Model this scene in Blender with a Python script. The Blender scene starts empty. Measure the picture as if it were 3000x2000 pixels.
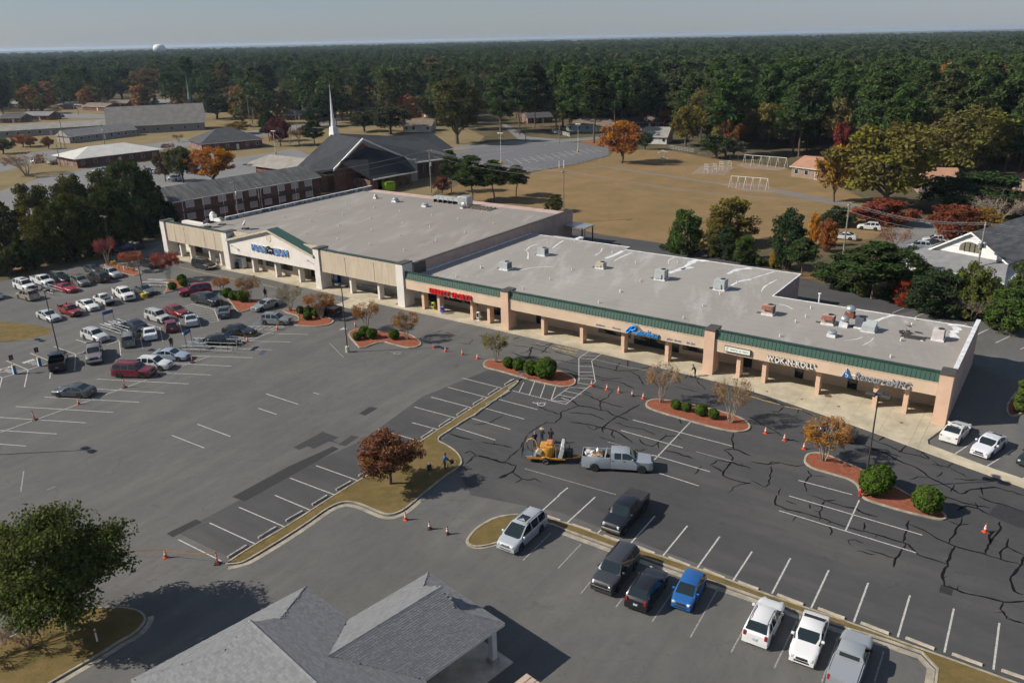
import bpy,bmesh,math,random
import numpy as np
from mathutils import Vector,Matrix
random.seed(7); np.random.seed(7)
sc = bpy.context.scene
COL = sc.collection
R = math.radians
# ------------------------------------------------------------------ camera
PITCH,ROLL,FPX,CAMH = R(20.6209),R(-1.26437),2358.35,39.0
_f = Vector((0,math.cos(PITCH),-math.sin(PITCH))); _r0 = Vector((1,0,0)); _u0 = _r0.cross(_f)
_rt = _r0 * math.cos(ROLL) + _u0 * math.sin(ROLL); _up = -_r0 * math.sin(ROLL) + _u0 * math.cos(ROLL)
cam = bpy.data.objects.new('camera',bpy.data.cameras.new('camera')); COL.objects.link(cam)
cam.data.sensor_width = 36; cam.data.lens = FPX / 3000 * 36
cam.data.clip_start = .5; cam.data.clip_end = 40000
cam.matrix_world = Matrix(((_rt.x,_up.x,-_f.x,0),(_rt.y,_up.y,-_f.y,0),(_rt.z,_up.z,-_f.z,CAMH),(0,0,0,1)))
sc.camera = cam
# ------------------------------------------------------------------ sky, sun, exposure
SUN_EL,SHADOW_AZ = R(36.5),R(4)
world = bpy.data.worlds.new('World'); sc.world = world; world.use_nodes = True
world.cycles.sampling_method = 'MANUAL'; world.cycles.sample_map_resolution = 256
wn,wl = world.node_tree.nodes,world.node_tree.links
bg = wn['Background']; bg.inputs['Strength'].default_value = .056
sky = wn.new('ShaderNodeTexSky'); sky.sky_type = 'NISHITA'; sky.sun_disc = False
sky.sun_elevation = SUN_EL; sky.sun_rotation = R(266); sky.altitude = 60; sky.air_density = 1.0; sky.dust_density = .35; sky.ozone_density = 3.0
# thin high cloud veil over the clear sky
tc = wn.new('ShaderNodeTexCoord'); mp = wn.new('ShaderNodeMapping'); mp.inputs['Scale'].default_value = (2.2,2.2,9)
nz = wn.new('ShaderNodeTexNoise'); nz.inputs['Scale'].default_value = 1.6; nz.inputs['Detail'].default_value = 6; nz.inputs['Roughness'].default_value = .55
rp = wn.new('ShaderNodeMapRange'); rp.inputs['From Min'].default_value = .3; rp.inputs['From Max'].default_value = .75; rp.inputs['To Min'].default_value = .38; rp.inputs['To Max'].default_value = .62
mx = wn.new('ShaderNodeMix'); mx.data_type = 'RGBA'; mx.inputs[7].default_value = (4.3,5.25,7.0,1)
wl.new(tc.outputs['Generated'],mp.inputs['Vector']); wl.new(mp.outputs['Vector'],nz.inputs['Vector']); wl.new(nz.outputs['Fac'],rp.inputs['Value'])
wl.new(rp.outputs['Result'],mx.inputs[0]); wl.new(sky.outputs['Color'],mx.inputs[6]); wl.new(mx.outputs[2],bg.inputs['Color'])
sun = bpy.data.objects.new('sun',bpy.data.lights.new('sun','SUN')); COL.objects.link(sun)
sun.data.energy = 5.0; sun.data.angle = R(.53); sun.data.color = (1,.93,.82)
_sd = Vector((math.cos(SHADOW_AZ)*math.cos(SUN_EL),math.sin(SHADOW_AZ)*math.cos(SUN_EL),-math.sin(SUN_EL)))
sun.rotation_euler = _sd.to_track_quat('-Z','Y').to_euler(); sun.location = (-60,60,80)
sc.view_settings.view_transform = 'Standard'; sc.view_settings.look = 'None'
sc.view_settings.exposure = .3; sc.view_settings.gamma = 1
sc.render.engine = 'CYCLES'
sc.cycles.use_denoising = True; sc.cycles.adaptive_threshold = .04; sc.cycles.use_light_tree = False
sc.cycles.max_bounces = 5; sc.cycles.diffuse_bounces = 2; sc.cycles.glossy_bounces = 2; sc.cycles.transmission_bounces = 3
sc.cycles.transparent_max_bounces = 6; sc.cycles.volume_bounces = 0
# ------------------------------------------------------------------ surveying: photograph pixels (3000x2000) to places on a level plane
def ray(px,py): return _f + _rt * ((px-1500)/FPX) - _up * ((py-1000)/FPX)
def G(px,py,z=0.0):
    d = ray(px,py); t = (z-CAMH) / d.z
    return Vector((d.x*t,d.y*t,z))
def height_at(base,top,z0=0.0):
    b = G(*base,z0); d = ray(*top); return CAMH + d.z * (b.y/d.y)
def zoomer(ox,oy,s): return lambda x,y: (ox+x/s,oy+y/s)
# ------------------------------------------------------------------ objects
def link(o,parent=None):
    COL.objects.link(o)
    if parent is not None: o.parent = parent
    return o
def tag(o,label,cat,group=None):
    o['label'] = label; o['category'] = cat
    if group: o['group'] = group
    return o
def thing(name,label,cat,loc=(0,0,0),rotz=0.0,group=None):
    o = bpy.data.objects.new(name,None); o.empty_display_size = .3
    o.location = loc; o.rotation_euler = (0,0,rotz)
    return tag(link(o),label,cat,group)
def structure(o): o['kind'] = 'structure'; return o
def stuff(o): o['kind'] = 'stuff'; return o
def copy_tree(o,parent=None):
    c = o.copy(); COL.objects.link(c); c.parent = parent
    for ch in o.children: copy_tree(ch,c)
    return c
class MB:
    """collects faces; build() links them as one mesh object"""
    def __init__(s): s.v = []; s.f = []; s.m = []
    def add(s,vs,fs,mi=0):
        n = len(s.v); s.v += [tuple(p)for p in vs]; s.f += [tuple(i+n for i in f)for f in fs]; s.m += [mi] * len(fs); return s
    def quad(s,a,b,c,d,mi=0): return s.add([a,b,c,d],[(0,1,2,3)],mi)
    def poly(s,pts,mi=0): return s.add(pts,[tuple(range(len(pts)))],mi)
    def box(s,x0,x1,y0,y1,z0,z1,mi=0,M=None):
        vs = [(x,y,z)for z in(z0,z1)for y in(y0,y1)for x in(x0,x1)]
        if M is not None: vs = [M@Vector(p)for p in vs]
        return s.add(vs,[(0,2,3,1),(4,5,7,6),(0,1,5,4),(2,6,7,3),(0,4,6,2),(1,3,7,5)],mi)
    def bev(s,x0,x1,y0,y1,z0,z1,b=.03,mi=0,M=None):
        """box with its vertical and top edges chamfered"""
        def ring(d,z): return [(x0+b+d,y0+d,z),(x1-b-d,y0+d,z),(x1-d,y0+b+d,z),(x1-d,y1-b-d,z),(x1-b-d,y1-d,z),(x0+b+d,y1-d,z),(x0+d,y1-b-d,z),(x0+d,y0+b+d,z)]
        vs = ring(0,z0) + ring(0,z1-b) + ring(b,z1)
        if M is not None: vs = [M@Vector(p)for p in vs]
        fs = [tuple(range(7,-1,-1)),tuple(range(16,24))]
        for k in (0,8): fs += [(k+i,k+(i+1)%8,k+8+(i+1)%8,k+8+i)for i in range(8)]
        return s.add(vs,fs,mi)
    def prism(s,pts,z0,z1,mi=0,mi_top=None):
        pts = [Vector((p[0],p[1]))for p in pts]
        if sum(pts[i-1].x*pts[i].y-pts[i].x*pts[i-1].y for i in range(len(pts))) < 0: pts.reverse()
        n = len(pts)
        s.add([(p.x,p.y,z1)for p in pts],[tuple(range(n))],mi if mi_top is None else mi_top)
        s.add([(p.x,p.y,z0)for p in pts],[tuple(range(n-1,-1,-1))],mi)
        vs = [(p.x,p.y,z0)for p in pts] + [(p.x,p.y,z1)for p in pts]
        return s.add(vs,[(i,(i+1)%n,n+(i+1)%n,n+i)for i in range(n)],mi)
    def tube(s,pts,r,n=8,mi=0,caps=True):
        pts = [Vector(p)for p in pts]; rs = r if isinstance(r,(list,tuple)) else [r] * len(pts)
        vs = []
        for i,p in enumerate(pts):
            d = (pts[min(i+1,len(pts)-1)]-pts[max(i-1,0)]).normalized()
            a = d.orthogonal() if abs(d.z) > .95 else d.cross(Vector((0,0,1)))
            a.normalize(); b = d.cross(a)
            vs += [p+(a*math.cos(2*math.pi*k/n)+b*math.sin(2*math.pi*k/n))*rs[i]for k in range(n)]
        fs = []
        for i in range(len(pts)-1):
            fs += [(i*n+k,i*n+(k+1)%n,(i+1)*n+(k+1)%n,(i+1)*n+k)for k in range(n)]
        if caps: fs += [tuple(range(n-1,-1,-1)),tuple((len(pts)-1)*n+k for k in range(n))]
        return s.add(vs,fs,mi)
    def lathe(s,prof,n=16,mi=0,c=(0,0,0)):
        vs = [(c[0]+r*math.cos(2*math.pi*k/n),c[1]+r*math.sin(2*math.pi*k/n),c[2]+z)for r,z in prof for k in range(n)]
        fs = [(i*n+k,i*n+(k+1)%n,(i+1)*n+(k+1)%n,(i+1)*n+k)for i in range(len(prof)-1)for k in range(n)]
        fs += [tuple(range(n-1,-1,-1)),tuple((len(prof)-1)*n+k for k in range(n))]
        return s.add(vs,fs,mi)
    def mesh(s,name,mats,smooth=None):
        me = bpy.data.meshes.new(name); me.from_pydata(s.v,[],s.f)
        mats = mats if isinstance(mats,(list,tuple)) else [mats]
        for m in mats: me.materials.append(m)
        if len(mats) > 1: me.polygons.foreach_set('material_index',s.m)
        me.validate(); me.update()
        if smooth is not None: me.shade_smooth(); me.set_sharp_from_angle(angle=R(smooth))
        return me
    def build(s,name,mats,parent=None,loc=None,rotz=None,smooth=None):
        o = bpy.data.objects.new(name,s.mesh(name,mats,smooth))
        if loc is not None: o.location = loc
        if rotz is not None: o.rotation_euler = (0,0,rotz)
        return link(o,parent)
def put(me,name,parent,loc=(0,0,0),rot=(0,0,0),scale=None):
    o = bpy.data.objects.new(name,me); o.location = loc; o.rotation_euler = rot
    if scale: o.scale = scale
    return link(o,parent)
# ------------------------------------------------------------------ materials
def newmat(name):
    m = bpy.data.materials.new(name); m.use_nodes = True
    return m,m.node_tree.nodes,m.node_tree.links,m.node_tree.nodes['Principled BSDF']
def mixrgb(n,l,fac,a,b,mode='MIX'):
    x = n.new('ShaderNodeMix'); x.data_type = 'RGBA'; x.blend_type = mode
    for s,v in ((0,fac),(6,a),(7,b)):
        if hasattr(v,'links'): l.new(v,x.inputs[s])
        else: x.inputs[s].default_value = v if s == 0 else (*v,1)[:4]
    return x.outputs[2]
def noise(n,l,scale,detail=4,rough=.55,stretch=None,rot=0,coord='Object',lo=.35,hi=.65,dist=0):
    t = n.new('ShaderNodeTexCoord'); x = n.new('ShaderNodeTexNoise')
    x.inputs['Scale'].default_value = scale; x.inputs['Detail'].default_value = detail; x.inputs['Roughness'].default_value = rough; x.inputs['Distortion'].default_value = dist
    if stretch:
        p = n.new('ShaderNodeMapping'); p.vector_type = 'TEXTURE'; p.inputs['Scale'].default_value = stretch; p.inputs['Rotation'].default_value = (0,0,rot)
        l.new(t.outputs[coord],p.inputs['Vector']); l.new(p.outputs['Vector'],x.inputs['Vector'])
    else: l.new(t.outputs[coord],x.inputs['Vector'])
    r = n.new('ShaderNodeMapRange'); r.inputs['From Min'].default_value = lo; r.inputs['From Max'].default_value = hi
    l.new(x.outputs['Fac'],r.inputs['Value']); return r.outputs['Result']
def bumped(n,l,b,height,strength=.3,dist=.02):
    u = n.new('ShaderNodeBump'); u.inputs['Strength'].default_value = strength; u.inputs['Distance'].default_value = dist
    l.new(height,u.inputs['Height']); l.new(u.outputs['Normal'],b.inputs['Normal'])
def mat(name,col,rough=.7,var=.18,scale=1.5,metal=0,spec=.5,tint=None,bump=0,stretch=None,coat=0):
    """painted or plain surface with some uneven wear"""
    m,n,l,b = newmat(name)
    b.inputs['Roughness'].default_value = rough; b.inputs['Metallic'].default_value = metal; b.inputs['Specular IOR Level'].default_value = spec
    if coat: b.inputs['Coat Weight'].default_value = coat; b.inputs['Coat Roughness'].default_value = .06
    if var:
        fac = noise(n,l,scale,6,.65,stretch)
        dk = tuple(c*(1-var)for c in(tint or col)); lt = tuple(min(.9,c*(1+var*.6))for c in col)
        l.new(mixrgb(n,l,fac,dk,lt),b.inputs['Base Color'])
        if bump: bumped(n,l,b,noise(n,l,scale*12,4),bump)
    else: b.inputs['Base Color'].default_value = (*col,1)
    m.diffuse_color = (*col,1)
    return m
def glow(name,col,strength):
    m,n,l,b = newmat(name); b.inputs['Base Color'].default_value = (*col,1)
    b.inputs['Emission Color'].default_value = (*col,1); b.inputs['Emission Strength'].default_value = strength; return m
GLASS = mat('dark_glass',(.012,.02,.022),.05,0,spec=.75)
BLACK = mat('black_plastic',(.018,.018,.018),.5,.2)
CHROME = mat('chrome',(.7,.7,.7),.15,0,metal=1)
GALV = mat('galvanised_metal',(.48,.5,.5),.42,.2,metal=.7)
WHITE = mat('white_paint',(.74,.73,.70),.55,.1,scale=.8)
CONC = mat('concrete',(.42,.38,.31),.9,.25,scale=.9,bump=.2)
# ------------------------------------------------------------------ the ground and its surfaces
def asphalt(name,dark,light,dust,streak_rot):
    m,n,l,b = newmat(name)
    big = noise(n,l,.06,5,.6,lo=.3,hi=.7); mid = noise(n,l,.9,8,.78,(2.2,1,1),streak_rot,lo=.33,hi=.67)
    streak = noise(n,l,.35,5,.6,(9,1,1),streak_rot,lo=.45,hi=.75)
    fine = noise(n,l,14,3,.8,lo=.2,hi=.8)
    bm_ = n.new('ShaderNodeMath'); bm_.operation = 'MULTIPLY_ADD'; bm_.inputs[1].default_value = .5; l.new(mid,bm_.inputs[0]); hb = n.new('ShaderNodeMath'); hb.operation = 'MULTIPLY'; hb.inputs[1].default_value = .55; l.new(big,hb.inputs[0]); l.new(hb.outputs[0],bm_.inputs[2])
    c = mixrgb(n,l,bm_.outputs[0],dark,light)
    k = n.new('ShaderNodeMath'); k.operation = 'MULTIPLY'; l.new(streak,k.inputs[0]); l.new(big,k.inputs[1])
    k2 = n.new('ShaderNodeMath'); k2.operation = 'MULTIPLY'; k2.inputs[1].default_value = .55; l.new(k.outputs[0],k2.inputs[0])
    c = mixrgb(n,l,k2.outputs[0],c,dust)
    oil = noise(n,l,.32,3,.5,lo=.69,hi=.76)
    k3 = n.new('ShaderNodeMath'); k3.operation = 'MULTIPLY'; k3.inputs[1].default_value = .5; l.new(oil,k3.inputs[0])
    c = mixrgb(n,l,k3.outputs[0],c,tuple(x*.45 for x in dark))
    f2 = n.new('ShaderNodeMath'); f2.operation = 'MULTIPLY'; f2.inputs[1].default_value = .3; l.new(fine,f2.inputs[0])
    c = mixrgb(n,l,f2.outputs[0],c,tuple(min(1,x*1.9)for x in light))
    # hairline cracking
    t = n.new('ShaderNodeTexCoord'); v = n.new('ShaderNodeTexVoronoi'); v.feature = 'DISTANCE_TO_EDGE'; v.inputs['Scale'].default_value = .35
    d = n.new('ShaderNodeTexNoise'); d.inputs['Scale'].default_value = .9; d.inputs['Detail'].default_value = 5
    a = n.new('ShaderNodeVectorMath'); a.operation = 'MULTIPLY_ADD'; a.inputs[1].default_value = (2.4,2.4,0)
    l.new(t.outputs['Object'],d.inputs['Vector']); l.new(d.outputs['Color'],a.inputs[0]); l.new(t.outputs['Object'],a.inputs[2]); l.new(a.outputs[0],v.inputs['Vector'])
    r = n.new('ShaderNodeMapRange'); r.inputs['From Min'].default_value = .0; r.inputs['From Max'].default_value = .012; r.inputs['To Min'].default_value = .5; r.inputs['To Max'].default_value = 0
    l.new(v.outputs['Distance'],r.inputs['Value'])
    kk = n.new('ShaderNodeMath'); kk.operation = 'MULTIPLY'; l.new(r.outputs['Result'],kk.inputs[0]); l.new(mid,kk.inputs[1])
    c = mixrgb(n,l,kk.outputs[0],c,tuple(x*.5 for x in dark))
    l.new(c,b.inputs['Base Color']); b.inputs['Roughness'].default_value = .88; b.inputs['Specular IOR Level'].default_value = .3
    bumped(n,l,b,fine,.25,.01)
    return m
ASPH = asphalt('worn_asphalt',(.052,.051,.050),(.108,.105,.100),(.185,.17,.15),R(56))
ASPH_DARK = asphalt('sealed_asphalt',(.030,.030,.032),(.064,.063,.064),(.13,.122,.108),R(-35))
ASPH_FAR = asphalt('grey_road',(.10,.10,.102),(.17,.168,.165),(.22,.21,.19),R(10))
PATCH = mat('patched_asphalt',(.024,.024,.026),.9,.25,2.5,bump=.2)
PATCH2 = mat('crusher_patch',(.034,.034,.036),.9,.25,2.5,bump=.2)
PAINT = mat('line_paint',(.44,.43,.405),.7,.4,4)
PAINT_OLD = mat('worn_line_paint',(.27,.26,.245),.8,.6,6)
PAINT_Y = mat('yellow_line_paint',(.48,.36,.10),.8,.5,4)
PAINT_B = mat('blue_line_paint',(.10,.22,.42),.8,.4,5)
TAR = mat('crack_seal_tar',(.007,.007,.0075),.9,.2,3,spec=.12)
def ground_mat(name,cols,scales=(.03,.4,6),bump=.4):
    m,n,l,b = newmat(name)
    c = mixrgb(n,l,noise(n,l,scales[0],5,.6),cols[0],cols[1])
    c = mixrgb(n,l,noise(n,l,scales[1],6,.7,lo=.4,hi=.7),c,cols[2])
    f = noise(n,l,scales[2],4,.8,lo=.25,hi=.75)
    k = n.new('ShaderNodeMath'); k.operation = 'MULTIPLY'; k.inputs[1].default_value = .5; l.new(f,k.inputs[0])
    c = mixrgb(n,l,k.outputs[0],c,tuple(x*.45 for x in cols[0]))
    l.new(c,b.inputs['Base Color']); b.inputs['Roughness'].default_value = 1; b.inputs['Specular IOR Level'].default_value = .1
    bumped(n,l,b,f,bump,.06); return m
LAWN = ground_mat('autumn_lawn',((.17,.12,.048),(.22,.15,.065),(.10,.092,.033)),(.25,.8,9))
FIELD = ground_mat('dry_field',((.235,.155,.075),(.28,.185,.095),(.17,.13,.06)),(.035,.12,3.5),.3)
WOODS = ground_mat('leafy_ground',((.10,.085,.05),(.17,.12,.07),(.06,.065,.03)),(.02,.09,1.2))
PINESTRAW = ground_mat('pine_straw',((.24,.12,.06),(.30,.15,.08),(.15,.10,.05)),(.2,.7,5))
MULCH = ground_mat('red_mulch',((.30,.10,.058),(.37,.13,.075),(.21,.075,.045)),(.5,3,13),.7)
SANDY = ground_mat('playground_sand',((.27,.20,.15),(.32,.24,.18),(.22,.17,.12)),(.3,1,8),.2)

def sheet(name,pts,z,m,parent=None):
    """flat polygon, triangulated so that concave outlines stay right"""
    bm = bmesh.new(); f = bm.faces.new([bm.verts.new((p[0],p[1],z))for p in pts])
    if f.calc_area() and (f.normal_update()or f.normal.z<0): f.normal_flip()
    bmesh.ops.triangulate(bm,faces=bm.faces[:])
    me = bpy.data.meshes.new(name); bm.to_mesh(me); bm.free(); me.materials.append(m)
    return link(bpy.data.objects.new(name,me),parent)
def GP(pts,z=0): return [G(*p,z)for p in pts]
def offset_path(pts,d,closed=False):
    out = []; n = len(pts)
    for i in range(n):
        a = pts[(i-1)%n] if closed or i else pts[i]; c = pts[(i+1)%n] if closed or i < n - 1 else pts[i]
        t = Vector((c[0]-a[0],c[1]-a[1])); t.normalize()
        out.append(Vector((pts[i][0]-t.y*d,pts[i][1]+t.x*d)))
    return out
def smooth_path(pts,closed=False,it=2):
    pts = [Vector((p[0],p[1]))for p in pts]
    for _ in range(it):
        q = []; n = len(pts)
        for i in range(n if closed else n-1):
            a,b = pts[i],pts[(i+1)%n]; q += [a*.75+b*.25,a*.25+b*.75]
        pts = q if closed else [pts[0]] + q[1:-1] + [pts[-1]]
    return pts
def area2(pts): return sum(pts[i-1][0]*pts[i][1]-pts[i][0]*pts[i-1][1]for i in range(len(pts)))

ground = structure(sheet('ground',[(-14000,-300),(14000,-300),(14000,16000),(-14000,16000)],-.06,WOODS))
# the shopping centre's asphalt
lot = structure(sheet('parking_lot',[G(-700,1020),G(-250,850),G(-60,838),G(60,812),G(200,782),G(330,752),G(430,712),G(560,690),G(1060,690),G(2300,1000),G(2800,880),G(3200,900),G(3600,1000),Vector((90,20)),Vector((-75,20))],0,ASPH))
sheet('sealed_surface',GP([(1560,1085),(1820,1010),(2300,1165),(2640,1300),(3200,1470),(3500,2200),(2900,2030),(2150,1690),(1640,1500),(1380,1450),(1290,1290),(1440,1170)]),.004,ASPH_DARK,lot)
sheet('sealed_surface',GP([(850,1385),(1060,1290),(1240,1160),(1440,1080),(1540,1105),(1235,1290),(690,1640),(520,1560)]),.004,ASPH_DARK,lot)
alley = structure(sheet('rear_alley',GP([(1640,660),(1780,690),(1960,715),(2200,770),(2340,812),(2560,868),(2800,935),(3150,1080),(3300,1330),(2860,1300),(2700,1160),(2300,900),(1700,740)]),-.004,ASPH_DARK))
sheet('asphalt_patch',GP([(1051,1211),(1083,1191),(1107,1195),(1070,1217)]),.008,PATCH,lot)
sheet('asphalt_patch',GP([(860,1310),(945,1264),(992,1281),(975,1290),(1000,1300),(965,1292),(918,1314),(900,1306),(877,1317)]),.008,PATCH2,lot)
sheet('asphalt_patch',GP([(990,1302),(1030,1275),(1052,1279),(1012,1306)]),.009,PATCH2,lot)
sheet('asphalt_patch',GP([(680,1455),(845,1366),(975,1307),(993,1314),(870,1383),(718,1468)]),.008,PATCH,lot)
sheet('asphalt_patch',GP([(488,1562),(574,1520),(592,1529),(506,1573)]),.008,PATCH,lot)
sheet('asphalt_patch',GP([(2893,1506),(2925,1473),(3010,1500),(3010,1550),(2980,1543)]),.009,PATCH,lot)
sheet('asphalt_patch',GP([(756,1039),(768,1025),(782,1025),(770,1040)]),.009,mat('blue_mat',(.04,.06,.10),.8,.2),lot)
# painted lines: (list of pixel pairs, width, paint)
def line(a,b,w=.11,m=PAINT,z=.012,name='parking_line'):
    a,b = G(*a),G(*b); d = (b-a); L = d.length
    mb = MB().quad((0,-w/2,0),(L,-w/2,0),(L,w/2,0),(0,w/2,0))
    return mb.build(name,m,lot,(a.x,a.y,z),math.atan2(d.y,d.x))
q8 = zoomer(2200,1450,2.851); q7 = zoomer(1400,1450,2.851); q6 = zoomer(700,1450,2.851); q5 = zoomer(0,1450,2.851)
p1 = zoomer(0,950,2.94); p2 = zoomer(700,950,2.94); p3 = zoomer(1400,950,2.94); p4 = zoomer(2200,950,2.94)
o1 = zoomer(0,500,2.94); o2 = zoomer(700,500,2.94); o3 = zoomer(1400,500,2.94); o4 = zoomer(2200,500,2.94)
h1 = zoomer(0,80,2.94); h2 = zoomer(700,80,2.94); h3 = zoomer(1400,80,2.94); h4 = zoomer(2200,80,2.94)
z1 = zoomer(0,740,7.35); z2 = zoomer(220,740,7.35); z3 = zoomer(500,780,7.35); z4 = zoomer(200,880,7.35)
z5 = zoomer(420,880,7.35); z6 = zoomer(0,960,7.35); z7 = zoomer(220,1000,7.35); z8 = zoomer(700,860,7.35)
for a,b in (((175,820),(330,525)),((503,940),(650,625)),((858,1060),(980,730)),((1225,1185),(1328,835)),((1615,1312),(1695,945)),((2025,1455),(2075,1065))): line(q8(*a),q8(*b),.13)
for a,b in (((535,130),(680,0)),((740,235),(980,15)),((995,322),(1160,160)),((1270,408),(1480,172)),((1540,512),(1750,255)),((1825,615),(2020,345)),((2125,722),(2290,470))): line(q7(*a),q7(*b),.13)
line(p3(695,1468),p3(775,1405),.13)
for a,b in (((375,545),(610,315)),((670,610),(860,408)),((860,820),(1010,640)),((1150,935),(1210,860)),((1455,1055),(1640,790)),((1775,1185),(2000,790)),((2115,1310),(2240,1080))): line(q7(*a),q7(*b),.11,PAINT_OLD)
for a,b in (((195,1440),(385,1045)),((590,1560),(735,1170)),((1030,1560),(1110,1300))): line(q8(*a),q8(*b),.11,PAINT_OLD)
for a,b in (((318,5),(1430,332)),((235,128),(1380,480)),((905,40),(790,297))): line(q8(*a),q8(*b),.12)
for a,b in (((1335,822),(2190,1048)),((1230,912),(1765,1062)),((1500,1122),(2000,1268)),((1560,1280),(1905,1390)),((1835,835),(1520,1165))): line(p3(*a),p3(*b),.12)
line(p3(1115,1010),p3(1235,1040),.1,PAINT_OLD); line(p3(1880,1095),p3(2190,1180),.1,PAINT_OLD); line(p3(400,1240),p3(1190,1465),.1,PAINT_OLD)
line(p4(410,1342),p4(870,1465),.12)
# stalls either side of the grass strip in the middle
for a,b in (((1925,462),(2262,548)),((1797,540),(2140,630)),((1655,625),(2000,717)),((1510,710),(1865,805)),((1490,845),(1715,905)),((1195,900),(1560,1005)),((665,1215),(1028,1345)),((440,1322),(828,1468)),((235,598),(510,687)),((168,722),(325,775)),((640,588),(690,600))): line(p2(*a),p2(*b),.11)
for a,b in (((300,0),(590,122)),((0,100),(380,263))): line(q6(*a),q6(*b),.11)
for a,b in (((1750,230),(2140,410)),((1490,370),(1850,550))): line(q5(*a),q5(*b),.11)
for a,b in (((1995,805),(2340,905)),((1842,880),(2207,995))): line(p2(*a),p2(*b),.11)
for a,b in (((180,645),(515,733)),((55,720),(400,815))): line(p3(*a),p3(*b),.11)
# accessible bay and hatching by the four round shrubs
for a,b in (((297,570),(755,688)),((395,500),(355,582)),((490,490),(445,605)),((578,517),(537,630)),((670,538),(630,652)),((632,652),(870,485)),((755,688),(1012,495)),((870,485),(870,290)),((870,290),(960,228)),((1012,495),(980,315)),((980,315),(1065,253)),
             ((690,605),(840,635)),((735,570),(895,605)),((780,540),(940,550)),((720,632),(800,660)),((640,655),(770,665)),((845,500),(960,520)),((905,268),(1045,270)),((880,292),(1000,300)),((875,360),(985,362)),((875,410),(990,412)),((875,440),(1000,442)),((870,465),(1005,468))): line(p3(*a),p3(*b),.1)
# left-hand lot
for a,b in (((835,470),(1625,512)),((820,555),(1415,590)),((380,625),(1200,670)),((135,707),(975,757)),((0,800),(740,847)),((-60,908),(490,943)),((-60,1025),(225,1047)),((1380,418),(1815,435)),((1500,335),(1995,360)),((1640,270),(2175,287)),((0,930),(1260,478)),((1340,440),(1800,275)),((1480,955),(1760,1063)),((1700,858),(1985,965))): line(p1(*a),p1(*b),.11)
line(p1(205,1262),p1(180,1440),.12,PAINT_OLD); line(p1(480,1395),p1(400,1425),.1,PAINT_OLD)
for a,b in (((-200,975),(600,905)),((40,1075),(605,905)),((605,905),(1090,745)),((1490,615),(1820,515)),((1630,570),(1160,400)),((1085,720),(650,545)),((605,905),(135,710)),((40,1075),(-100,1010)),((605,905),(525,1280)),((45,1075),(-10,1290)),((1090,960),(1070,1095)),((1630,570),(1605,920)),((2160,410),(2290,372)),((1640,255),(1950,355))): line(z6(*a),z6(*b),.13)
for a,b in (((1100,885),(1130,1185)),((690,1000),(820,960)),((1545,735),(1600,1030)),((1970,580),(2035,880)),((800,770),(1110,870)),((820,960),(1110,865)),((1700,505),(1960,580)),((1480,745),(1560,730)),((1960,580),(2040,560)),((830,190),(940,158))): line(z4(*a),z4(*b),.12)
for a,b in (((770,465),(850,735)),((1160,320),(1250,590)),((840,440),(770,450)),((1525,190),(1620,445)),((1040,68),(1525,190)),((1040,68),(850,135)),((1525,190),(1620,160))): line(z5(*a),z5(*b),.12)
for k in range(11):
    a0,a1 = (850+(1160-850)*k/10,135+185*k/10),(1160-20,320); t = k / 10
    A = (885+40*k if k<6 else 1110+22*(k-6),150+28*k if k<6 else 320+42*(k-6)); B = (1090+95*k if k<5 else 1530+17*(k-5),85+24*k if k<5 else 205+48*(k-5))
    line(z5(*A),z5(*B),.1)
for a,b in (((600,855),(1480,880)),((-60,1015),(1100,1040)),((-200,1185),(710,1210)),((0,1105),(150,1108)),((130,695),(970,705)),((300,770),(790,778)),((210,1025),(800,775)),((840,765),(980,705)),((-60,945),(350,952)),((230,735),(320,700)),((320,765),(440,702)),((440,765),(570,702)),((560,768),(690,705)),((680,770),(810,706)),((10,975),(110,950)),((60,1010),(200,950))): line(z8(*a),z8(*b),.1)
line(z8(1945,1060),z8(2260,1380),.1,PAINT_OLD)
# yellow lane edge along the storefront and the end of it by the loading pad
line((523,782),(613,803),.12,PAINT_Y,name='yellow_line'); line((613,803),(700,819),.12,PAINT_Y,name='yellow_line'); line((770,833),(832,848),.12,PAINT_Y,name='yellow_line')
line((975,881),(1003,886),.12,PAINT_Y,name='yellow_line'); line((985,893),(1032,872),.14,PAINT,name='white_line')
for a,b in (((0,620),(130,660)),((130,660),(250,690)),((290,705),(440,735))): line(p4(*a),p4(*b),.12,PAINT_Y,name='yellow_line')
for a,b in (((1000,300),(1300,370)),((1300,370),(1480,400)),((500,160),(700,215))): line(p3(*a),p3(*b),.11,PAINT_OLD)
# parking bays behind and beside the right end
for a,b in (((1218,1225),(1318,1183)),((1415,1260),(1485,1228)),((1622,1292),(1670,1270)),((1830,1328),(1860,1318)),((1930,1415),(2035,1368)),((2110,1480),(2230,1425))): line(o4(*a),o4(*b),.12,z=.01)
for a,b in (((1757,1115),(2040,930)),((2030,1222),(2260,1078)),((2330,1335),(2352,1320)),((1925,100),(2045,42)),((2108,160),(2225,105)),((2320,215),(2400,180))): line(p4(*a),p4(*b),.12)
# white direction arrow
sheet('direction_arrow',GP([p2(862,48),p2(905,25),p2(905,35),p2(930,33),p2(928,42),p2(905,45)]),.013,PAINT,lot)
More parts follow.
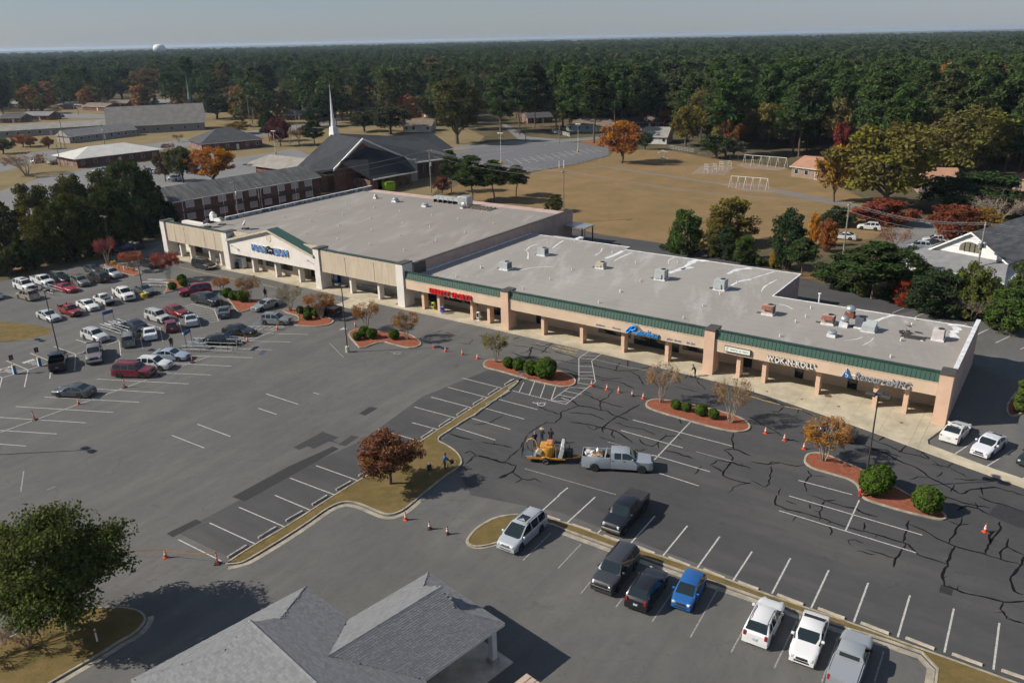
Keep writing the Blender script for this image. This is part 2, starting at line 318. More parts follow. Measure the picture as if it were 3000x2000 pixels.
# ------------------------------------------------------------------ tar-sealed cracks in the asphalt
CR = ((p3,((430,940,590,840,665,850,715,800,710,760,870,700),(500,690,590,740,700,775),(0,1125,120,1160,225,1185,330,1215,300,1270,185,1325),(225,1185,350,1080,430,950),(300,1270,380,1330,430,1340,490,1325,550,1360),(380,1330,315,1365),
 (785,640,870,700,960,710,1060,740,1100,740,1190,790,1300,828),(1060,740,1050,665,1120,630,1160,565),(1400,690,1250,770,1130,840,1070,890,1080,930),(905,590,1050,660,1250,715),(780,760,960,770,1090,825),(790,835,880,850,1060,885,1180,915,1240,950,1330,1020),(1060,885,1000,910,940,870),(1170,905,1150,950,1180,980),(1180,845,1290,880,1420,900,1530,950),(1390,985,1430,1030,1500,1050,1550,1020,1620,960,1700,960,1760,990),(1550,1020,1560,1065),(1045,965,1190,1010),(1310,1070,1400,1090,1450,1075),(1590,1080,1730,1110,1850,1155),
 (2200,930,2190,1000,2200,1070,2120,1080),(2200,1070,2260,1090,2352,1130),(2120,1080,2200,1150,2160,1210,2110,1300,2210,1340,2352,1370),(2000,1210,2060,1170,2200,1190,2352,1240),(2160,1450,2200,1400,2352,1360),(2000,1210,2110,1270),(1860,1290,1930,1220),
 (300,130,360,110),(470,190,420,240,350,250),(460,170,560,190,660,160),(660,230,760,260,860,290),(280,240,400,280,520,300,700,310,860,340),(690,370,800,400,920,440,1080,480,1230,500,1350,550),(870,340,960,330,1060,370,1200,400,1340,400,1500,360),(1180,400,1220,330),(1290,370,1290,310,1400,290),(1000,440,1130,470,1240,460),(1300,400,1380,440,1430,520),(1700,540,1890,580),(1780,470,1830,430,1900,470,1960,470),(1880,480,1960,560),(830,540,980,600),(980,530,1100,560),(1740,810,1755,855),(300,180,470,200,640,250),(540,250,600,200,640,160),(390,330,440,270,470,190))),
 (p4,((0,590,120,620,280,690,430,740,560,800),(90,640,170,650,280,700),(160,740,230,755,290,710),(400,770,410,730),(0,800,140,880,300,980,420,1010),(420,930,480,935,540,960),(0,1180,140,1205,260,1190,400,1220,470,1210),(140,1205,180,1180,260,1190),(175,1215,160,1370,130,1400,0,1345),(490,1255,525,1300,465,1360,480,1440),(525,1300,650,1310),(240,1470,260,1410),(900,880,870,910),(930,940,1070,1000,1200,1050,1300,1100,1450,1130,1540,1160),(1100,1000,1160,960),(1270,1100,1340,1040),(1540,1160,1480,1100,1420,1090),(1000,1060,1160,1110,1290,1180,1420,1230,1560,1330,1700,1400,1800,1460),(1560,1200,1700,1230,1740,1200),(1700,1230,1830,1290,1850,1310),(1600,1310,1650,1270),(1560,1170,1650,1230),(1370,1335,1440,1310,1540,1320),(1750,1380,1720,1440),(1980,1400,2000,1470),(1800,1460,1900,1420,2100,1400,2352,1470),(1750,1330,1900,1340,2050,1330),(880,1000,1000,1050,1290,1140))),
 (q8,((215,0,205,80,300,120,450,150,580,190,720,240,860,280,950,300,1060,330,1180,370,1290,400,1330,430,1400,500,1640,575),(580,190,570,140,620,45),(500,0,620,45,710,40),(620,45,760,90,880,110,940,150,1060,180),(940,290,945,230),(1270,390,1300,300,1320,210),(1320,240,1440,290,1550,360,1690,420,1870,470,2060,525,2281,590),(1290,400,1250,470,1205,530,1190,600),(960,450,1100,490,1205,525),(880,462,960,480,1040,495),(810,375,870,370,940,398),(840,420,810,375),(1765,180,1740,250,1690,340,1655,400),(1705,430,1660,530,1610,640,1600,690,1615,760,1720,790,1800,820,1960,850,2110,890,2281,885),(1640,210,1740,250,1820,240),(1960,490,2000,400,1990,340,2040,300),(2090,540,2080,480,2140,430,2150,360),(2140,430,2281,500),(2281,510,2240,600,2170,680,2180,740,2200,800,2281,830),(2110,890,2080,950,2120,1000,2130,1030,2200,1050,2281,1070),(385,170,345,220),(660,250,675,290,660,330),(490,70,495,110),(290,45,380,75),(2080,220,2080,290,2000,400),(1720,130,1800,90,1900,110,1990,160),(1600,0,1760,60,1900,90,2000,110),(1870,60,1890,120),(1900,10,2020,60,2150,90,2281,140))),
 (p2,((1950,1200,2040,1130,1990,1090,1945,1110),(2040,1130,2170,1160,2300,1200),(1820,940,1950,980,2020,990),(2090,1010,2200,1030,2352,1060),(2020,860,2150,850,2280,780),(2240,1320,2352,1270),(1680,75,1750,50),(1890,160,1990,170,2010,130),(1780,70,1880,100),(2060,95,2200,120,2300,160))))
rng = random.Random(3); mb = MB()
for zf,ls in CR:
    for L in ls:
        P = [G(*zf(L[i],L[i+1]))for i in range(0,len(L),2)]
        Q = [P[0]]
        for a,b in zip(P,P[1:]):
            d = b - a; k = max(2,int(d.length/.45)); nrm = Vector((-d.y,d.x,0)).normalized()
            for i in range(1,k+1): Q.append(a.lerp(b,i/k)+(nrm*rng.uniform(-.11,.11)if i<k else Vector()))
        w = rng.uniform(.055,.085)
        ws = [w*rng.uniform(.7,1.5)for _ in Q]; ws[0] *= .4; ws[-1] *= .4
        A = [(p.x,p.y,.0095)for p in Q]; lo,hi = [],[]
        for i in range(len(Q)):
            t = (Q[min(i+1,len(Q)-1)]-Q[max(i-1,0)]).normalized()
            lo.append((Q[i].x+t.y*ws[i],Q[i].y-t.x*ws[i],.0095)); hi.append((Q[i].x-t.y*ws[i],Q[i].y+t.x*ws[i],.0095))
        n = len(Q); mb.add(lo+hi,[(i,i+1,n+i+1,n+i)for i in range(n-1)])
        for i in range(2,n-2):                                       # short side branches
            if rng.random() < .07:
                t = (Q[i+1]-Q[i-1]).normalized(); s = rng.choice((-1,1)); e = Q[i] + Vector((-t.y,t.x,0)) * s * rng.uniform(.3,.9) + t * rng.uniform(-.5,.5)
                u = (e-Q[i]).normalized() * w * .7
                mb.add([(Q[i].x+u.y,Q[i].y-u.x,.0092),(e.x,e.y,.0092),(Q[i].x-u.y,Q[i].y+u.x,.0092)],[(0,1,2)])
stuff(mb.build('crack_seal',TAR,lot))
# ------------------------------------------------------------------ kerbed islands
KERB = mat('kerb_concrete',(.31,.275,.215),.9,.35,1.2,bump=.2)
def kerb_mesh(outer,inner,h,z0=0.0,closed=True):
    mb = MB(); n = len(outer); rng_ = range(n if closed else n-1)
    for i in rng_:
        j = (i+1) % n; o0,o1,i0,i1 = outer[i],outer[j],inner[i],inner[j]
        mb.quad((o0.x,o0.y,z0),(o1.x,o1.y,z0),(o1.x,o1.y,h),(o0.x,o0.y,h))
        mb.quad((o0.x,o0.y,h),(o1.x,o1.y,h),(i1.x,i1.y,h),(i0.x,i0.y,h))
        mb.quad((i0.x,i0.y,h),(i1.x,i1.y,h),(i1.x,i1.y,z0),(i0.x,i0.y,z0))
    return mb
def island(name,px,m,kw=.2,h=.13,it=2):
    P = smooth_path(GP(px),True,it)
    if area2(P) < 0: P.reverse()
    I = offset_path(P,kw,True)
    top = structure(sheet(name,offset_path(P,kw*.95,True),h-.03,m))
    kerb_mesh(P,I,h).build('kerb',KERB,top)
    return top
isl = lambda z,*p: [z(p[i],p[i+1])for i in range(0,len(p),2)]
island('planting_island',isl(p3,40,360,50,325,100,303,200,318,400,335,620,380,790,430,850,480,840,522,770,545,690,540,560,512,430,478,330,450,180,405,80,383),MULCH)
island('planting_island',isl(p3,1437,695,1455,660,1540,642,1660,660,1850,690,2100,750,2270,805,2345,860,2348,905,2290,930,2195,932,2000,888,1800,832,1560,762,1460,725),MULCH)
island('planting_island',[(2354,1345),(2362,1330),(2385,1326),(2415,1329),(2475,1354),(2545,1384),(2640,1436),(2700,1470),(2752,1494),(2775,1512),(2772,1522),(2755,1526),(2656,1503),(2555,1473),(2520,1458),(2508,1412),(2438,1391),(2377,1374),(2356,1358)],MULCH)
island('planting_island',isl(p2,938,100,945,70,1010,42,1110,35,1230,70,1350,60,1480,90,1565,145,1572,180,1525,203,1440,206,1330,178,1225,148,1045,220,1000,170),MULCH,it=1)
island('planting_island',isl(o2,455,1330,540,1262,365,1215,410,1190,540,1196,700,1245,815,1282,818,1308,760,1338,640,1347,520,1340),MULCH,it=1)
island('planting_island',isl(o1,1900,1050,1960,1060,2100,1085,2260,1135,2248,1162,2072,1228,2042,1222,1985,1135),MULCH,it=1)
island('planting_island',isl(o1,1425,945,1550,950,1650,982,1505,1032,1392,1068,1440,1022),MULCH,it=1)
island('planting_island',isl(o1,880,815,960,795,1040,820,1140,840,1240,876,1190,908,1060,893,950,850),MULCH,it=1)
island('planting_island',[(2946,1200),(2950,1180),(2990,1130),(3080,1110),(3120,1180),(3020,1200),(2975,1222),(2952,1218)],MULCH)
island('planting_island',[(-60,1560),(10,1553),(33,1563),(36,1578),(10,1592),(-60,1600)],MULCH)
# grass strip that widens into the lawn island under the copper-coloured tree
island('grass_island',[(659,1656),(664,1648),(750,1592),(840,1541),(978,1451),(1040,1413),(1149,1351),(1231,1292),(1350,1216),(1505,1116),(1527,1117),(1470,1160),(1400,1211),(1330,1254),(1276,1288),(1309,1303),(1340,1324),(1355,1347),(1352,1365),(1329,1381),(1305,1396),(1236,1452),(1219,1467),(1184,1496),(1152,1509),(1128,1509),(1096,1496),(1065,1482),(1037,1473),(1009,1471),(981,1480),(952,1496),(910,1527),(840,1573),(770,1616),(721,1645),(700,1653)],LAWN,.16,.12)
# concrete gutter along its lower side
gut = smooth_path(GP([(668,1659),(721,1648),(770,1620),(840,1577),(910,1531),(952,1500),(981,1484),(1009,1475),(1037,1477),(1065,1486),(1096,1500),(1128,1513),(1152,1513),(1184,1500),(1219,1471),(1236,1456)]))
def gutter(path,w,side=-1):
    Q = offset_path(path,w*side); mb = MB(); n = len(path)
    mb.add([(p.x,p.y,.011)for p in path]+[(p.x,p.y,.011)for p in Q],[(i,n+i,n+i+1,i+1)if side<0 else(i,i+1,n+i+1,n+i)for i in range(n-1)])
    return mb.build('gutter',KERB,lot)
gutter(gut,.42)
# grass median between the two lower rows, with its nose at the drive
med = [(1365,1590),(1374,1570),(1402,1542),(1450,1516),(1500,1507),(1560,1507),(1642,1526),(1730,1556),(1821,1591),(1919,1623),(2021,1658),(2122,1693),(2200,1724),(2375,1784),(2498,1826),(2628,1875),(2761,1922),(2902,1973),(3060,2030),(3000,2060),(2732,2050),(2745,1930),(2568,1868),(2467,1840),(2330,1792),(2200,1745),(2040,1690),(1796,1605),(1652,1553),(1607,1534),(1570,1530),(1520,1560),(1470,1588),(1420,1602),(1385,1604)]
island('grass_median',med,LAWN,.16,.12,1)
gutter(smooth_path(GP([(1652,1556),(1796,1609),(2040,1694),(2200,1749),(2330,1796),(2467,1844),(2568,1872),(2743,1934),(2728,2050)]),it=1),.5,-1)
gutter(smooth_path(GP([(1610,1538),(1572,1534),(1522,1564),(1472,1592),(1420,1606),(1385,1608),(1361,1592),(1370,1568),(1400,1538),(1448,1512),(1500,1503),(1560,1503)])),.4,-1)
# lawn corner at the lower left and the patch at the left edge
island('grass_corner',[(-60,1905),(0,1880),(70,1848),(200,1790),(340,1775),(405,1785),(429,1804),(428,1822),(403,1853),(351,1881),(291,1920),(151,2000),(60,2060),(-60,2060)],LAWN,.16,.12)
gutter(smooth_path(GP([(433,1806),(432,1824),(406,1856),(354,1884),(294,1923),(154,2004)])),.42,1)
structure(sheet('grass_patch',smooth_path(GP([(-160,920),(-40,938),(40,945),(100,952),(152,962),(150,976),(120,985),(60,996),(0,1002),(-160,1020)]),True),.012,LAWN))
# ------------------------------------------------------------------ the pavement along the shops, laid in slabs
BO,BA = Vector((45.05,75.29)),R(-35.522)
BE = Vector((math.cos(BA),math.sin(BA))); BB = Vector((-math.sin(BA),math.cos(BA)))
def SB(p): d = Vector((p[0],p[1])) - BO; return d.dot(BE),d.dot(BB)
def W(s,b,z=0): q = BO + BE * s + BB * b; return Vector((q.x,q.y,z))
front = sorted(SB(G(*p,.15))for p in((470,748),(502.5,754),(562,768),(652,787.5),(749,807),(860,833.5),(1010,867),(1129,892.6),(1240,917),(1330,937),(1447,962),(1560,988),(1693,1018),(1851,1054),(2014,1094),(2172,1133),(2250,1157),(2378,1200),(2468,1231),(2564,1265),(2650,1297),(2690,1312)))
def fb(s): return float(np.interp(s,[f[0]for f in front],[f[1]for f in front]))
WALK = mat('pavement_concrete',(.43,.375,.275),.9,.25,.35,bump=.12)
walk = thing('pavement','x','x'); del walk['label']; del walk['category']; structure(walk); walk.location = (BO.x,BO.y,0); walk.rotation_euler = (0,0,BA)
edges = [-139.6+3.12*k for k in range(45)] + [-1.45]
for s0,s1 in zip(edges,edges[1:]):
    MB().prism([(s0+.008,5.2),(s1-.008,5.2),(s1-.008,fb(s1-.008)),(s0+.008,fb(s0+.008))],-.02,.15).build('slab',WALK,walk)
top = [SB(G(*p,.15))for p in((2720,1300),(2797,1329),(2890,1364.5),(3000,1402),(3130,1450))]
bot = [SB(G(*p,.15))for p in((2720,1324),(2831,1364.5),(2942,1404),(3060,1447),(3120,1470))]
tl = lambda P,t: (float(np.interp(t,np.linspace(0,1,len(P)),[p[0]for p in P])),float(np.interp(t,np.linspace(0,1,len(P)),[p[1]for p in P])))
for k in range(12):
    a,b = k / 12 + .0006,(k+1) / 12 - .0006
    MB().prism([tl(top,a),tl(top,b),tl(bot,b),tl(bot,a)],-.02,.15).build('slab',WALK,walk)
MB().prism([(-1.44,5.2),(-.06,5.2),(-.06,-.5),SB(G(2718,1287,.15)),top[0],bot[0],(-1.44,fb(-1.44))],-.02,.15).build('slab',WALK,walk)
# drain covers and cleanouts set in the pavement
for z,x,y,r in ((p4,138,577,.16),(p4,438,642,.15),(p4,665,615,.42),(p4,757,706,.18),(p4,1297,846,.2),(zoomer(840,680,5.88),1915,1235,.36)):
    s,b = SB(G(*z(x,y),.15)); MB().lathe([(r,0),(r,.006)],14).build('drain_cover',mat('rusty_cover',(.16,.075,.05),.8,.4,6),walk,(s,b,.151))
# loading pad where the lane meets the shops
structure(sheet('concrete_pad',GP([(985,895),(1030,872),(1100,890),(1060,912)]),.014,WALK))
# iron drain grate in the lot
mb = MB()
for k in range(6): mb.box(-.45,.45,-.38+k*.14,-.31+k*.14,0,.02)
mb.box(-.47,-.43,-.4,.42,0,.024); mb.box(.43,.47,-.4,.42,0,.024); mb.box(-.03,.03,-.4,.42,0,.022)
g = G(*q8(1630,793)); mb.build('drain_grate',mat('iron',(.02,.02,.02),.6,.3),lot,(g.x,g.y,.012),R(56))
# ------------------------------------------------------------------ lettering
_glyph = {}
def glyph(ch,bold=.0,shear=0.0):
    k = (ch,bold,shear)
    if k not in _glyph:
        c = bpy.data.curves.new('glyph','FONT'); c.body = ch; c.size = 1; c.offset = bold; c.shear = shear; c.resolution_u = 3
        o = bpy.data.objects.new('glyph',c); COL.objects.link(o)
        dg = bpy.context.evaluated_depsgraph_get(); me = o.evaluated_get(dg).to_mesh()
        v = [tuple(p.co)for p in me.vertices]; f = [tuple(p.vertices)for p in me.polygons]
        o.evaluated_get(dg).to_mesh_clear(); bpy.data.objects.remove(o); bpy.data.curves.remove(c)
        xs = [p[0]for p in v] or [0,.3]; _glyph[k] = (v,f,min(xs),max(xs))
    return _glyph[k]
def letter_mesh(v,f,x0,sx,sy,depth):
    """extrudes a flat glyph; it faces -Y with its foot on z = 0"""
    mb = MB(); n = len(v); P = [((x-x0)*sx,y*sy)for x,y,_ in v]
    mb.add([(x,-depth,z)for x,z in P],f); mb.add([(x,0,z)for x,z in P],[tuple(reversed(q))for q in f])
    cnt = {}
    for q in f:
        for a,b in zip(q,q[1:]+q[:1]): cnt[(a,b)] = 1
    for (a,b) in cnt:
        if (b,a) not in cnt: mb.quad((P[a][0],-depth,P[a][1]),(P[a][0],0,P[a][1]),(P[b][0],0,P[b][1]),(P[b][0],-depth,P[b][1]),1)
    return mb
def letters(parent,text,width,h,depth,face,side=None,bold=.015,shear=0.,gap=.09,x=0.,y=0.,z=0.,cap=.72):
    gl = [(ch,glyph(ch,bold,shear))if ch!=' ' else(ch,None)for ch in text]
    tot = sum(.36 if g is None else g[3]-g[2]+gap for _,g in gl) - gap
    sx,sy = width / tot,h / cap; cx = x
    for ch,g in gl:
        if g is None: cx += .36 * sx; continue
        letter_mesh(g[0],g[1],g[2],sx,sy,depth).build('letter',[face,side or face],parent,(cx,y,z)); cx += (g[3]-g[2]+gap) * sx
def sign(label,s,b,z,group='shop signs along the fascia'):
    w = W(s,b,z); return thing('shop_sign',label,'sign',w,BA,group)
# ------------------------------------------------------------------ the shops: a long low row and the taller grocery hall
PEACH = mat('peach_stucco',(.60,.40,.285),.9,.1,.5,bump=.1)
PEACH2 = mat('tan_stucco',(.57,.43,.31),.9,.1,.4,bump=.1)
BEIGE = mat('beige_panel',(.47,.395,.295),.9,.14,.6,stretch=(.25,.25,2),bump=.1)
OFFW = mat('off_white_stucco',(.66,.615,.56),.9,.08,.5,bump=.1)
PINKW = mat('pink_block_wall',(.43,.31,.265),.9,.16,.6,bump=.2)
GREEN = mat('green_metal',(.035,.085,.062),.45,.2,1,spec=.5)
GREEN2 = mat('dark_green_trim',(.022,.05,.038),.5,.2,1)
COPING = mat('dark_coping',(.07,.062,.055),.6,.3,2)
WHITECAP = mat('white_membrane',(.62,.63,.64),.7,.25,1.2)
FRAME = mat('dark_window_frame',(.025,.022,.02),.4,.1)
def roof_mat(name,a,b_,w):
    m,n,l,b = newmat(name)
    c = mixrgb(n,l,noise(n,l,.05,5,.6,(1,3,1),R(0),lo=.3,hi=.7),a,b_)
    c = mixrgb(n,l,noise(n,l,.35,6,.7,(1,5,1),R(20),lo=.52,hi=.8),c,w)
    st = noise(n,l,.18,4,.6,(1,2.5,1),lo=.6,hi=.72)
    k = n.new('ShaderNodeMath'); k.operation = 'MULTIPLY'; k.inputs[1].default_value = .3; l.new(st,k.inputs[0])
    c = mixrgb(n,l,k.outputs[0],c,tuple(x*.6 for x in a))
    # lapped membrane seams
    t = n.new('ShaderNodeTexCoord'); br = n.new('ShaderNodeTexBrick'); br.inputs['Scale'].default_value = .12; br.inputs['Mortar Size'].default_value = .004
    br.inputs['Brick Width'].default_value = 1.6; br.inputs['Row Height'].default_value = .22; br.inputs['Color1'].default_value = (0,0,0,1); br.inputs['Color2'].default_value = (0,0,0,1); br.inputs['Mortar'].default_value = (1,1,1,1)
    l.new(t.outputs['Object'],br.inputs['Vector'])
    k2 = n.new('ShaderNodeMath'); k2.operation = 'MULTIPLY'; k2.inputs[1].default_value = .35; l.new(br.outputs['Color'],k2.inputs[0])
    c = mixrgb(n,l,k2.outputs[0],c,tuple(x*.45 for x in a))
    l.new(c,b.inputs['Base Color']); b.inputs['Roughness'].default_value = .85; bumped(n,l,b,noise(n,l,3,4),.1); return m
ROOF1 = roof_mat('grey_roof_membrane',(.20,.18,.162),(.265,.24,.218),(.34,.315,.29))
ROOF2 = roof_mat('pale_roof_membrane',(.235,.215,.198),(.31,.288,.266),(.42,.40,.385))
PIPE = mat('white_pipe',(.62,.62,.6),.6,.15)
shops = thing('shop_row','long low peach shop row with green metal band and pale flat roof','building',(BO.x,BO.y,0),BA)
wallm = MB()
wallm.prism([(-75.5,4.75),(-.36,4.75),(-.36,20.2),(-25.3,20.2),(-25.3,33.1),(-55,33.1),(-55,35),(-75.5,35)],-.1,4.6)
wallm.build('wall',PINKW,shops)
MB().box(-75.5,-.4,4.7,4.744,.15,3.16).build('front_wall',PEACH2,shops)
MB().box(-.35,0,1.95,20.35,-.1,5.8).build('side_wall',PINKW,shops)
MB().box(-.42,.05,1.9,20.42,5.8,5.9).build('coping',WHITECAP,shops)
roof1 = MB().prism([(-75.6,.8),(-.36,.8),(-.36,20.3),(-25.2,20.3),(-25.2,33.2),(-54.9,33.2),(-54.9,35.1),(-75.6,35.1)],4.6,4.8).build('roof',ROOF2,shops)
edge = MB()
for a,b in (((-.4,20.24),(-25.2,20.24)),((-25.2,33.14),(-54.9,33.14)),((-54.9,35.04),(-75.6,35.04))): edge.box(b[0],a[0],a[1]-.08,a[1]+.09,4.802,4.87)
edge.box(-25.3,-25.1,20.3,33.2,4.8,4.88).build('roof_edge',WHITECAP,roof1)
MB().box(-75.5,-.4,.5,4.7,3.16,3.24).build('soffit',OFFW,shops)
PIL = ((-57.2,-55.9),(-26.84,-25.55),(-1.3,0))
for a,b in PIL:
    p = MB().box(a,b,0,2.0,0,5.72).build('pilaster',PEACH,shops)
    MB().box(a-.04,b+.04,-.05,2.06,5.72,5.9).build('cap',COPING,p)
panel = MB()
panel.quad((-.205,0,0),(.205,0,0),(.205,.32,1.02),(-.205,.32,1.02)); panel.quad((-.205,.03,0),(-.205,.35,1.02),(.205,.35,1.02),(.205,.03,0))
panel.box(.19,.225,-.045,.0,-.0,1.02,M=Matrix(((1,0,0,0),(0,1,.3137,0),(0,0,1,0),(0,0,0,1))))
panel_me = panel.mesh('seam_panel',GREEN)
for a,b in ((-75.6,-57.24),(-55.86,-26.88),(-25.51,-1.34)):
    f = MB().box(a,b,.25,1.0,3.2,4.62).build('fascia',PEACH2,shops)
    MB().box(a,b,.2,.6,4.624,4.72).build('ledge',PEACH2,f)
    MB().box(a,b,.56,.8,4.72,5.84).build('parapet',WHITECAP,shops)
    MB().box(a,b,.42,.84,5.74,5.86).build('ridge_trim',GREEN2,shops)
    n = int((b-a)/.445); st = (b-a) / n
    for k in range(n): put(panel_me,'seam_panel',f,(a+st*(k+.5),.22,4.722),scale=(st/.43,1,1))
COLS = (-72.44,-69.31,-63.0,-59.88,-50.5,-44.26,-38.02,-31.8,-22.48,-19.36,-13.18,-7.01,-3.96)
colm = MB().box(-.48,0,.94,1.95,.1,3.2).mesh('column',PEACH)
for s in COLS: put(colm,'column',shops,(s,0,0))
def opening(parent,name,s0,s1,z0,z1,b=4.7,nm=3,trim=FRAME):
    """glazed shop window or door in a frame with mullions"""
    w = MB(); w.box(s0,s1,b-.05,b,z0,z0+.07).box(s0,s1,b-.05,b,z1-.07,z1)
    for k in range(nm+1): x = s0 + (s1-s0-.06) * k / nm; w.box(x,x+.06,b-.054,b-.001,z0+.002,z1-.002)
    o = w.build(name,trim,parent); MB().box(s0+.03,s1-.03,b-.03,b-.01,z0+.03,z1-.03).build('pane',GLASS,o); return o
for a in ((-74.9,-73.2,.15,2.9,2),(-61.9,-60.5,.15,2.6,1),(-54.26,-53.3,.15,2.4,1),(-33.14,-31.98,.15,2.4,1),(-23.36,-22.28,.15,2.4,1),(-17.05,-16.02,.15,2.4,1),(-10.98,-9.89,.15,2.4,1)): opening(shops,'door',*a[:4],nm=a[4])
for a in ((-43.94,-40.48,.75,2.7,2),(-39.57,-39.0,.75,2.7,1),(-38.5,-34.0,.15,2.8,4),(-31.48,-28.66,.75,2.7,2),(-72.6,-65,.9,2.7,4)): opening(shops,'window',*a[:4],nm=a[4])
ventm = MB().lathe([(.09,0),(.09,.34),(.05,.36)],8).mesh('vent_pipe',PIPE)
V1 = ((1160,1465,145),(1160,1040,300),(1160,2190,510),(1540,1260,395),(1540,1632,205),(1540,1980,20),(1900,600,190),(1900,2262,500),(2250,205,30),(2250,2110,385),(2250,2300,100))
for ox,x,y in V1:
    oy = {1160:760,1540:820,1900:900,2250:980}[ox]; s,b = SB(G(ox+x/5.88,oy+y/5.88,4.85)); put(ventm,'vent_pipe',roof1,(s,b,4.8))
for x,y in ((25,835),(600,628),(835,605),(1158,705),(900,592),(810,855),(1360,795),(1720,790),(620,935),(1400,952),(1225,1042),(2230,968),(2085,1065),(1940,1162),(410,690)):
    s,b = SB(G(*o3(x,y),4.85)); put(ventm,'vent_pipe',roof1,(s,b,4.8))
for x,y in ((385,1303),(515,1185),(1415,1280),(1385,1328),(1290,1462),(250,1425),(470,1258)):
    s,b = SB(G(*o4(x,y),4.85)); put(ventm,'vent_pipe',roof1,(s,b,4.8))
s,b = SB(G(*o4(585,1130),4.85)); MB().lathe([(.1,0),(.1,1.1),(.2,1.15),(.2,1.3)],8).build('flue',PIPE,roof1,(s,b,4.8))
# white sealant trails brushed on the roof
rng = random.Random(5); tr = MB()
def smear(z,pts,w):
    P = smooth_path([G(*z(*p),4.8)for p in pts],it=2); n = len(P); lo,hi = [],[]
    for i in range(n):
        t = (P[min(i+1,n-1)]-P[max(i-1,0)]).normalized(); ww = w * rng.uniform(.5,1.3)
        a,c = SB(P[i]+Vector((t.y,-t.x))*ww),SB(P[i]-Vector((t.y,-t.x))*ww); lo.append((*a,4.806)); hi.append((*c,4.806))
    tr.add(lo+hi,[(i,i+1,n+i+1,n+i)for i in range(n-1)])
for z,pts,w in ((o3,[(1100,755),(1170,730),(1250,690)],.3),(o3,[(1170,780),(1250,735),(1330,705)],.15),(o3,[(1640,880),(1750,850),(1840,790),(1870,770),(1990,778)],.55),(o3,[(1750,850),(1850,830)],.4),(o3,[(2150,890),(2230,850),(2352,840)],.4),(o3,[(2180,990),(2250,950),(2352,935)],.2),(o3,[(430,760),(435,700),(410,690),(450,650),(510,632)],.12),(o3,[(640,670),(690,630),(740,600)],.15),(o3,[(1010,730),(1060,700),(1070,670)],.1),(o3,[(1640,800),(1640,770),(1690,745)],.1),(o3,[(370,855),(480,830),(640,825)],.1),(o4,[(1740,1340),(1790,1360),(1730,1400),(1760,1440)],.45),(o4,[(1700,1330),(1800,1325),(1880,1345)],.3),(o4,[(90,1040),(110,1000),(180,960),(220,940)],.12),(o4,[(240,1150),(300,1160),(360,1190)],.12),(o4,[(0,930),(100,900),(200,870)],.12),(o4,[(1020,1320),(1130,1270),(1240,1240)],.3),(p4,[(800,140),(900,130),(960,110)],.05),(p4,[(960,180),(1030,150),(1060,110)],.05)): smear(z,pts,w)
stuff(tr.build('sealant_trail',WHITECAP,roof1))
# the grocery hall
hall = thing('grocery_hall','tall white and beige grocery store with green gable and flat grey roof','building',(BO.x,BO.y,0),BA)
MB().prism([(-131,6.0),(-75.62,6.0),(-75.62,50.2),(-131,50.2)],-.1,6.1).build('wall',PINKW,hall)
roof2 = MB().prism([(-131.2,.9),(-75.7,.9),(-75.7,46.6),(-131.2,46.6)],6.1,6.28).build('roof',ROOF1,hall)
MB().prism([(-131.2,46.7),(-75.7,46.7),(-75.7,50.2),(-131.2,50.2)],4.2,4.4).build('rear_roof',ROOF1,hall)
pr = MB().box(-75.95,-75.52,2.2,50.2,4.5,6.62).build('side_parapet',PINKW,hall)
MB().box(-75.99,-75.46,2.2,50.24,6.62,6.72).build('coping',COPING,pr)
MB().box(-75.5,-75.44,2.4,5.2,4.9,6.55).build('dark_flashing',COPING,pr)
MB().box(-75.5,-75.3,5.2,35,4.8,5.0).build('roof_flashing',WHITECAP,pr)
lp = MB().box(-131.3,-131,9,50.2,5.9,6.9).build('side_parapet',mat('streaked_parapet',(.36,.37,.38),.9,.75,1.1,tint=(.05,.05,.05),stretch=(.6,.6,3)),hall)
MB().box(-131.35,-130.95,9,50.24,6.9,6.97).build('coping',WHITECAP,lp)
MB().box(-139.6,-75.7,4.75,6.0,-.1,6.1).build('front_wall',OFFW,hall)
MB().box(-119.2,-102.5,2.5,4.74,.15,6.0).build('shopfront_bay',BEIGE,hall)
MB().box(-139.5,-75.7,.5,4.7,3.16,3.24).build('soffit',OFFW,hall)
for a,b in ((-139.6,-138.25),(-120.25,-118.75),(-95.7,-94.4),(-77.1,-75.65)):
    p = MB().box(a,b,0,2.3,0,6.95).build('pilaster',OFFW,hall)
    MB().box(a-.04,b+.04,-.05,2.36,6.95,7.12).build('cap',COPING,p)
for a,b,js in ((-138.25,-120.25,(-135.3,-132.2,-125.9,-122.8)),(-94.4,-77.1,(-88.45,-82.0))):
    f = MB().box(a+.03,b-.03,.25,.9,3.2,6.9).build('fascia',BEIGE,hall)
    MB().box(a+.03,b-.03,.2,.96,6.9,7.0).build('coping',GREEN2,f)
    for j in js: MB().box(j-.03,j+.03,.235,.26,3.2,6.4).build('joint',FRAME,f)
    MB().box(a+.03,b-.03,.243,.255,6.3,6.33).build('joint',PINKW,f)
gb = MB(); gp = [(-118.75,3.2),(-95.7,3.2),(-95.7,5.75),(-106.8,8.75),(-118.75,5.75)]
gb.add([(x,.25,z)for x,z in gp]+[(x,.95,z)for x,z in gp],[(0,1,2,3,4),(9,8,7,6,5)]+[(i,5+i,5+(i+1)%5,(i+1)%5)for i in range(5)])
gable = gb.build('gable_wall',OFFW,hall)
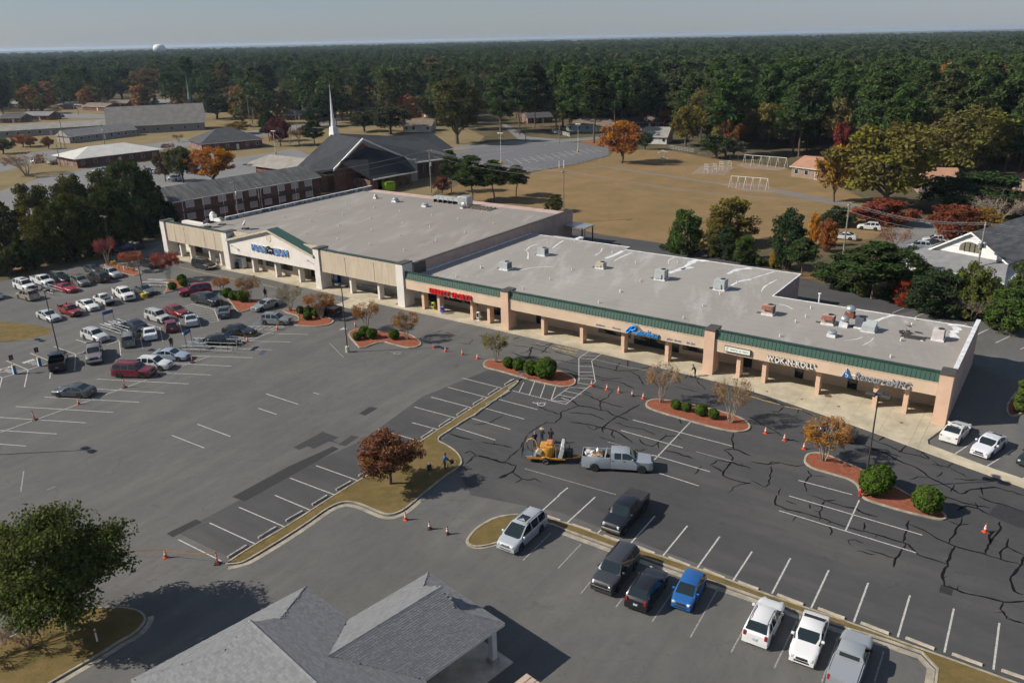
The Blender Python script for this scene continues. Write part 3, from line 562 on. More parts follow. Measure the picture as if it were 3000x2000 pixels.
for (xa,za),(xb,zb) in (((-118.9,5.72),(-106.8,8.86)),((-106.8,8.86),(-95.55,5.72))):
    r = MB(); q = [(xa,-.15,za),(xb,-.15,zb),(xb,2.2,zb),(xa,2.2,za)]
    r.add([(x,y,z)for x,y,z in q]+[(x,y,z+.14)for x,y,z in q],[(3,2,1,0),(4,5,6,7),(0,1,5,4),(2,3,7,6),(1,2,6,5),(3,0,4,7)]); r.build('gable_roof',GREEN,hall)
    r = MB(); q = [(xa,-.21,za-.05),(xb,-.21,zb-.05)]
    r.add([(x,y,z+d)for d in(-.22,.16)for x,y,z in q]+[(x,.24,z+d)for d in(-.22,.16)for x,_,z in q],[(0,1,3,2),(4,6,7,5),(2,3,7,6),(0,4,5,1)]); r.build('rake_board',BEIGE,hall)
c = MB(); c.lathe([(.0,0),(.62,0),(.62,.06),(.5,.06),(.5,.03),(0,.03)],24)
med_ = c.build('round_medallion',mat('cream_paint',(.6,.52,.38),.8,.1),gable,(-107.05,.25,7.35)); med_.rotation_euler = (R(90),0,0)
MB().box(-118.7,-110.8,1.4,1.7,5.9,7.0).build('front_parapet',BEIGE,hall); MB().box(-103.2,-95.8,1.4,1.7,5.9,7.0).build('front_parapet',BEIGE,hall)
fc = MB().box(-.42,0,.94,1.95,.1,3.2).mesh('column',OFFW)
for s in (-135.22,-132.1,-125.9,-122.61,-113.16,-106.9,-100.69,-88.15,-81.84): put(fc,'column',hall,(s,0,0))
opening(hall,'window',-117.8,-112.6,1.25,3.05,2.5,4); opening(hall,'window',-111.6,-104.4,1.25,3.05,2.5,6)
opening(hall,'door',-102.3,-98.2,.15,3.0,4.74,3); opening(hall,'door',-137.8,-134.0,.15,2.6,4.74,2)
for x,y in ((1165,320),(925,287),(660,345),(895,378),(625,437),(390,400),(865,475),(1130,410),(1385,350),(1660,385),(1885,418),(2190,458),(1945,532),(1645,487),(1407,450),(1140,517),(1390,557),(850,590),(578,543),(330,500),(1695,605),(1125,635),(1422,685),(2090,358),(1700,-5)):
    if y < 0: continue
    s,b = SB(G(*o2(x,y),6.35)); put(ventm,'vent_pipe',roof2,(s,b,6.28))
# a canopy over the dock and a lean-to at the rear corner
dk = thing('dock_lean_to','low flat lean-to with white streaked roof in the rear corner of the shops','building',(BO.x,BO.y,0),BA)
MB().box(-75.4,-66.5,35.2,38.6,-.1,3.9).build('wall',COPING,dk); MB().box(-75.4,-66.3,35.15,38.8,3.9,4.05).build('roof',ROOF2,dk); MB().box(-67.2,-66.25,35.1,38.85,4.05,4.5).build('parapet',WHITECAP,dk)
dc = thing('dock_canopy','flat metal canopy on posts at the rear of the grocery store','canopy',(BO.x,BO.y,0),BA)
MB().box(-75.5,-70.5,46.5,50.3,4.0,4.2).build('roof',GALV,dc)
for s,b in ((-70.8,46.8),(-70.8,50.0),(-73.2,50.0)): MB().box(s-.1,s+.1,b-.1,b+.1,-.06,4.0).build('post',COPING,dc)
# ------------------------------------------------------------------ signs
RED = mat('red_plastic',(.55,.012,.018),.4,.08,spec=.5); BLUE = mat('blue_plastic',(.012,.16,.50),.35,.1); SKYB = mat('light_blue_plastic',(.02,.27,.72),.35,.05)
GREYL = mat('grey_letter',(.27,.29,.33),.4,.1); DKSIDE = mat('dark_letter_side',(.09,.09,.10),.5,.1); SBLUE = mat('painted_blue_letter',(.13,.18,.33),.7,.2)
t = sign('blue FOOD LION letters with black lion on the white gable',-111.85,.24,4.65)
letters(t,'FOOD',3.95,1.2,.22,BLUE,WHITE,.03); letters(t,'LION',3.5,1.2,.22,BLUE,WHITE,.03,x=6.0)
LP = [(0,0),(.3,0),(.34,.22),(.5,.25),(.55,0),(.95,0),(.98,.3),(1.3,.34),(1.35,0),(1.72,0),(1.75,.45),(1.92,.55),(1.95,.95),(1.8,.82),(1.72,1.05),(1.5,1.12),(1.1,1.05),(.85,1.2),(.55,1.34),(.22,1.28),(.02,1.1),(-.02,.85),(.1,.68),(.02,.5),(.06,.3)]
lm = MB(); n = len(LP); lm.add([(x,-.2,z)for x,z in LP]+[(x,0,z)for x,z in LP],[tuple(range(n)),tuple(range(2*n-1,n-1,-1))]+[(i,n+i,n+(i+1)%n,(i+1)%n)for i in range(n)])
lm.box(.62,1.2,-.21,-.2,.62,.72,1).box(.62,.72,-.21,-.2,.4,.62,1).box(1.28,1.38,-.21,-.2,.5,.85,1).box(.25,.45,-.21,-.2,.85,.93,1)
lm.build('lion_emblem',[mat('black_sign',(.012,.012,.014),.4,.1),WHITE],t,(4.05,0,-.06))
t = sign('red HIBBETT SPORTS letters on the tan fascia',-70.43,.24,3.38); letters(t,'HIBBETT SPORTS',7.9,.76,.28,RED,RED,.028,gap=.1)
t = sign('small blue juniors lettering left of the Rainbow sign',-41.86,.24,3.46); letters(t,'juniors',1.32,.29,.03,SBLUE,gap=.1); letters(t,'-',.12,.29,.03,SBLUE,x=1.75)
t = sign('small blue shoes lettering just left of the Rainbow sign',-39.5,.24,3.47); letters(t,'shoes',1.2,.29,.03,SBLUE)
t = sign('small blue plus sizes lettering right of the Rainbow sign',-31.76,.24,3.46); letters(t,'plus sizes',1.9,.3,.03,SBLUE)
t = sign('small blue 14-24 numerals beside the peach pilaster',-29.13,.24,3.42); letters(t,'14-24',1.05,.32,.03,SBLUE)
t = sign('bright blue Rainbow script sign with swooping capital R',-37.45,.24,3.4)
# the script is drawn with a round-section neon-blue stroke
def stroke(pts,r,y=-.18,parent=t):
    P = smooth_path([Vector(p)for p in pts],it=2); mb = MB(); mb.tube([(p.x,y,p.y)for p in P],r,8); o = mb.build('script_stroke',SKYB,parent,smooth=60); return o
stroke([(.02,.1),(.3,.45),(.75,.95),(1.15,1.08),(1.5,.95),(1.45,.66),(1.0,.45),(.75,.4)],.1); stroke([(1.0,1.0),(.75,.6),(.5,.1),(.3,.0),(.1,.08)],.1); stroke([(.85,.42),(1.15,.3),(1.35,.08),(1.6,.08),(1.75,.2)],.09)
stroke([(2.1,.42),(1.85,.42),(1.75,.2),(1.9,.06),(2.08,.2),(2.12,.42),(2.1,.12),(2.25,.08),(2.38,.25)],.075); stroke([(2.38,.45),(2.36,.12),(2.5,.08),(2.62,.3)],.075)
stroke([(2.62,.4),(2.62,.08)],.075); stroke([(2.62,.25),(2.8,.43),(2.92,.3),(2.9,.1),(3.05,.1),(3.15,.35)],.075); stroke([(3.2,.85),(3.15,.4),(3.18,.1),(3.35,.06),(3.48,.25),(3.35,.42),(3.2,.35)],.075)
stroke([(3.85,.4),(3.65,.4),(3.58,.2),(3.72,.06),(3.88,.15),(3.9,.35),(3.8,.42)],.075); stroke([(4.0,.42),(4.02,.14),(4.14,.06),(4.26,.2),(4.28,.42),(4.32,.12),(4.46,.08),(4.56,.3),(4.54,.46)],.075)
bk = MB().prism([(0,0),(4.6,0),(4.62,.5),(2.4,.55),(1.6,1.15),(.9,1.15)],0,.12).build('backer',mat('grey_backer',(.16,.15,.15),.6,.2),t,(0,.0,-.02)); bk.rotation_euler = (R(90),0,0)
t = sign('white box sign reading BRIDGE OF HOPE in green',-24.22,.24,3.58,None)
MB().bev(-.04,3.14,-.25,0,0,.66,.02).build('frame',mat('bronze_frame',(.07,.06,.045),.5,.2),t); MB().box(.02,3.08,-.256,-.24,.05,.61).build('face',mat('white_sign_face',(.72,.74,.68),.5,.05),t)
GT = mat('green_sign_print',(.07,.22,.13),.6,.1); letters(t,'BRIDGE OF HOPE',2.1,.2,.008,GT,None,.0,x=.72,y=-.256,z=.22)
e = MB().tube([(.25+.16*math.cos(a),0,.3+.2*math.sin(a))for a in[i*.35 for i in range(2,14)]],.02,6).tube([(.2,0,.15),(.34,0,.3),(.22,0,.42),(.36,0,.5)],.02,6).build('emblem',GT,t,(.08,-.26,0))
t = sign('white WOK-N-ROLL letters on the tan fascia',-19.15,.24,3.47); letters(t,"WOK-N-ROLL'",5.45,.6,.2,mat('white_letter',(.75,.74,.71),.4,.05),DKSIDE,.022,gap=.1)
t = sign('grey italic ResourceMFG letters near the right end',-9.45,.24,3.33); letters(t,'ResourceMFG',5.65,.78,.16,GREYL,DKSIDE,.012,.18,gap=.03); MB().box(-.35,.1,-.1,-.06,.28,.42).build('bracket',WHITE,t)
t = sign('blue triangle logo board with white mark beside ResourceMFG',-10.82,.24,3.28)
tm = MB().prism([(0,0),(1.06,0),(.5,1.05)],0,.2).build('board',mat('logo_blue',(.015,.10,.30),.4,.1),t); tm.rotation_euler = (R(90),0,0)
ar = [(.53+.17*math.cos(a),.27+.14*math.sin(a))for a in[R(x)for x in range(100,-125,-20)]]
MB().tube([(.5,-.205,.85),(.44,-.205,.38)],.035,6).tube([(.44,-.205,.42)]+[(x,-.205,z)for x,z in ar],.035,6).build('mark',WHITE,t)
mb = MB()
for a,b in (((0,0),(1.06,0)),((1.06,0),(.5,1.05)),((.5,1.05),(0,0))): mb.tube([(a[0],-.1,a[1]),(b[0],-.1,b[1])],.025,6)
mb.build('rim',WHITE,t)
for s,sc_ in ((-117.4,1),(-97.2,1)):
    t = thing('wall_spotlight','slim white wall spotlight %s of the grocery gable'%('at the left end' if s<-110 else 'at the right end'),'light',W(s,.24,4.6),BA); MB().tube([(0,0,0),(.1,-.5,.35),(.5,-.7,.3)],.04,6).build('arm',GALV,t); MB().box(.4,.8,-.8,-.6,.2,.4).build('lamp_head',GALV,t)
# ------------------------------------------------------------------ plant on the roofs
HV = mat('grey_unit_paint',(.36,.39,.39),.5,.15,1); HV2 = mat('tan_unit_paint',(.42,.38,.30),.55,.2,1); HVR = mat('faded_pink_unit',(.45,.33,.28),.6,.3,1); RUST = mat('rusty_hood',(.20,.06,.035),.7,.4,3); LOUV = mat('dark_louvre',(.09,.10,.13),.5,.2)
def hvac(px,label,w=1.5,d=1.3,h=1.3,zr=4.8,body=HV,style=0,rot=BA):
    p = G(*px,zr); t = thing('rooftop_unit',label,'air conditioner',(p.x,p.y,zr),rot,'rooftop units on the flat roofs')
    MB().box(-w*.56,w*.56,-d*.58,d*.58,0,.2).build('curb',WHITECAP,t)
    b = MB().bev(-w/2,w/2,-d/2,d/2,.2,h,.03).build('casing',body,t)
    MB().lathe([(.0,0),(.36,0),(.36,.05),(.3,.05),(.3,.02),(0,.02)],18).build('fan_guard',BLACK,t,(w*.15,d*.1,h))
    for k in range(4): MB().box(w/2,w/2+.025,-d*.4+k*d*.21,-d*.4+k*d*.21+d*.16,.35,h-.2).build('louvre',LOUV if style!=1 else HV,t)
    if style == 1: MB().box(-w*.5,w*.2,-d*.62,-d*.5,.3,h*.6).build('control_box',body,t)
    if style == 2: MB().add([(-w/2,-d/2,h),(w*.45,-d/2,h),(w*.45,-d/2-.35,h-.45),(-w/2,-d/2-.35,h-.45)],[(0,1,2,3),(3,2,1,0)]).build('hood',RUST,t)
    MB().box(-w*.56-.7,-w*.56,-d*.3,d*.25,.01,.03).build('walk_pad',COPING,t)
    return t
hvac(o3(240,850),'grey rooftop unit nearest the pink parapet wall',body=LOUV if 0 else HV)
hvac(o3(560,728),'grey rooftop unit behind the one at the pink parapet wall')
hvac(o3(1060,838),'tan rooftop unit with two fans, third from the grocery hall',1.4,1.1,1.0,body=HV2,style=1)
hvac(o3(1580,935),'pale green-grey rooftop unit, fourth from the grocery hall',1.6,1.4,1.55,style=1)
hvac(o3(2090,1022),'pale green-grey rooftop unit before the roof steps back',1.6,1.4,1.55,style=1)
hvac(o4(150,1235),'pinkish unit with rusty hood alone on the roof',1.4,1.2,1.3,body=HVR,style=2)
hvac(o4(665,1318),'pinkish unit with rusty hood beside the mushroom fans',1.4,1.2,1.2,body=HVR,style=2)
hvac(o4(935,1350),'dark unit with yellow tags behind the sheet-metal hood',1.0,1.1,1.35,body=LOUV)
hvac(o4(1610,1455),'pale pinkish unit near the right end of the roof',1.25,1.2,1.35,body=mat('pale_unit',(.5,.45,.44),.6,.15))
def fan(px,label,r=.45,h=.9,zr=4.8,base=WHITECAP):
    p = G(*px,zr); t = thing('exhaust_fan',label,'exhaust fan',(p.x,p.y,zr),BA,'mushroom exhaust fans on the roofs')
    MB().box(-r,r,-r,r,0,h*.45).build('curb',base,t)
    MB().lathe([(r*.75,0),(r*.75,h*.15),(r*1.1,h*.2),(r*1.15,h*.32),(r*.9,h*.5),(r*.4,h*.58),(0.02,h*.6)],18).build('dome',GALV,t,(0,0,h*.45),smooth=50)
fan(o4(800,1340),'mushroom exhaust fan on white curb beside the dark unit',.5,1.35); fan(o4(850,1260),'mushroom exhaust fan on brown curb at the roof edge',.55,1.5,base=RUST); fan(o4(695,1425),'low mushroom vent on white curb nearest the green band',.5,.75)
fan(o2(1348,270),'mushroom vent on the grocery roof near the back edge',.6,1.0,6.28); fan(o2(1605,310),'flat mushroom vent beside the condenser rack',.6,.8,6.28); fan(o2(1178,240),'small stepped vent near the lime green container',.4,.9,6.28)
p = G(*o4(1015,1378),4.8); t = thing('sheet_metal_hood','grey sheet-metal hood with sloping top beside the dark unit','roof hood',(p.x,p.y,4.8),BA)
MB().add([(-.75,-.7,0),(.75,-.7,0),(.75,.7,0),(-.75,.7,0),(-.75,-.7,.75),(.75,-.7,.75),(.75,.7,1.2),(-.75,.7,1.2)],[(0,1,5,4),(1,2,6,5),(2,3,7,6),(3,0,4,7),(4,5,6,7)]).build('casing',HV,t); MB().box(-.82,.82,-.76,.76,0,.12).build('curb',WHITECAP,t)
def dish(px,label,zr,r=.55,az=40,ballast=True):
    p = G(*px,zr); t = thing('satellite_dish',label,'satellite dish',(p.x,p.y,zr),0,'satellite dishes on the roofs')
    MB().box(-.7,.7,-.08,.08,0,.1).box(-.08,.08,-.7,.7,.1,.2).build('frame',COPING,t); MB().tube([(0,0,.1),(0,0,1.0)],.05,8).build('mast',GALV,t)
    M = Matrix.Rotation(R(az),4,'Z') @ Matrix.Rotation(R(52),4,'Y'); prof = [(r*k/6,.18*(k/6)**2*r*2)for k in range(7)]
    mb = MB().lathe([(max(.01,a),b)for a,b in prof]+[(r*.98,.36*r+.02),(.01,.02)],20); mb.v = [tuple(M@Vector(v))for v in mb.v]
    mb.build('reflector',mat('dish_grey',(.34,.33,.32),.6,.15),t,(0,0,1.05),smooth=40)
    e = M @ Vector((0,0,.55)); MB().tube([M@Vector((r*.9,0,.3*r)),e],.02,5).build('feed_arm',GALV,t,(0,0,1.05))
    for x,y in ((-.5,-.3),(.4,-.35),(-.45,.3),(.45,.3)): MB().box(x-.2,x+.2,y-.1,y+.1,.1,.26).build('ballast_block',COPING,t)
dish(o1(1790,490),'satellite dish on the grocery roof nearest the left parapet',6.28,.75,160); dish(o1(1915,470),'edge-on satellite dish behind the other two on the grocery roof',6.28,.6,75); dish(o1(2115,505),'round satellite dish behind the grocery gable',6.28,.75,200); dish(o4(1330,1400),'white satellite dish near the right end of the shop roof',4.8,.55,20)
p = G(*o4(1395,1440),4.8); t = thing('antenna_sled','ballasted black pipe sled beside the dish on the shop roof','roof frame',(p.x,p.y,4.8),BA)
for k in range(5): MB().tube([(-1.3,-.5+k*.25,.12+.05*(k%2)),(1.3,-.45+k*.25,.12)],.05,6).build('pipe',BLACK,t)
MB().box(-1.2,-.9,-.6,.6,0,.08).box(.9,1.2,-.6,.6,0,.08).build('rail',WHITECAP,t)
p = G(*o1(1840,420),6.2); t = thing('rooftop_unit','white stepped rooftop unit behind the left parapet','air conditioner',(p.x,p.y,6.0),BA,'rooftop units on the flat roofs'); MB().bev(-.6,.6,-.5,.5,0,1.3,.05).build('casing',WHITE,t); MB().lathe([(.45,0),(.5,.15),(.3,.4),(.02,.5)],14).build('dome',WHITE,t,(-.1,0,1.3)); MB().box(.7,3.0,-.5,.5,0,.6).build('duct',WHITE,t)
# condenser rack on timbers
p = G(*o2(1850,285),6.28); t = thing('condenser_rack','row of condensers on a steel frame on the grocery roof','condenser',(p.x,p.y,6.28),BA)
for k in range(5): MB().box(-5+k*1.35,-3.8+k*1.35,-.6,.6,.7,1.35).build('condenser',HV,t)
MB().bev(1.9,4.4,-1.0,1.0,.15,1.9,.05).build('cabinet',GALV,t)
for k in range(6): MB().box(-5.1+k*1.35,-5.0+k*1.35,-.6,.6,.0,.72).build('leg',BLACK,t)
p = G(*o2(2080,325),6.28); t = thing('timber_rack','weathered timber pipe rack beside the condensers','timber rack',(p.x,p.y,6.28),BA); WOOD = mat('weathered_timber',(.19,.15,.11),.9,.35,2)
for k in range(7): MB().box(-3.2+k*1.0,-2.9+k*1.0,-1.6,1.3,.12,.3).build('beam',WOOD,t)
MB().box(-3.6,3.6,-1.5,-1.3,0,.12).box(-3.6,3.6,1.0,1.2,0,.12).build('sleeper',WOOD,t)
p = G(*o2(1925,325),6.28); t = thing('gooseneck_vent','white gooseneck duct in front of the condensers','duct',(p.x,p.y,6.28),BA); MB().tube([(0,0,0),(0,0,.7),(.1,0,1.0),(.4,0,1.1),(.62,0,.9),(.65,0,.7)],.28,12).build('duct',GALV,t,smooth=50); MB().box(-.4,.4,-.4,.4,0,.15).build('curb',WHITECAP,t)
# ------------------------------------------------------------------ things on the pavement
def W2(s,b,z=.15): return W(s,b,z)
for s,c,lab in ((-97.0,(.30,.02,.02),'red vending machine under the grocery arcade'),(-96.0,(.03,.03,.03),'black vending machine under the grocery arcade'),(-95.0,(.012,.05,.18),'dark blue vending machine next to the pilaster')):
    t = thing('vending_machine',lab,'vending machine',W2(s,4.2),BA,'vending machines'); MB().bev(-.45,.45,-.4,.4,0,1.85,.03).build('cabinet',mat('vending_paint',c,.4,.15),t); MB().box(-.38,.38,-.412,-.39,.7,1.7).build('front_panel',mat('vending_front',tuple(min(.6,x*2+.1)for x in c),.3,.3,3),t)
def news(s,b,lab,c,h=1.15):
    t = thing('news_box',lab,'newspaper box',W2(s,b),BA); m = mat('box_paint',c,.5,.12); MB().box(-.06,.06,-.06,.06,0,.4).box(-.2,.2,-.18,.18,0,.04).build('pedestal',m,t); MB().bev(-.25,.25,-.22,.22,.35,h,.04).build('cabinet',m,t); MB().box(-.18,.18,-.235,-.21,.55,h-.1).build('door',GLASS,t)
news(-71.2,1.6,'yellow-green newspaper box by the first peach columns',(.48,.5,.04)); news(-68.7,.8,'blue newspaper box beside the second peach column',(.08,.14,.55)); news(-62.2,1.2,'white newspaper box beside a column under the red letters',(.66,.66,.64),1.3)
t = thing('ice_merchandiser','white and grey ice freezer beside the grocery entrance','freezer',W2(-117.9,1.9),BA); MB().bev(-.8,.8,-.5,.5,.1,2.05,.04).build('cabinet',WHITE,t)
for k in (-1,1): MB().box(k*.38-.34,k*.38+.34,-.52,-.49,.2,1.9).build('door',HV,t)
letters(t,'ICE',.9,.35,.01,BLUE,x=-.45,y=-.53,z=1.45)
t = thing('trash_can','black litter bin beside the grocery pilaster','litter bin',W2(-118.4,1.1),0); MB().lathe([(.28,0),(.32,.8),(.34,.82),(.3,1.0),(.1,1.08)],14).build('can',BLACK,t)
t = thing('wall_poster','blue poster on the wall behind the yellow newspaper box','poster',W(-73.05,4.66,1.3),BA); MB().box(-.3,.3,-.02,.0,0,.9).build('sheet',mat('poster_blue',(.03,.1,.28),.5,.3,6),t)
# ------------------------------------------------------------------ vehicles
TYRE = mat('tyre_rubber',(.016,.016,.016),.85,.2); RIM = mat('alloy_rim',(.45,.45,.46),.3,.1,metal=.8); RIMD = mat('dark_rim',(.06,.06,.065),.4,.1,metal=.6)
HEADL = mat('headlight_lens',(.55,.57,.58),.12,.15,6,spec=.8); TAILL = mat('taillight_lens',(.30,.012,.014),.2,.1,5); PLATE = mat('number_plate',(.45,.5,.6),.5,.3,12); UNDER = mat('underbody_shade_fill',(.01,.01,.01),.9,0)
GRILLE = mat('grille_black',(.02,.02,.022),.35,.1); BEDL = mat('bed_liner',(.028,.028,.03),.8,.2)
_paint = {}
def paint(c,metal=.25):
    k = (c,metal)
    if k not in _paint: _paint[k] = mat('car_paint',c,.38,0,metal=metal,coat=.9,spec=.5)
    return _paint[k]
SPEC = {
 'sedan':dict(L=4.85,W=1.84,wb=2.8,fo=.95,r=.335,belt=(.94,.99),ws=(1.45,2.2),rg=(3.45,4.2),pil=(2.75,),P=((0,.45),(.04,.62),(.15,.71),(.55,.81),(1.45,.95),(1.85,1.18),(2.2,1.36),(2.5,1.43),(3.0,1.45),(3.45,1.39),(3.85,1.23),(4.2,1.08),(4.65,1.03),(4.8,.92),(4.85,.55))),
 'coupe':dict(L=4.75,W=1.9,wb=2.7,fo=.9,r=.35,belt=(.9,.98),ws=(1.7,2.45),rg=(3.3,4.25),pil=(3.25,),P=((0,.45),(.05,.66),(.2,.74),(1.0,.86),(1.7,.94),(2.1,1.14),(2.45,1.3),(2.75,1.37),(3.3,1.33),(3.8,1.18),(4.25,1.05),(4.65,1.02),(4.72,.9),(4.75,.55))),
 'crossover':dict(L=4.65,W=1.86,wb=2.69,fo=.92,r=.355,belt=(1.03,1.12),ws=(1.3,1.95),rg=(3.95,4.42),pil=(2.6,3.45),rails=1,P=((0,.5),(.05,.76),(.2,.89),(.6,.99),(1.3,1.08),(1.65,1.36),(1.95,1.57),(2.25,1.65),(3.0,1.68),(3.95,1.63),(4.2,1.4),(4.42,1.16),(4.58,1.0),(4.65,.55))),
 'big_suv':dict(L=5.1,W=2.0,wb=2.95,fo=.98,r=.385,belt=(1.13,1.18),ws=(1.35,1.95),rg=(4.82,5.03),pil=(2.75,3.7),rails=1,P=((0,.6),(.04,.95),(.16,1.06),(1.35,1.16),(1.68,1.5),(1.95,1.74),(2.25,1.83),(4.4,1.84),(4.82,1.77),(4.94,1.45),(5.03,1.2),(5.07,1.0),(5.1,.55))),
 'boxy_suv':dict(L=4.65,W=1.84,wb=2.72,fo=.8,r=.36,belt=(1.1,1.14),ws=(1.3,1.78),rg=(4.38,4.55),pil=(2.5,3.4),rails=1,P=((0,.58),(.04,.92),(.14,1.02),(1.3,1.1),(1.55,1.42),(1.78,1.66),(2.1,1.74),(4.0,1.75),(4.38,1.68),(4.48,1.4),(4.55,1.15),(4.6,1.0),(4.65,.55))),
 'minivan':dict(L=5.15,W=1.99,wb=3.06,fo=.98,r=.36,belt=(1.0,1.1),ws=(.95,2.05),rg=(4.78,5.07),pil=(2.7,3.75),rails=1,P=((0,.48),(.05,.7),(.2,.83),(.95,1.03),(1.5,1.36),(2.05,1.65),(2.5,1.75),(4.4,1.74),(4.78,1.67),(4.94,1.4),(5.07,1.14),(5.11,.95),(5.15,.55))),
 'hatchback':dict(L=3.82,W=1.69,wb=2.46,fo=.75,r=.3,belt=(.93,1.02),ws=(.8,1.55),rg=(3.3,3.68),pil=(2.2,),P=((0,.45),(.05,.68),(.2,.78),(.8,.97),(1.2,1.24),(1.55,1.43),(1.85,1.5),(2.7,1.52),(3.3,1.45),(3.5,1.25),(3.68,1.05),(3.77,.9),(3.82,.5))),
 'crew_pickup':dict(L=5.85,W=2.02,wb=3.68,fo=.95,r=.4,belt=(1.24,1.27),ws=(1.5,2.15),cab=3.85,rail=1.36,pil=(2.85,),P=((0,.68),(.05,1.02),(.16,1.13),(1.5,1.24),(1.85,1.56),(2.15,1.81),(2.45,1.9),(3.5,1.92),(3.85,1.87))),
 'ext_pickup':dict(L=5.6,W=1.98,wb=3.5,fo=.92,r=.385,belt=(1.15,1.19),ws=(1.45,2.05),cab=3.35,rail=1.28,pil=(2.75,),P=((0,.62),(.05,.94),(.16,1.05),(1.45,1.16),(1.78,1.48),(2.05,1.72),(2.35,1.79),(3.1,1.8),(3.35,1.75))),
 'small_pickup':dict(L=4.9,W=1.74,wb=3.0,fo=.8,r=.33,belt=(1.03,1.05),ws=(1.25,1.8),cab=2.95,rail=1.1,pil=(2.35,),P=((0,.5),(.05,.82),(.15,.91),(1.25,1.01),(1.55,1.32),(1.8,1.55),(2.1,1.62),(2.75,1.63),(2.95,1.58))),
 'dually':dict(L=6.7,W=2.04,wb=4.47,fo=.98,r=.4,belt=(1.34,1.37),ws=(1.5,2.15),cab=3.95,rail=1.46,pil=(2.9,),flare=.19,P=((0,.75),(.05,1.12),(.16,1.22),(1.5,1.33),(1.85,1.66),(2.15,1.9),(2.45,1.99),(3.6,2.0),(3.95,1.95))),
}
def car_meshes(kind):
    S = SPEC[kind]; L,Wd,wb,fo,r = (S[k]for k in('L','W','wb','fo','r')); xf = wb / 2 + fo; ax = (wb/2,-wb/2); ra = r * 1.17
    pd = [p[0]for p in S['P']]; pz = [p[1]for p in S['P']]; end = S.get('cab',L)
    xs = sorted(set([round(xf-d,3)for d in pd])|{round(a+ra*k,3)for a in ax for k in(-1.02,-.98,-.8,-.5,-.17,.17,.5,.8,.98,1.02)}|{round(xf-p+e,3)for p in S['pil']for e in(-.05,.05)}|{round(xf-d,3)for d in(.02,.3)},reverse=True)
    def w(x):
        f = max(0,(x-(xf-1.1))/1.1); q = max(0,(-x-(L-xf-.8))/.8); return Wd / 2 * (1-.13*f**2.2-.07*q**2)
    def zarch(x):
        z = .24 if 'pick' not in kind and kind != 'dually' else .34
        for a in ax:
            if abs(x-a) < ra: z = max(z,r+math.sqrt(ra*ra-(x-a)**2))
        return z
    def ztop(x): return float(np.interp(xf-x,pd,pz))
    def belt(x): return float(np.interp(xf-x,(S['ws'][0],end),S['belt']))
    def flare(x): return S.get('flare',0) * max(0,1-abs(x+wb/2)/.85) ** .5 if S.get('flare') and x < -wb / 2 + .85 else 0
    def section(x,bed=False):
        W_ = w(x); zb = zarch(x); fl = flare(x)
        low = [(W_*.8,zb),(W_*.985+fl,zb),(W_*1.0+fl,max(zb+.05,.62 if not bed else .75))]
        if bed:
            R_ = S['rail']; return low + [(W_*.99+fl*.6,max(zb+.1,R_-.22)),(W_*.975,R_),(W_*.90,R_),(W_*.89,.78),(0,.78)]
        zt = ztop(x); zbt = belt(x)
        if zt > zbt + .03:
            k = (zt-zbt); wr = W_ * (.95-.30*k)
            return low + [(W_*.985,max(zb+.08,zbt-.1)),(W_*.95,zbt),(wr,zt-.07*min(1,k/.3)),(wr*.87,zt-.015),(0,zt)]
        zs = max(zb+.1,min(zbt,zt)-.07)
        return low + [(W_*.985,max(zb+.07,zs-.06)),(W_*.94,zs),(W_*.8,zt-.015),(W_*.62,zt-.006),(0,zt)]
    out = {k:MB()for k in('body','windshield','rear_window','wl','wr')}
    def loft(xs_,bed=False,tgt='body'):
        sec = [section(x,bed)for x in xs_]
        for i in range(len(xs_)-1):
            xa,xb = xs_[i],xs_[i+1]; A,B = sec[i],sec[i+1]; xm = (xa+xb) / 2; d = xf - xm
            for k in range(7):
                if A[k] == A[k+1] and B[k] == B[k+1]: continue
                t = tgt
                if not bed:
                    tall = ztop(xm) > belt(xm) + .1
                    pil = any(abs(d-p)<.049 for p in S['pil'])
                    if k == 4 and tall and not pil and S['ws'][0] + .12 < d < min(end,S.get('rg',(0,end))[1]) - .22: t = 'w'
                    if k == 6 and S['ws'][0] < d < S['ws'][1]: t = 'windshield'
                    if k == 6 and 'rg' in S and S['rg'][0] < d < S['rg'][1]: t = 'rear_window'
                for sgn in (1,-1):
                    q = [(xa,sgn*A[k][0],A[k][1]),(xa,sgn*A[k+1][0],A[k+1][1]),(xb,sgn*B[k+1][0],B[k+1][1]),(xb,sgn*B[k][0],B[k][1])]
                    if sgn < 0: q.reverse()
                    u = []
                    for p in q:
                        if p not in u: u.append(p)
                    if len(u) < 3: continue
                    out['wl' if t=='w' and sgn>0 else 'wr' if t=='w' else t].add(u,[tuple(range(len(u)))])
        for i,rev in ((0,False),(-1,True)):
            x = xs_[i]; ring = [(x,y,z)for y,z in sec[i]] + [(x,-y,z)for y,z in reversed(sec[i][:-1])]
            if bed: continue
            out[tgt].poly(ring if rev else ring[::-1])
    xs_cab = [x for x in xs if x>=round(xf-end,3)-1e-6]; loft(xs_cab)
    M = {}
    if 'cab' in S:
        xb0,xb1 = xf - S['cab'] - .03,xf - L; out['bed'] = MB()
        xs_bed = [xb0] + [x for x in xs if xb1+.05<x<xb0-.02] + [xb1]; loft(xs_bed,True,'bed'); b = out['bed']; R_ = S['rail']; W_ = w(xb1)
        b.box(xb1,xb1+.06,-W_*.97,W_*.97,.55,R_-.004); b.box(xb0-.05,xb0,-W_*.93,W_*.93,.55,R_-.01)
        zt = ztop(xf-end); Wc = w(xf-end); out['rear_window'].box(xf-end-.012,xf-end+.01,-Wc*.62,Wc*.62,S['belt'][1]+.08,zt-.14)
        for k in range(3): pass
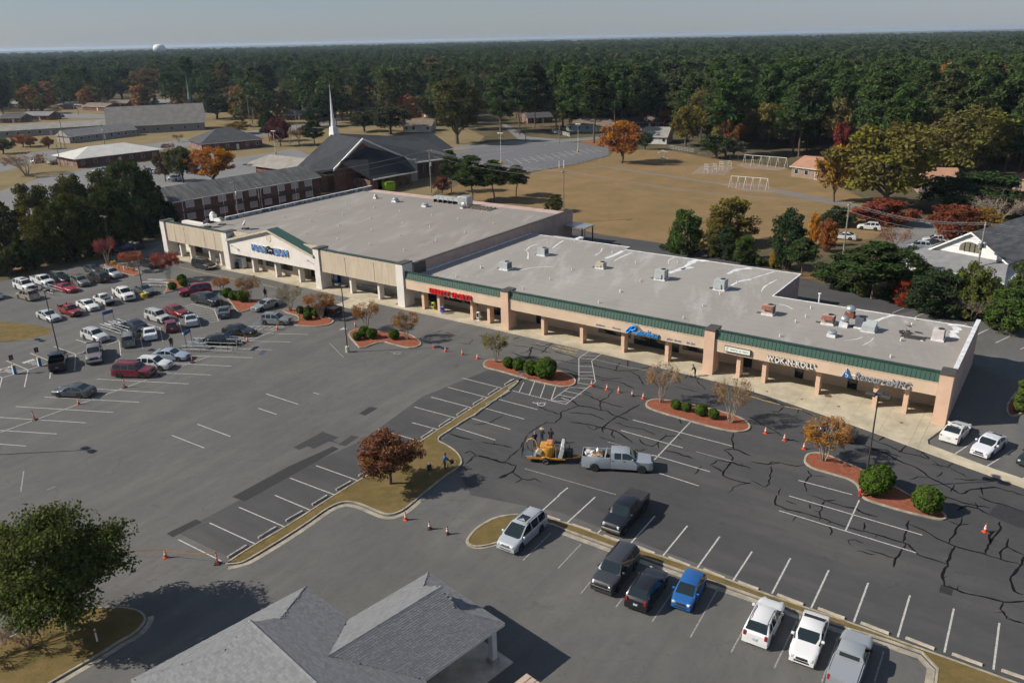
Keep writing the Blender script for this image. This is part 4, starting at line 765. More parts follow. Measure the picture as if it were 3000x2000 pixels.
        M['liner'] = MB().box(xb1+.07,xb0-.06,-w(xb1)*.87,w(xb1)*.87,.782,.80).mesh('bed_floor',BEDL)
        M['cover'] = MB().box(xb1+.03,xb0-.01,-w(xb1)*.93,w(xb1)*.93,R_+.003,R_+.05).mesh('tonneau_cover',BEDL)
    for k in ('body','bed'):
        if k in out:
            me = out[k].mesh(k,BLACK); bm = bmesh.new(); bm.from_mesh(me); bmesh.ops.remove_doubles(bm,verts=bm.verts,dist=.0006); bmesh.ops.recalc_face_normals(bm,faces=bm.faces); bm.to_mesh(me); bm.free()
            me.shade_smooth(); me.set_sharp_from_angle(angle=R(32)); M[k] = me
    for k in ('windshield','rear_window','wl','wr'):
        me = out[k].mesh({'wl':'side_window','wr':'side_window'}.get(k,k),GLASS); bm = bmesh.new(); bm.from_mesh(me); bmesh.ops.remove_doubles(bm,verts=bm.verts,dist=.0006); bm.to_mesh(me); bm.free(); me.shade_smooth(); me.set_sharp_from_angle(angle=R(40)); M[k] = me
    M['under'] = MB().box(xf-L+.25,xf-.25,-Wd*.42,Wd*.42,.2,.62).mesh('underbody_shade_fill',UNDER)  # car floor as a black box, painted-in darkness behind the wheel arches
    tw = .115 if kind != 'dually' else .13
    M['tyre'] = MB().lathe([(r*.62,-tw),(r*.93,-tw),(r,-tw*.7),(r,tw*.7),(r*.93,tw),(r*.62,tw)],22).mesh('tyre',TYRE,40)
    for nm,rm in (('rim',RIM),('rimd',RIMD)):
        rb = MB().lathe([(.02,.0),(r*.2,.0),(r*.22,-.03),(r*.6,-.05),(r*.66,-.01),(r*.66,-.09),(.02,-.09)],20)
        for k in range(5):
            a = 2 * math.pi * k / 5; Mx = Matrix.Rotation(a,4,'Z'); rb.box(r*.1,r*.63,-.045,.045,-.045,-.005,M=Mx)
        M[nm] = rb.mesh('rim',rm,40)
    # fittings
    hz = ztop(xf-.12) - .12 if 'cab' not in S and kind not in ('big_suv','boxy_suv') else ztop(xf-.1) - .2
    M['hl'] = (xf-.1,w(xf-.1)*.72,hz,.15,.24,.13 if 'cab' not in S else .2)
    rz = (ztop(xf-L+.06)-.12) if 'cab' not in S else 1.05
    M['tl'] = (xf-L+.07,w(xf-L+.07)*.82,rz-(.05 if kind in('sedan','coupe')else .0),.10,.17,.13 if kind in('sedan','coupe','hatchback')else .3)
    M['dims'] = dict(xf=xf,xr=xf-L,wf=w(xf-.05),wr=w(xf-L+.05),hz=hz,rz=rz,mir=(xf-S['ws'][0]-.35,w(xf-S['ws'][0]-.35)*.96+.09,belt(xf-S['ws'][0]-.3)+.07),wb=wb,r=r,tr=Wd/2-tw*.95,S=S,roof=max(pz),w=w,ztop=ztop)
    return M
_cm = {}
def part_of(me,name,parent,loc=(0,0,0),rot=(0,0,0),m=None):
    o = put(me,name,parent,loc,rot)
    if m is not None: o.material_slots[0].link = 'OBJECT'; o.material_slots[0].material = m
    return o
_fit = {}
def fitting(key,fn):
    if key not in _fit: _fit[key] = fn()
    return _fit[key]
def vehicle(kind,color,label,name,cat,front=None,rear=None,side='R',at=None,hd=0.,metal=.25,rim='rim',cover=False,sunroof=False,extras=None,group=None,z=0.0,bumper=None,lite=False):
    if kind not in _cm: _cm[kind] = car_meshes(kind)
    M = _cm[kind]; D = M['dims']
    if at is None:
        A,B = G(*front),G(*rear); d = (A-B).normalized(); left = Vector((-d.y,d.x,0)); mid = (A+B) / 2 + left * ((D['tr']+.08)if side=='R' else-(D['tr']+.08)); ang = math.atan2(d.y,d.x)
    else: mid = G(*at); ang = R(hd)
    t = thing(name,label,cat,(mid.x,mid.y,z),ang,group); pm = paint(color,metal)
    b = part_of(M['body'],'body',t,m=pm)
    part_of(M['windshield'],'windshield',t); part_of(M['rear_window'],'rear_window',t); part_of(M['wl'],'side_window',t); part_of(M['wr'],'side_window',t); part_of(M['under'],'underbody_shade_fill',t)
    if 'bed' in M: bd = part_of(M['bed'],'bed',t,m=pm); part_of(M['liner'],'bed_floor',bd); 
    if cover and 'cover' in M: part_of(M['cover'],'tonneau_cover',t)
    for sx in (1,-1):
        for sy in (1,-1):
            ty = put(M['tyre'],'wheel',t,(sx*D['wb']/2,sy*(D['tr']+(.16 if kind=='dually' and sx<0 else 0)),D['r']),(R(90)if sy<0 else R(-90),0,0))
            put(M[rim],'rim',ty,(0,0,.115))
    hl,tl = M['hl'],M['tl']
    if not lite:
        for sy in (1,-1):
            put(fitting((kind,'hl'),lambda:MB().bev(-hl[3]*.9,hl[3]*.55,-hl[4]/2,hl[4]/2,0,hl[5],.03).mesh('headlight',HEADL)),'headlight',t,(hl[0],sy*hl[1],hl[2]),(0,0,-sy*.25 if 0 else sy*-.3))
            put(fitting((kind,'tl'),lambda:MB().bev(-tl[3]*.75,tl[3],-tl[4]/2,tl[4]/2,0,tl[5],.02).mesh('taillight',TAILL)),'taillight',t,(tl[0],sy*tl[1],tl[2]),(0,0,0))
            mi = put(fitting((kind,'mi'),lambda:MB().bev(-.09,.07,-.12,.1,-.06,.09,.03).mesh('mirror',BLACK)),'mirror',t,(D['mir'][0],sy*D['mir'][1],D['mir'][2]))
            mi.material_slots[0].link = 'OBJECT'; mi.material_slots[0].material = pm if 'pick' not in kind else BLACK
        big = 'cab' in D['S'] or kind in ('big_suv','boxy_suv')
        put(fitting((kind,'gr'),lambda:MB().bev(-.1,.025,-D['wf']*(.55 if big else .45),D['wf']*(.55 if big else .45),0,.3 if big else .12,.02).mesh('grille',GRILLE)),'grille',t,(D['xf'],0,D['hz']-(.14 if big else .02)))
        put(fitting((kind,'lg'),lambda:MB().bev(-.1,.02,-D['wf']*.62,D['wf']*.62,0,.12,.03).mesh('air_intake',GRILLE)),'air_intake',t,(D['xf'],0,.36 if not big else .48))
        if bumper or big:
            bm_ = bumper or GRILLE; o = put(fitting((kind,'bf'),lambda:MB().bev(-.12,.06,-D['wf']*.98,D['wf']*.98,0,.2,.05).mesh('bumper',GRILLE)),'bumper',t,(D['xf'],0,.52)); o.material_slots[0].link = 'OBJECT'; o.material_slots[0].material = bm_
            if 'cab' in D['S']: o = put(_fit[(kind,'bf')],'bumper',t,(D['xr']-.02,0,.52)); o.material_slots[0].link = 'OBJECT'; o.material_slots[0].material = bm_
        put(fitting((kind,'pl'),lambda:MB().box(-.012,.012,-.16,.16,0,.16).mesh('number_plate',PLATE)),'number_plate',t,(D['xr']-.022,0,.62 if 'cab' not in D['S']else .66))
        if D['S'].get('rails') and cat != 'van_plain':
            for sy in (1,-1): put(fitting((kind,'rl'),lambda:MB().tube([(D['xf']-D['S']['ws'][1]-.25,0,D['ztop'](D['xf']-D['S']['ws'][1]-.25)-.02),(D['xf']-D['S']['ws'][1]-.6,0,D['roof']+.04),(D['xr']+.9,0,D['roof']+.035),(D['xr']+.5,0,D['ztop'](D['xr']+.55))],.025,6).mesh('roof_rail',BLACK)),'roof_rail',t,(0,sy*D['w'](0)*.66,0))
        if sunroof:
            x1 = D['xf'] - D['S']['ws'][1] - .35; n_ = .9 if sunroof == 1 else 1.9
            put(fitting((kind,'sr',sunroof),lambda:MB().add([(x1,-.42,D['ztop'](x1)+.012),(x1,.42,D['ztop'](x1)+.012),(x1-n_,.42,D['ztop'](x1-n_)+.012),(x1-n_,-.42,D['ztop'](x1-n_)+.012)],[(0,1,2,3),(3,2,1,0)]).mesh('sunroof',GLASS)),'sunroof',t)
        for sy in (1,-1):
            for dx in ((D['S']['pil'][0]-.25,D['S']['pil'][0]+.85)if D['S']['pil'][0]<3.2 else(D['S']['pil'][0]-.3,)):
                put(fitting('dh',lambda:MB().bev(-.1,.1,-.02,.02,-.018,.018,.008).mesh('door_handle',BLACK)),'door_handle',t,(D['xf']-dx,sy*(D['w'](0)*.99),D['S']['belt'][0]-.14)).material_slots[0].link = 'DATA'
    return t
WHT,SIL,GRY,BLK,RED_,MAR,GOLD,NVY = (.62,.62,.61),(.36,.37,.38),(.10,.105,.11),(.008,.008,.009),(.22,.012,.018),(.16,.010,.022),(.30,.24,.18),(.010,.018,.04)
V = vehicle
# the left-hand lot
V('crossover',WHT,'white car cut by the left edge of the picture','parked_car','car',at=(-24,872),hd=143)
V('big_suv',WHT,'white SUV with dark sunroof, leftmost in its row','parked_suv','SUV',at=(76,847),hd=-37,sunroof=1,metal=0)
V('ext_pickup',WHT,'white extended-cab pickup between the white SUV and a black car','pickup_truck','pickup truck',at=(129,833),hd=-37,metal=0)
V('crossover',GOLD,'gold crossover parked nose to nose with the white SUV','parked_suv','SUV',front=z1(400,993),rear=z1(583,1047),side='L')
V('sedan',BLK,'black car beside the white extended-cab pickup','parked_car','car',at=(181,823),hd=-37)
V('coupe',(.34,.012,.03),'bright red sports coupe in the far left rows','parked_car','car',front=z1(1440,880),rear=z1(1235,825))
V('crossover',(.15,.14,.13),'grey-brown crossover behind the red coupe','parked_suv','SUV',front=z1(1735,755),rear=z1(1545,675))
V('sedan',(.05,.065,.07),'dark grey-green sedan farthest back in the left rows','parked_car','car',at=(277,797),hd=-37)
V('big_suv',(.035,.028,.026),'very dark long SUV showing its rear window','parked_suv','SUV',at=(288,822),hd=143)
V('crossover',SIL,'silver crossover beside the mulch bed with the yellow bollards','parked_suv','SUV',at=(329,810),hd=-37)
V('crew_pickup',WHT,'white crew-cab pickup with dark bed and chrome grille','pickup_truck','pickup truck',front=z2(1035,1060),rear=z2(850,950),metal=0,bumper=CHROME)
V('small_pickup',WHT,'small white pickup with tailgate toward the drive lane','pickup_truck','pickup truck',front=z2(400,1055),rear=z2(625,1155),side='L',metal=0)
V('sedan',WHT,'white sedan between the red and small white pickups','parked_car','car',front=z2(285,1280),rear=z2(60,1185),metal=0)
V('small_pickup',(.25,.022,.018),'faded red small pickup','pickup_truck','pickup truck',front=z1(1530,1395),rear=z1(1310,1315))
V('sedan',(.50,.51,.50),'pale silver old sedan beside the tall twin lamp post','parked_car','car',at=(146,935),hd=-37)
V('sedan',(.10,.11,.11),'grey-green sedan behind the yellow lamp base','parked_car','car',at=(425,859),hd=-38)
V('crossover',BLK,'black car on the drive behind the red crape myrtle','parked_car','car',front=z2(1640,350),rear=z2(1445,300))
V('ext_pickup',(.012,.022,.06),'dark blue pickup under the trees beside the store','pickup_truck','pickup truck',front=(350,741),rear=(410,733),side='L')
V('big_suv',(.012,.012,.013),'black SUV stopped at the grocery store kerb','parked_suv','SUV',front=(460+830/5.88,620+1012/5.88),rear=(460+655/5.88,620+972/5.88),bumper=CHROME)
V('boxy_suv',(.48,.48,.46),'silver boxy SUV with roof rails by the dark blue sedan','parked_suv','SUV',front=z5(340,502),rear=z5(110,432))
V('sedan',(.20,.010,.014),'glossy red sedan beside the hatched zone','parked_car','car',front=z5(730,372),rear=z5(505,292))
V('hatchback',MAR,'maroon hatchback seen from behind','parked_car','car',at=(503,965),hd=115.4)
V('sedan',(.45,.47,.5),'silver sedan seen from behind beside the hatched zone','parked_car','car',at=(560,945),hd=115.4,sunroof=1)
V('sedan',(.60,.61,.64),'white sedan seen from behind with full-width rear lamp','parked_car','car',at=(441,984),hd=115.4,metal=0)
t = V('boxy_suv',(.20,.20,.17),'greenish tan SUV with its side door open','parked_suv','SUV',at=(377,1004),hd=115.4)
d = MB().bev(-.55,.55,-.04,.04,0,.75,.03).build('open_door',paint((.20,.20,.17)),t,(.35,-1.35,.42),R(-55)); MB().box(-.5,.45,-.02,.02,.75,1.2).build('door_window',GLASS,d)
V('sedan',NVY,'dark blue sedan beside the cart corral rails','parked_car','car',at=(392,962),hd=144)
V('crossover',(.55,.55,.56),'white crossover with grey hood in front of the cart corral','parked_suv','SUV',at=(281,994),hd=-34)
V('crew_pickup',(.19,.165,.16),'brownish silver pickup facing the camera','pickup_truck','pickup truck',at=(279,1049),hd=-64.6,bumper=CHROME)
V('crew_pickup',BLK,'black pickup seen from its tailgate below the lamp post','pickup_truck','pickup truck',at=(173,1070),hd=115.4)
V('sedan',(.065,.07,.075),'dark grey sedan alone in the empty left stalls','parked_car','car',front=(174,1165),rear=(233,1168),side='L',rim='rimd')
V('big_suv',(.17,.008,.02),'burgundy SUV with tan wheel arches and roof rails','parked_suv','SUV',front=z7(1450,802),rear=z7(980,792),bumper=mat('tan_trim',(.22,.18,.13),.6,.1))
V('crossover',(.60,.61,.61),'white crossover between the burgundy SUV and a blue-silver sedan','parked_suv','SUV',at=(454,1078),hd=-9,metal=0)
V('sedan',(.34,.40,.48),'pale blue-silver sedan next to the white crossover','parked_car','car',at=(505,1051),hd=-9)
V('sedan',(.006,.007,.009),'black sedan with chrome window arch by the cart corral','parked_car','car',front=z5(1870,990),rear=z5(1445,985))
V('sedan',(.007,.009,.010),'black sedan nearest the yellow tape and hatching','parked_car','car',front=z5(2180,787),rear=z5(1835,750))
V('crossover',(.22,.24,.25),'grey-green SUV with glass roof behind the yellow tape','parked_suv','SUV',front=z8(940,692),rear=z8(555,677),sunroof=2)
V('sedan',(.26,.28,.30),'grey sedan facing the camera in the shade of a bare tree','parked_car','car',at=(780,903),hd=-128)
V('crew_pickup',BLK,'black pickup half hidden behind an orange crape myrtle','pickup_truck','pickup truck',at=(950,918),hd=147,cover=True)
V('sedan',(.085,.10,.105),'grey-green sedan seen from behind at the mulch corner','parked_car','car',at=(658,921),hd=107)
V('crew_pickup',(.012,.014,.02),'navy black crew-cab pickup by the hatched zone','pickup_truck','pickup truck',front=z3(865,877),rear=z3(540,802),cover=True)
V('big_suv',(.24,.012,.045),'crimson SUV driving past the round shrubs','parked_suv','SUV',front=z3(385,655),rear=z3(700,612),side='L')
# the right-hand lot
V('minivan',(.40,.43,.46),'silver minivan with sunroof beside the median nose','minivan','minivan',front=(1528,1613),rear=(1586.5,1558.8),side='L',sunroof=1)
V('crew_pickup',(.007,.008,.011),'black crew-cab pickup with covered bed and chrome grille','pickup_truck','pickup truck',front=(1834,1563),rear=(1887,1503),side='L',cover=True,bumper=CHROME)
V('big_suv',(.045,.047,.052),'dark grey SUV with long roof rails facing the camera','parked_suv','SUV',front=(1809,1735),rear=(1860.7,1668.8),side='L')
V('crossover',(.012,.011,.014),'black crossover seen from behind between dark SUV and blue hatchback','parked_suv','SUV',front=(1954,1714),rear=(1905.8,1788),side='R')
V('hatchback',(.015,.11,.34),'bright blue hatchback in the lower row','parked_car','car',front=(2032.5,1786),rear=(2064.8,1725),side='L')
V('crossover',(.64,.64,.64),'white crossover seen from behind in the lower row','parked_suv','SUV',front=(2292.5,1813),rear=(2257.9,1886),side='R',metal=0)
V('sedan',(.66,.66,.66),'white sedan facing the camera in the lower row','parked_car','car',front=(2394,1942),rear=(2421,1862),side='L',metal=0)
V('ext_pickup',(.33,.35,.37),'silver pickup with covered bed at the bottom edge','pickup_truck','pickup truck',at=(2487,1955),hd=56.5)
bpy.context.view_layer.update()
_o = [o for o in bpy.data.objects if o.get('label','').startswith('silver pickup with covered')][0]; part_of(_cm['ext_pickup']['cover'],'tonneau_cover',_o,m=paint((.33,.35,.37)))
DUAL = V('dually',(.30,.335,.37),'silver dual-rear-wheel crew pickup loaded with debris','pickup_truck','pickup truck',front=(1879.6,1387),rear=(1741.8,1378),side='R',bumper=CHROME)
V('sedan',(.03,.024,.02),'dark brown sedan behind the orange crape myrtle at the kerb','parked_car','car',at=(2432,1277),hd=146)
V('sedan',(.62,.62,.59),'white sedan seen from behind beside the end of the shops','parked_car','car',front=(2840,1270),rear=(2814,1297),side='R',sunroof=1,metal=0)
V('sedan',(.60,.60,.64),'white sedan with black glass roof facing the camera','parked_car','car',front=(2902,1343),rear=(2940.7,1312),side='L',sunroof=2,metal=0)
V('sedan',(.01,.022,.024),'dark green-black sedan cut by the right edge','parked_car','car',at=(3032,1350),hd=-143)
# beyond the shops
for k,(c,at,hd,lab) in enumerate((((.55,.57,.6),(2690,729),150,'silver SUV beside the white gabled building'),(BLK,(2722,722),150,'black car behind the silver SUV at the gabled building'),((.6,.6,.6),(2738,712),160,'white car in the middle behind the gabled building'),(BLK,(2768,708),160,'black car farthest behind the gabled building'),(WHT,(2545,672),150,'white car seen through the trees behind the alley'),(WHT,(2470,700),150,'white car among the branches beyond the alley'))): V('crossover' if k%2==0 else 'sedan',c,lab,'parked_car','car',at=at,hd=hd,lite=True)
for k,(kd,c,at,hd,lab) in enumerate((('crossover',SIL,(292,506),175,'silver car seen beyond the trees near the white-roofed building'),('crossover',(.42,.45,.47),(512,528),160,'pale car parked below the orange tree'),('sedan',WHT,(488,432),20,'white car beside the dark hip-roofed building'),('ext_pickup',(.4,.42,.45),(166,480),60,'pickup at the corner of the white-roofed building'),('crossover',WHT,(112,477),60,'white car at the roadside behind the bare tree'),('crossover',(.05,.03,.06),(177,344),170,'dark purple car in the yard of a brick ranch house'),('sedan',WHT,(452,507),90,'white car half hidden by the tall green tree'))): V(kd,c,lab,'parked_car','car',at=at,hd=hd,lite=True)
# ------------------------------------------------------------------ vegetation
BARK = mat('grey_brown_bark',(.10,.08,.062),.95,.35,3,bump=.4,stretch=(.4,.4,3)); BARKP = mat('pine_bark',(.13,.085,.06),.95,.35,3,bump=.4,stretch=(.4,.4,3)); BARKL = mat('pale_crape_bark',(.30,.24,.18),.9,.25,4)
def leaf_mat(name,cols=None,hue=.03):
    """foliage: a little light passes through; colour comes from the object unless cols gives a range for instances"""
    m,n,l,b = newmat(name); n.remove(b); out = n['Material Output']
    oi = n.new('ShaderNodeObjectInfo'); at = n.new('ShaderNodeAttribute'); at.attribute_name = 'v'
    if cols:
        rp = n.new('ShaderNodeValToRGB'); rp.color_ramp.interpolation = 'CONSTANT'
        while len(rp.color_ramp.elements) < len(cols): rp.color_ramp.elements.new(.5)
        for e,(p,c) in zip(rp.color_ramp.elements,cols): e.position = p; e.color = (*c,1)
        l.new(oi.outputs['Random'],rp.inputs['Fac']); base = rp.outputs['Color']
    else: base = oi.outputs['Color']
    hs = n.new('ShaderNodeHueSaturation'); l.new(base,hs.inputs['Color'])
    for inp,lo,hi in (('Hue',.5-hue,.5+hue),('Value',.55,1.5),('Saturation',.8,1.12)):
        r = n.new('ShaderNodeMapRange'); r.inputs['To Min'].default_value = lo; r.inputs['To Max'].default_value = hi
        l.new(at.outputs['Fac'],r.inputs['Value']); l.new(r.outputs['Result'],hs.inputs[inp])
    d = n.new('ShaderNodeBsdfDiffuse'); t = n.new('ShaderNodeBsdfTranslucent'); mxs = n.new('ShaderNodeMixShader'); mxs.inputs[0].default_value = .28
    l.new(hs.outputs['Color'],d.inputs['Color']); l.new(hs.outputs['Color'],t.inputs['Color']); l.new(d.outputs[0],mxs.inputs[1]); l.new(t.outputs[0],mxs.inputs[2])
    l.new(mxs.outputs[0],out.inputs['Surface']); return m
LEAF = leaf_mat('foliage')
def leaves(name,clusters,size,m,seed=0,out=.45,up=.25,shell=.5,flat=1.0,aspect=.6):
    """many small leaf faces spread through ellipsoid clumps (x, y, z, rx, ry, rz, count)"""
    g = np.random.default_rng(seed); C = []; S = []; U = []; Vv = []
    for (x,y,z,rx,ry,rz,k) in clusters:
        u = g.normal(size=(k,3)); u /= np.linalg.norm(u,axis=1,keepdims=True)
        rr = g.random(k)[:,None] ** shell
        C.append(np.array([x,y,z])+u*rr*np.array([rx,ry,rz])); U.append(u); S.append(size*g.uniform(.6,1.3,k)); Vv.append(np.clip(g.normal(.5+g.normal(0,.13),.2,k),0,1))
    C = np.concatenate(C); U = np.concatenate(U); S = np.concatenate(S); Vv = np.concatenate(Vv); n = len(C)
    N = U * out + g.normal(size=(n,3)) * .55 + np.array([0,0,up]); N /= np.linalg.norm(N,axis=1,keepdims=True)
    T = np.cross(N,g.normal(size=(n,3))); T /= np.linalg.norm(T,axis=1,keepdims=True); Bn = np.cross(N,T)
    a = T * S[:,None]; b = Bn * (S*aspect)[:,None]
    Vt = np.stack([C-a,C-b*.9-a*.1,C+a,C+b],1).reshape(-1,3).astype(np.float32)
    me = bpy.data.meshes.new(name); me.vertices.add(n*4); me.vertices.foreach_set('co',Vt.ravel())
    me.loops.add(n*4); me.loops.foreach_set('vertex_index',np.arange(n*4,dtype=np.int32)); me.polygons.add(n); me.polygons.foreach_set('loop_start',np.arange(0,n*4,4,dtype=np.int32))
    A = me.attributes.new('v','FLOAT','POINT'); A.data.foreach_set('value',np.repeat(Vv,4).astype(np.float32))
    me.materials.append(m); me.update(); return me
def limb(mb,a,b,r0,r1,rnd,bend=.12,n=6,k=4):
    a,b = Vector(a),Vector(b); L = (b-a).length; pts = [a.lerp(b,i/k)+(Vector((rnd.uniform(-1,1),rnd.uniform(-1,1),rnd.uniform(-.3,.6)))*L*bend*(1 if 0<i<k else 0))for i in range(k+1)]
    mb.tube(pts,[r0+(r1-r0)*i/k for i in range(k+1)],n); return pts
def broadleaf(seed,Hh=10,Rr=4.2,nclump=46,per=130,size=.2,trunk=.28,clear=.22,m=LEAF,top=1.0,droop=0.0):
    rnd = random.Random(seed); g = np.random.default_rng(seed); cl = []; tb = MB(); cz = Hh * (clear+(1-clear)*.5); rz = Hh * (1-clear) * .5
    limb(tb,(0,0,-.2),(rnd.uniform(-.3,.3),rnd.uniform(-.3,.3),Hh*.62),trunk,trunk*.3,rnd,.04,8,5)
    for i in range(nclump):
        th = rnd.uniform(0,2*math.pi); c = rnd.uniform(-.85,1); s = math.sqrt(1-c*c); q = rnd.uniform(.45,1) ** .7
        wob = 1 + .22 * math.sin(3*th+seed) + .12 * math.sin(5*th+2*seed)
        p = (math.cos(th)*s*Rr*q*wob*.86,math.sin(th)*s*Rr*q*wob*.86,cz+c*rz*q*.86*(top if c>0 else 1)-droop*s)
        r = Rr * rnd.uniform(.17,.32); cl.append((*p,r,r,r*.75,int(per*rnd.uniform(.7,1.4))))
        if i % 3 == 0: limb(tb,(0,0,Hh*clear*rnd.uniform(.9,2.2)),p,trunk*.42,.03,rnd,.08,5,3)
    return leaves('crown',cl,size,m,seed),tb.mesh('trunk',BARK,60)
def pine(seed,Hh=20,Rr=3.6,per=70,size=.42,clear=.45,m=LEAF,trunk=.24,nl=9):
    rnd = random.Random(seed); cl = []; tb = MB(); limb(tb,(0,0,-.3),(rnd.uniform(-.6,.6),rnd.uniform(-.6,.6),Hh*.97),trunk,.05,rnd,.01,7,5)
    for i in range(nl):
        f = i / (nl-1); z = Hh * (clear+(1-clear)*(.04+.9*f)); rad = Rr * (.55+.75*math.sin(math.pi*min(1,.18+.72*f))) * (1-.55*f**3)
        for k in range(rnd.randint(6,8)):
            a = rnd.uniform(0,6.28); q = rnd.uniform(.35,.9); r = Rr * rnd.uniform(.24,.42) * (1-.3*f)
            p = (math.cos(a)*rad*q,math.sin(a)*rad*q,z+rnd.uniform(-.6,.6)); cl.append((*p,r*1.15,r*1.15,r*.8,int(per*rnd.uniform(.7,1.3))))
            if k % 2 == 0: limb(tb,(0,0,z-.8),p,.07,.02,rnd,.05,4,2)
    cl.append((0,0,Hh*.97,Rr*.3,Rr*.3,Rr*.35,per))
    return leaves('crown',cl,size,m,seed,out=.3,up=.35,aspect=.35),tb.mesh('trunk',BARKP,60)
def crape(seed,Hh=4.5,Rr=2.2,density=1.0,size=.085):
    """vase-shaped many-stemmed small tree: fans of fine twigs with thin autumn leaf"""
    rnd = random.Random(seed); tb = MB(); cl = []
    for i in range(7):
        a = i * .9 + rnd.uniform(-.2,.2); l1 = Hh * rnd.uniform(.34,.44); o = rnd.uniform(.16,.32) * Rr
        p1 = Vector((math.cos(a)*o,math.sin(a)*o,l1)); limb(tb,(math.cos(a)*.12,math.sin(a)*.12,-.1),p1,.055,.035,rnd,.03,6,3)
        for j in range(4):
            a2 = a + rnd.uniform(-.8,.8); p2 = p1 + Vector((math.cos(a2)*Rr*rnd.uniform(.22,.42),math.sin(a2)*Rr*rnd.uniform(.22,.42),Hh*rnd.uniform(.16,.26))); limb(tb,p1,p2,.03,.014,rnd,.05,4,2)
            for k in range(6):
                a3 = a2 + rnd.uniform(-1.1,1.1); q = Rr * rnd.uniform(.12,.36); p3_ = p2 + Vector((math.cos(a3)*q,math.sin(a3)*q,Hh*rnd.uniform(-.02,.28))); limb(tb,p2,p3_,.013,.006,rnd,.05,3,2)
                for e in range(3): q_ = p3_ + Vector((rnd.uniform(-.3,.3),rnd.uniform(-.3,.3),rnd.uniform(.05,.4))); tb.tube([p2.lerp(p3_,.6),q_],[.006,.003],3)
                f = max(.12,1.25-(p3_.z/Hh)*1.05)
                cl.append((p3_.x,p3_.y,p3_.z-.1,.33,.33,.3,max(2,int(34*density*f))))
    return leaves('crown',cl,size,LEAF,seed,shell=.6),tb.mesh('trunk',BARKL,60)
def ball(seed,dens=2600,size=.055):
    cl = [(0,0,.5,.5,.5,.5,dens)]; rnd = random.Random(seed)
    for i in range(40):
        v = Vector((rnd.gauss(0,1),rnd.gauss(0,1),rnd.gauss(0,1))).normalized() * .47; cl.append((v.x,v.y,v.z+.5,.09,.09,.09,45))
    return leaves('crown',cl,size,LEAF,seed,out=.9,up=.15,shell=.08),MB().lathe([(.02,0),(.3,.1),(.42,.3),(.45,.5),(.4,.75),(.2,.92),(.02,.95)],12).mesh('light_block_core',mat('inner_green',(.012,.022,.006),.9,.3),60)  # solid dark green core, added inside the leaves to block light
def bush(seed,nclump=16,per=110,size=.13):
    rnd = random.Random(seed); cl = []
    for i in range(nclump):
        a = rnd.uniform(0,6.28); q = rnd.uniform(0,.75); cl.append((math.cos(a)*q,math.sin(a)*q,rnd.uniform(.25,.95)*(1.1-.45*q),.32,.32,.3,per))
    tb = MB()
    for i in range(6): a = i * 1.05; limb(tb,(0,0,-.05),(math.cos(a)*.5,math.sin(a)*.5,.7),.04,.01,rnd,.08,4,3)
    return leaves('crown',cl,size,LEAF,seed),tb.mesh('trunk',BARK,60)
OAKS = [broadleaf(11,10,4.3,60,130,.22,clear=.12),broadleaf(12,10,4.2,56,130,.22,clear=.14,droop=.5),broadleaf(13,10,4.0,54,140,.22,clear=.1),broadleaf(14,10,4.6,64,120,.23,clear=.15)]
OAKF = [broadleaf(15+i,10,4.3,84,110,.23,clear=-.04,droop=.6)for i in range(3)]                # leafy to the ground
PINES = [pine(21,20,4.0,90,.5,.38,nl=11),pine(22,20,3.8,90,.5,.45,nl=10),pine(23,20,4.4,90,.5,.32,nl=12),pine(24,20,4.0,90,.5,.26,nl=12)]
CRAPES = [crape(31,density=1.0),crape(32,density=.45),crape(33,density=1.6)]
BALL = ball(41); BUSH = [bush(51),bush(52),bush(53)]
def plant(protos,px,h,w,color,label,name='tree',cat='tree',group=None,z=0.,base_h=10.,base_r=4.2,rot=None,pos=None):
    """one tree: trunk and crown, scaled to height h and crown radius w"""
    p = pos if pos is not None else G(*px,z); crown,trunk = protos
    t = thing(name,label,cat,(p[0],p[1],z),random.uniform(0,6.28)if rot is None else rot,group)
    s = (w/base_r,w/base_r,h/base_h*(1.1 if base_h==10 else 1))
    c = put(crown,'crown',t,scale=s); c.color = (*color,1)
    k = put(trunk,'trunk' if trunk.name.startswith('trunk')else 'light_block_core',t,scale=s); return t
def hpx(base,top): return height_at(base,top)
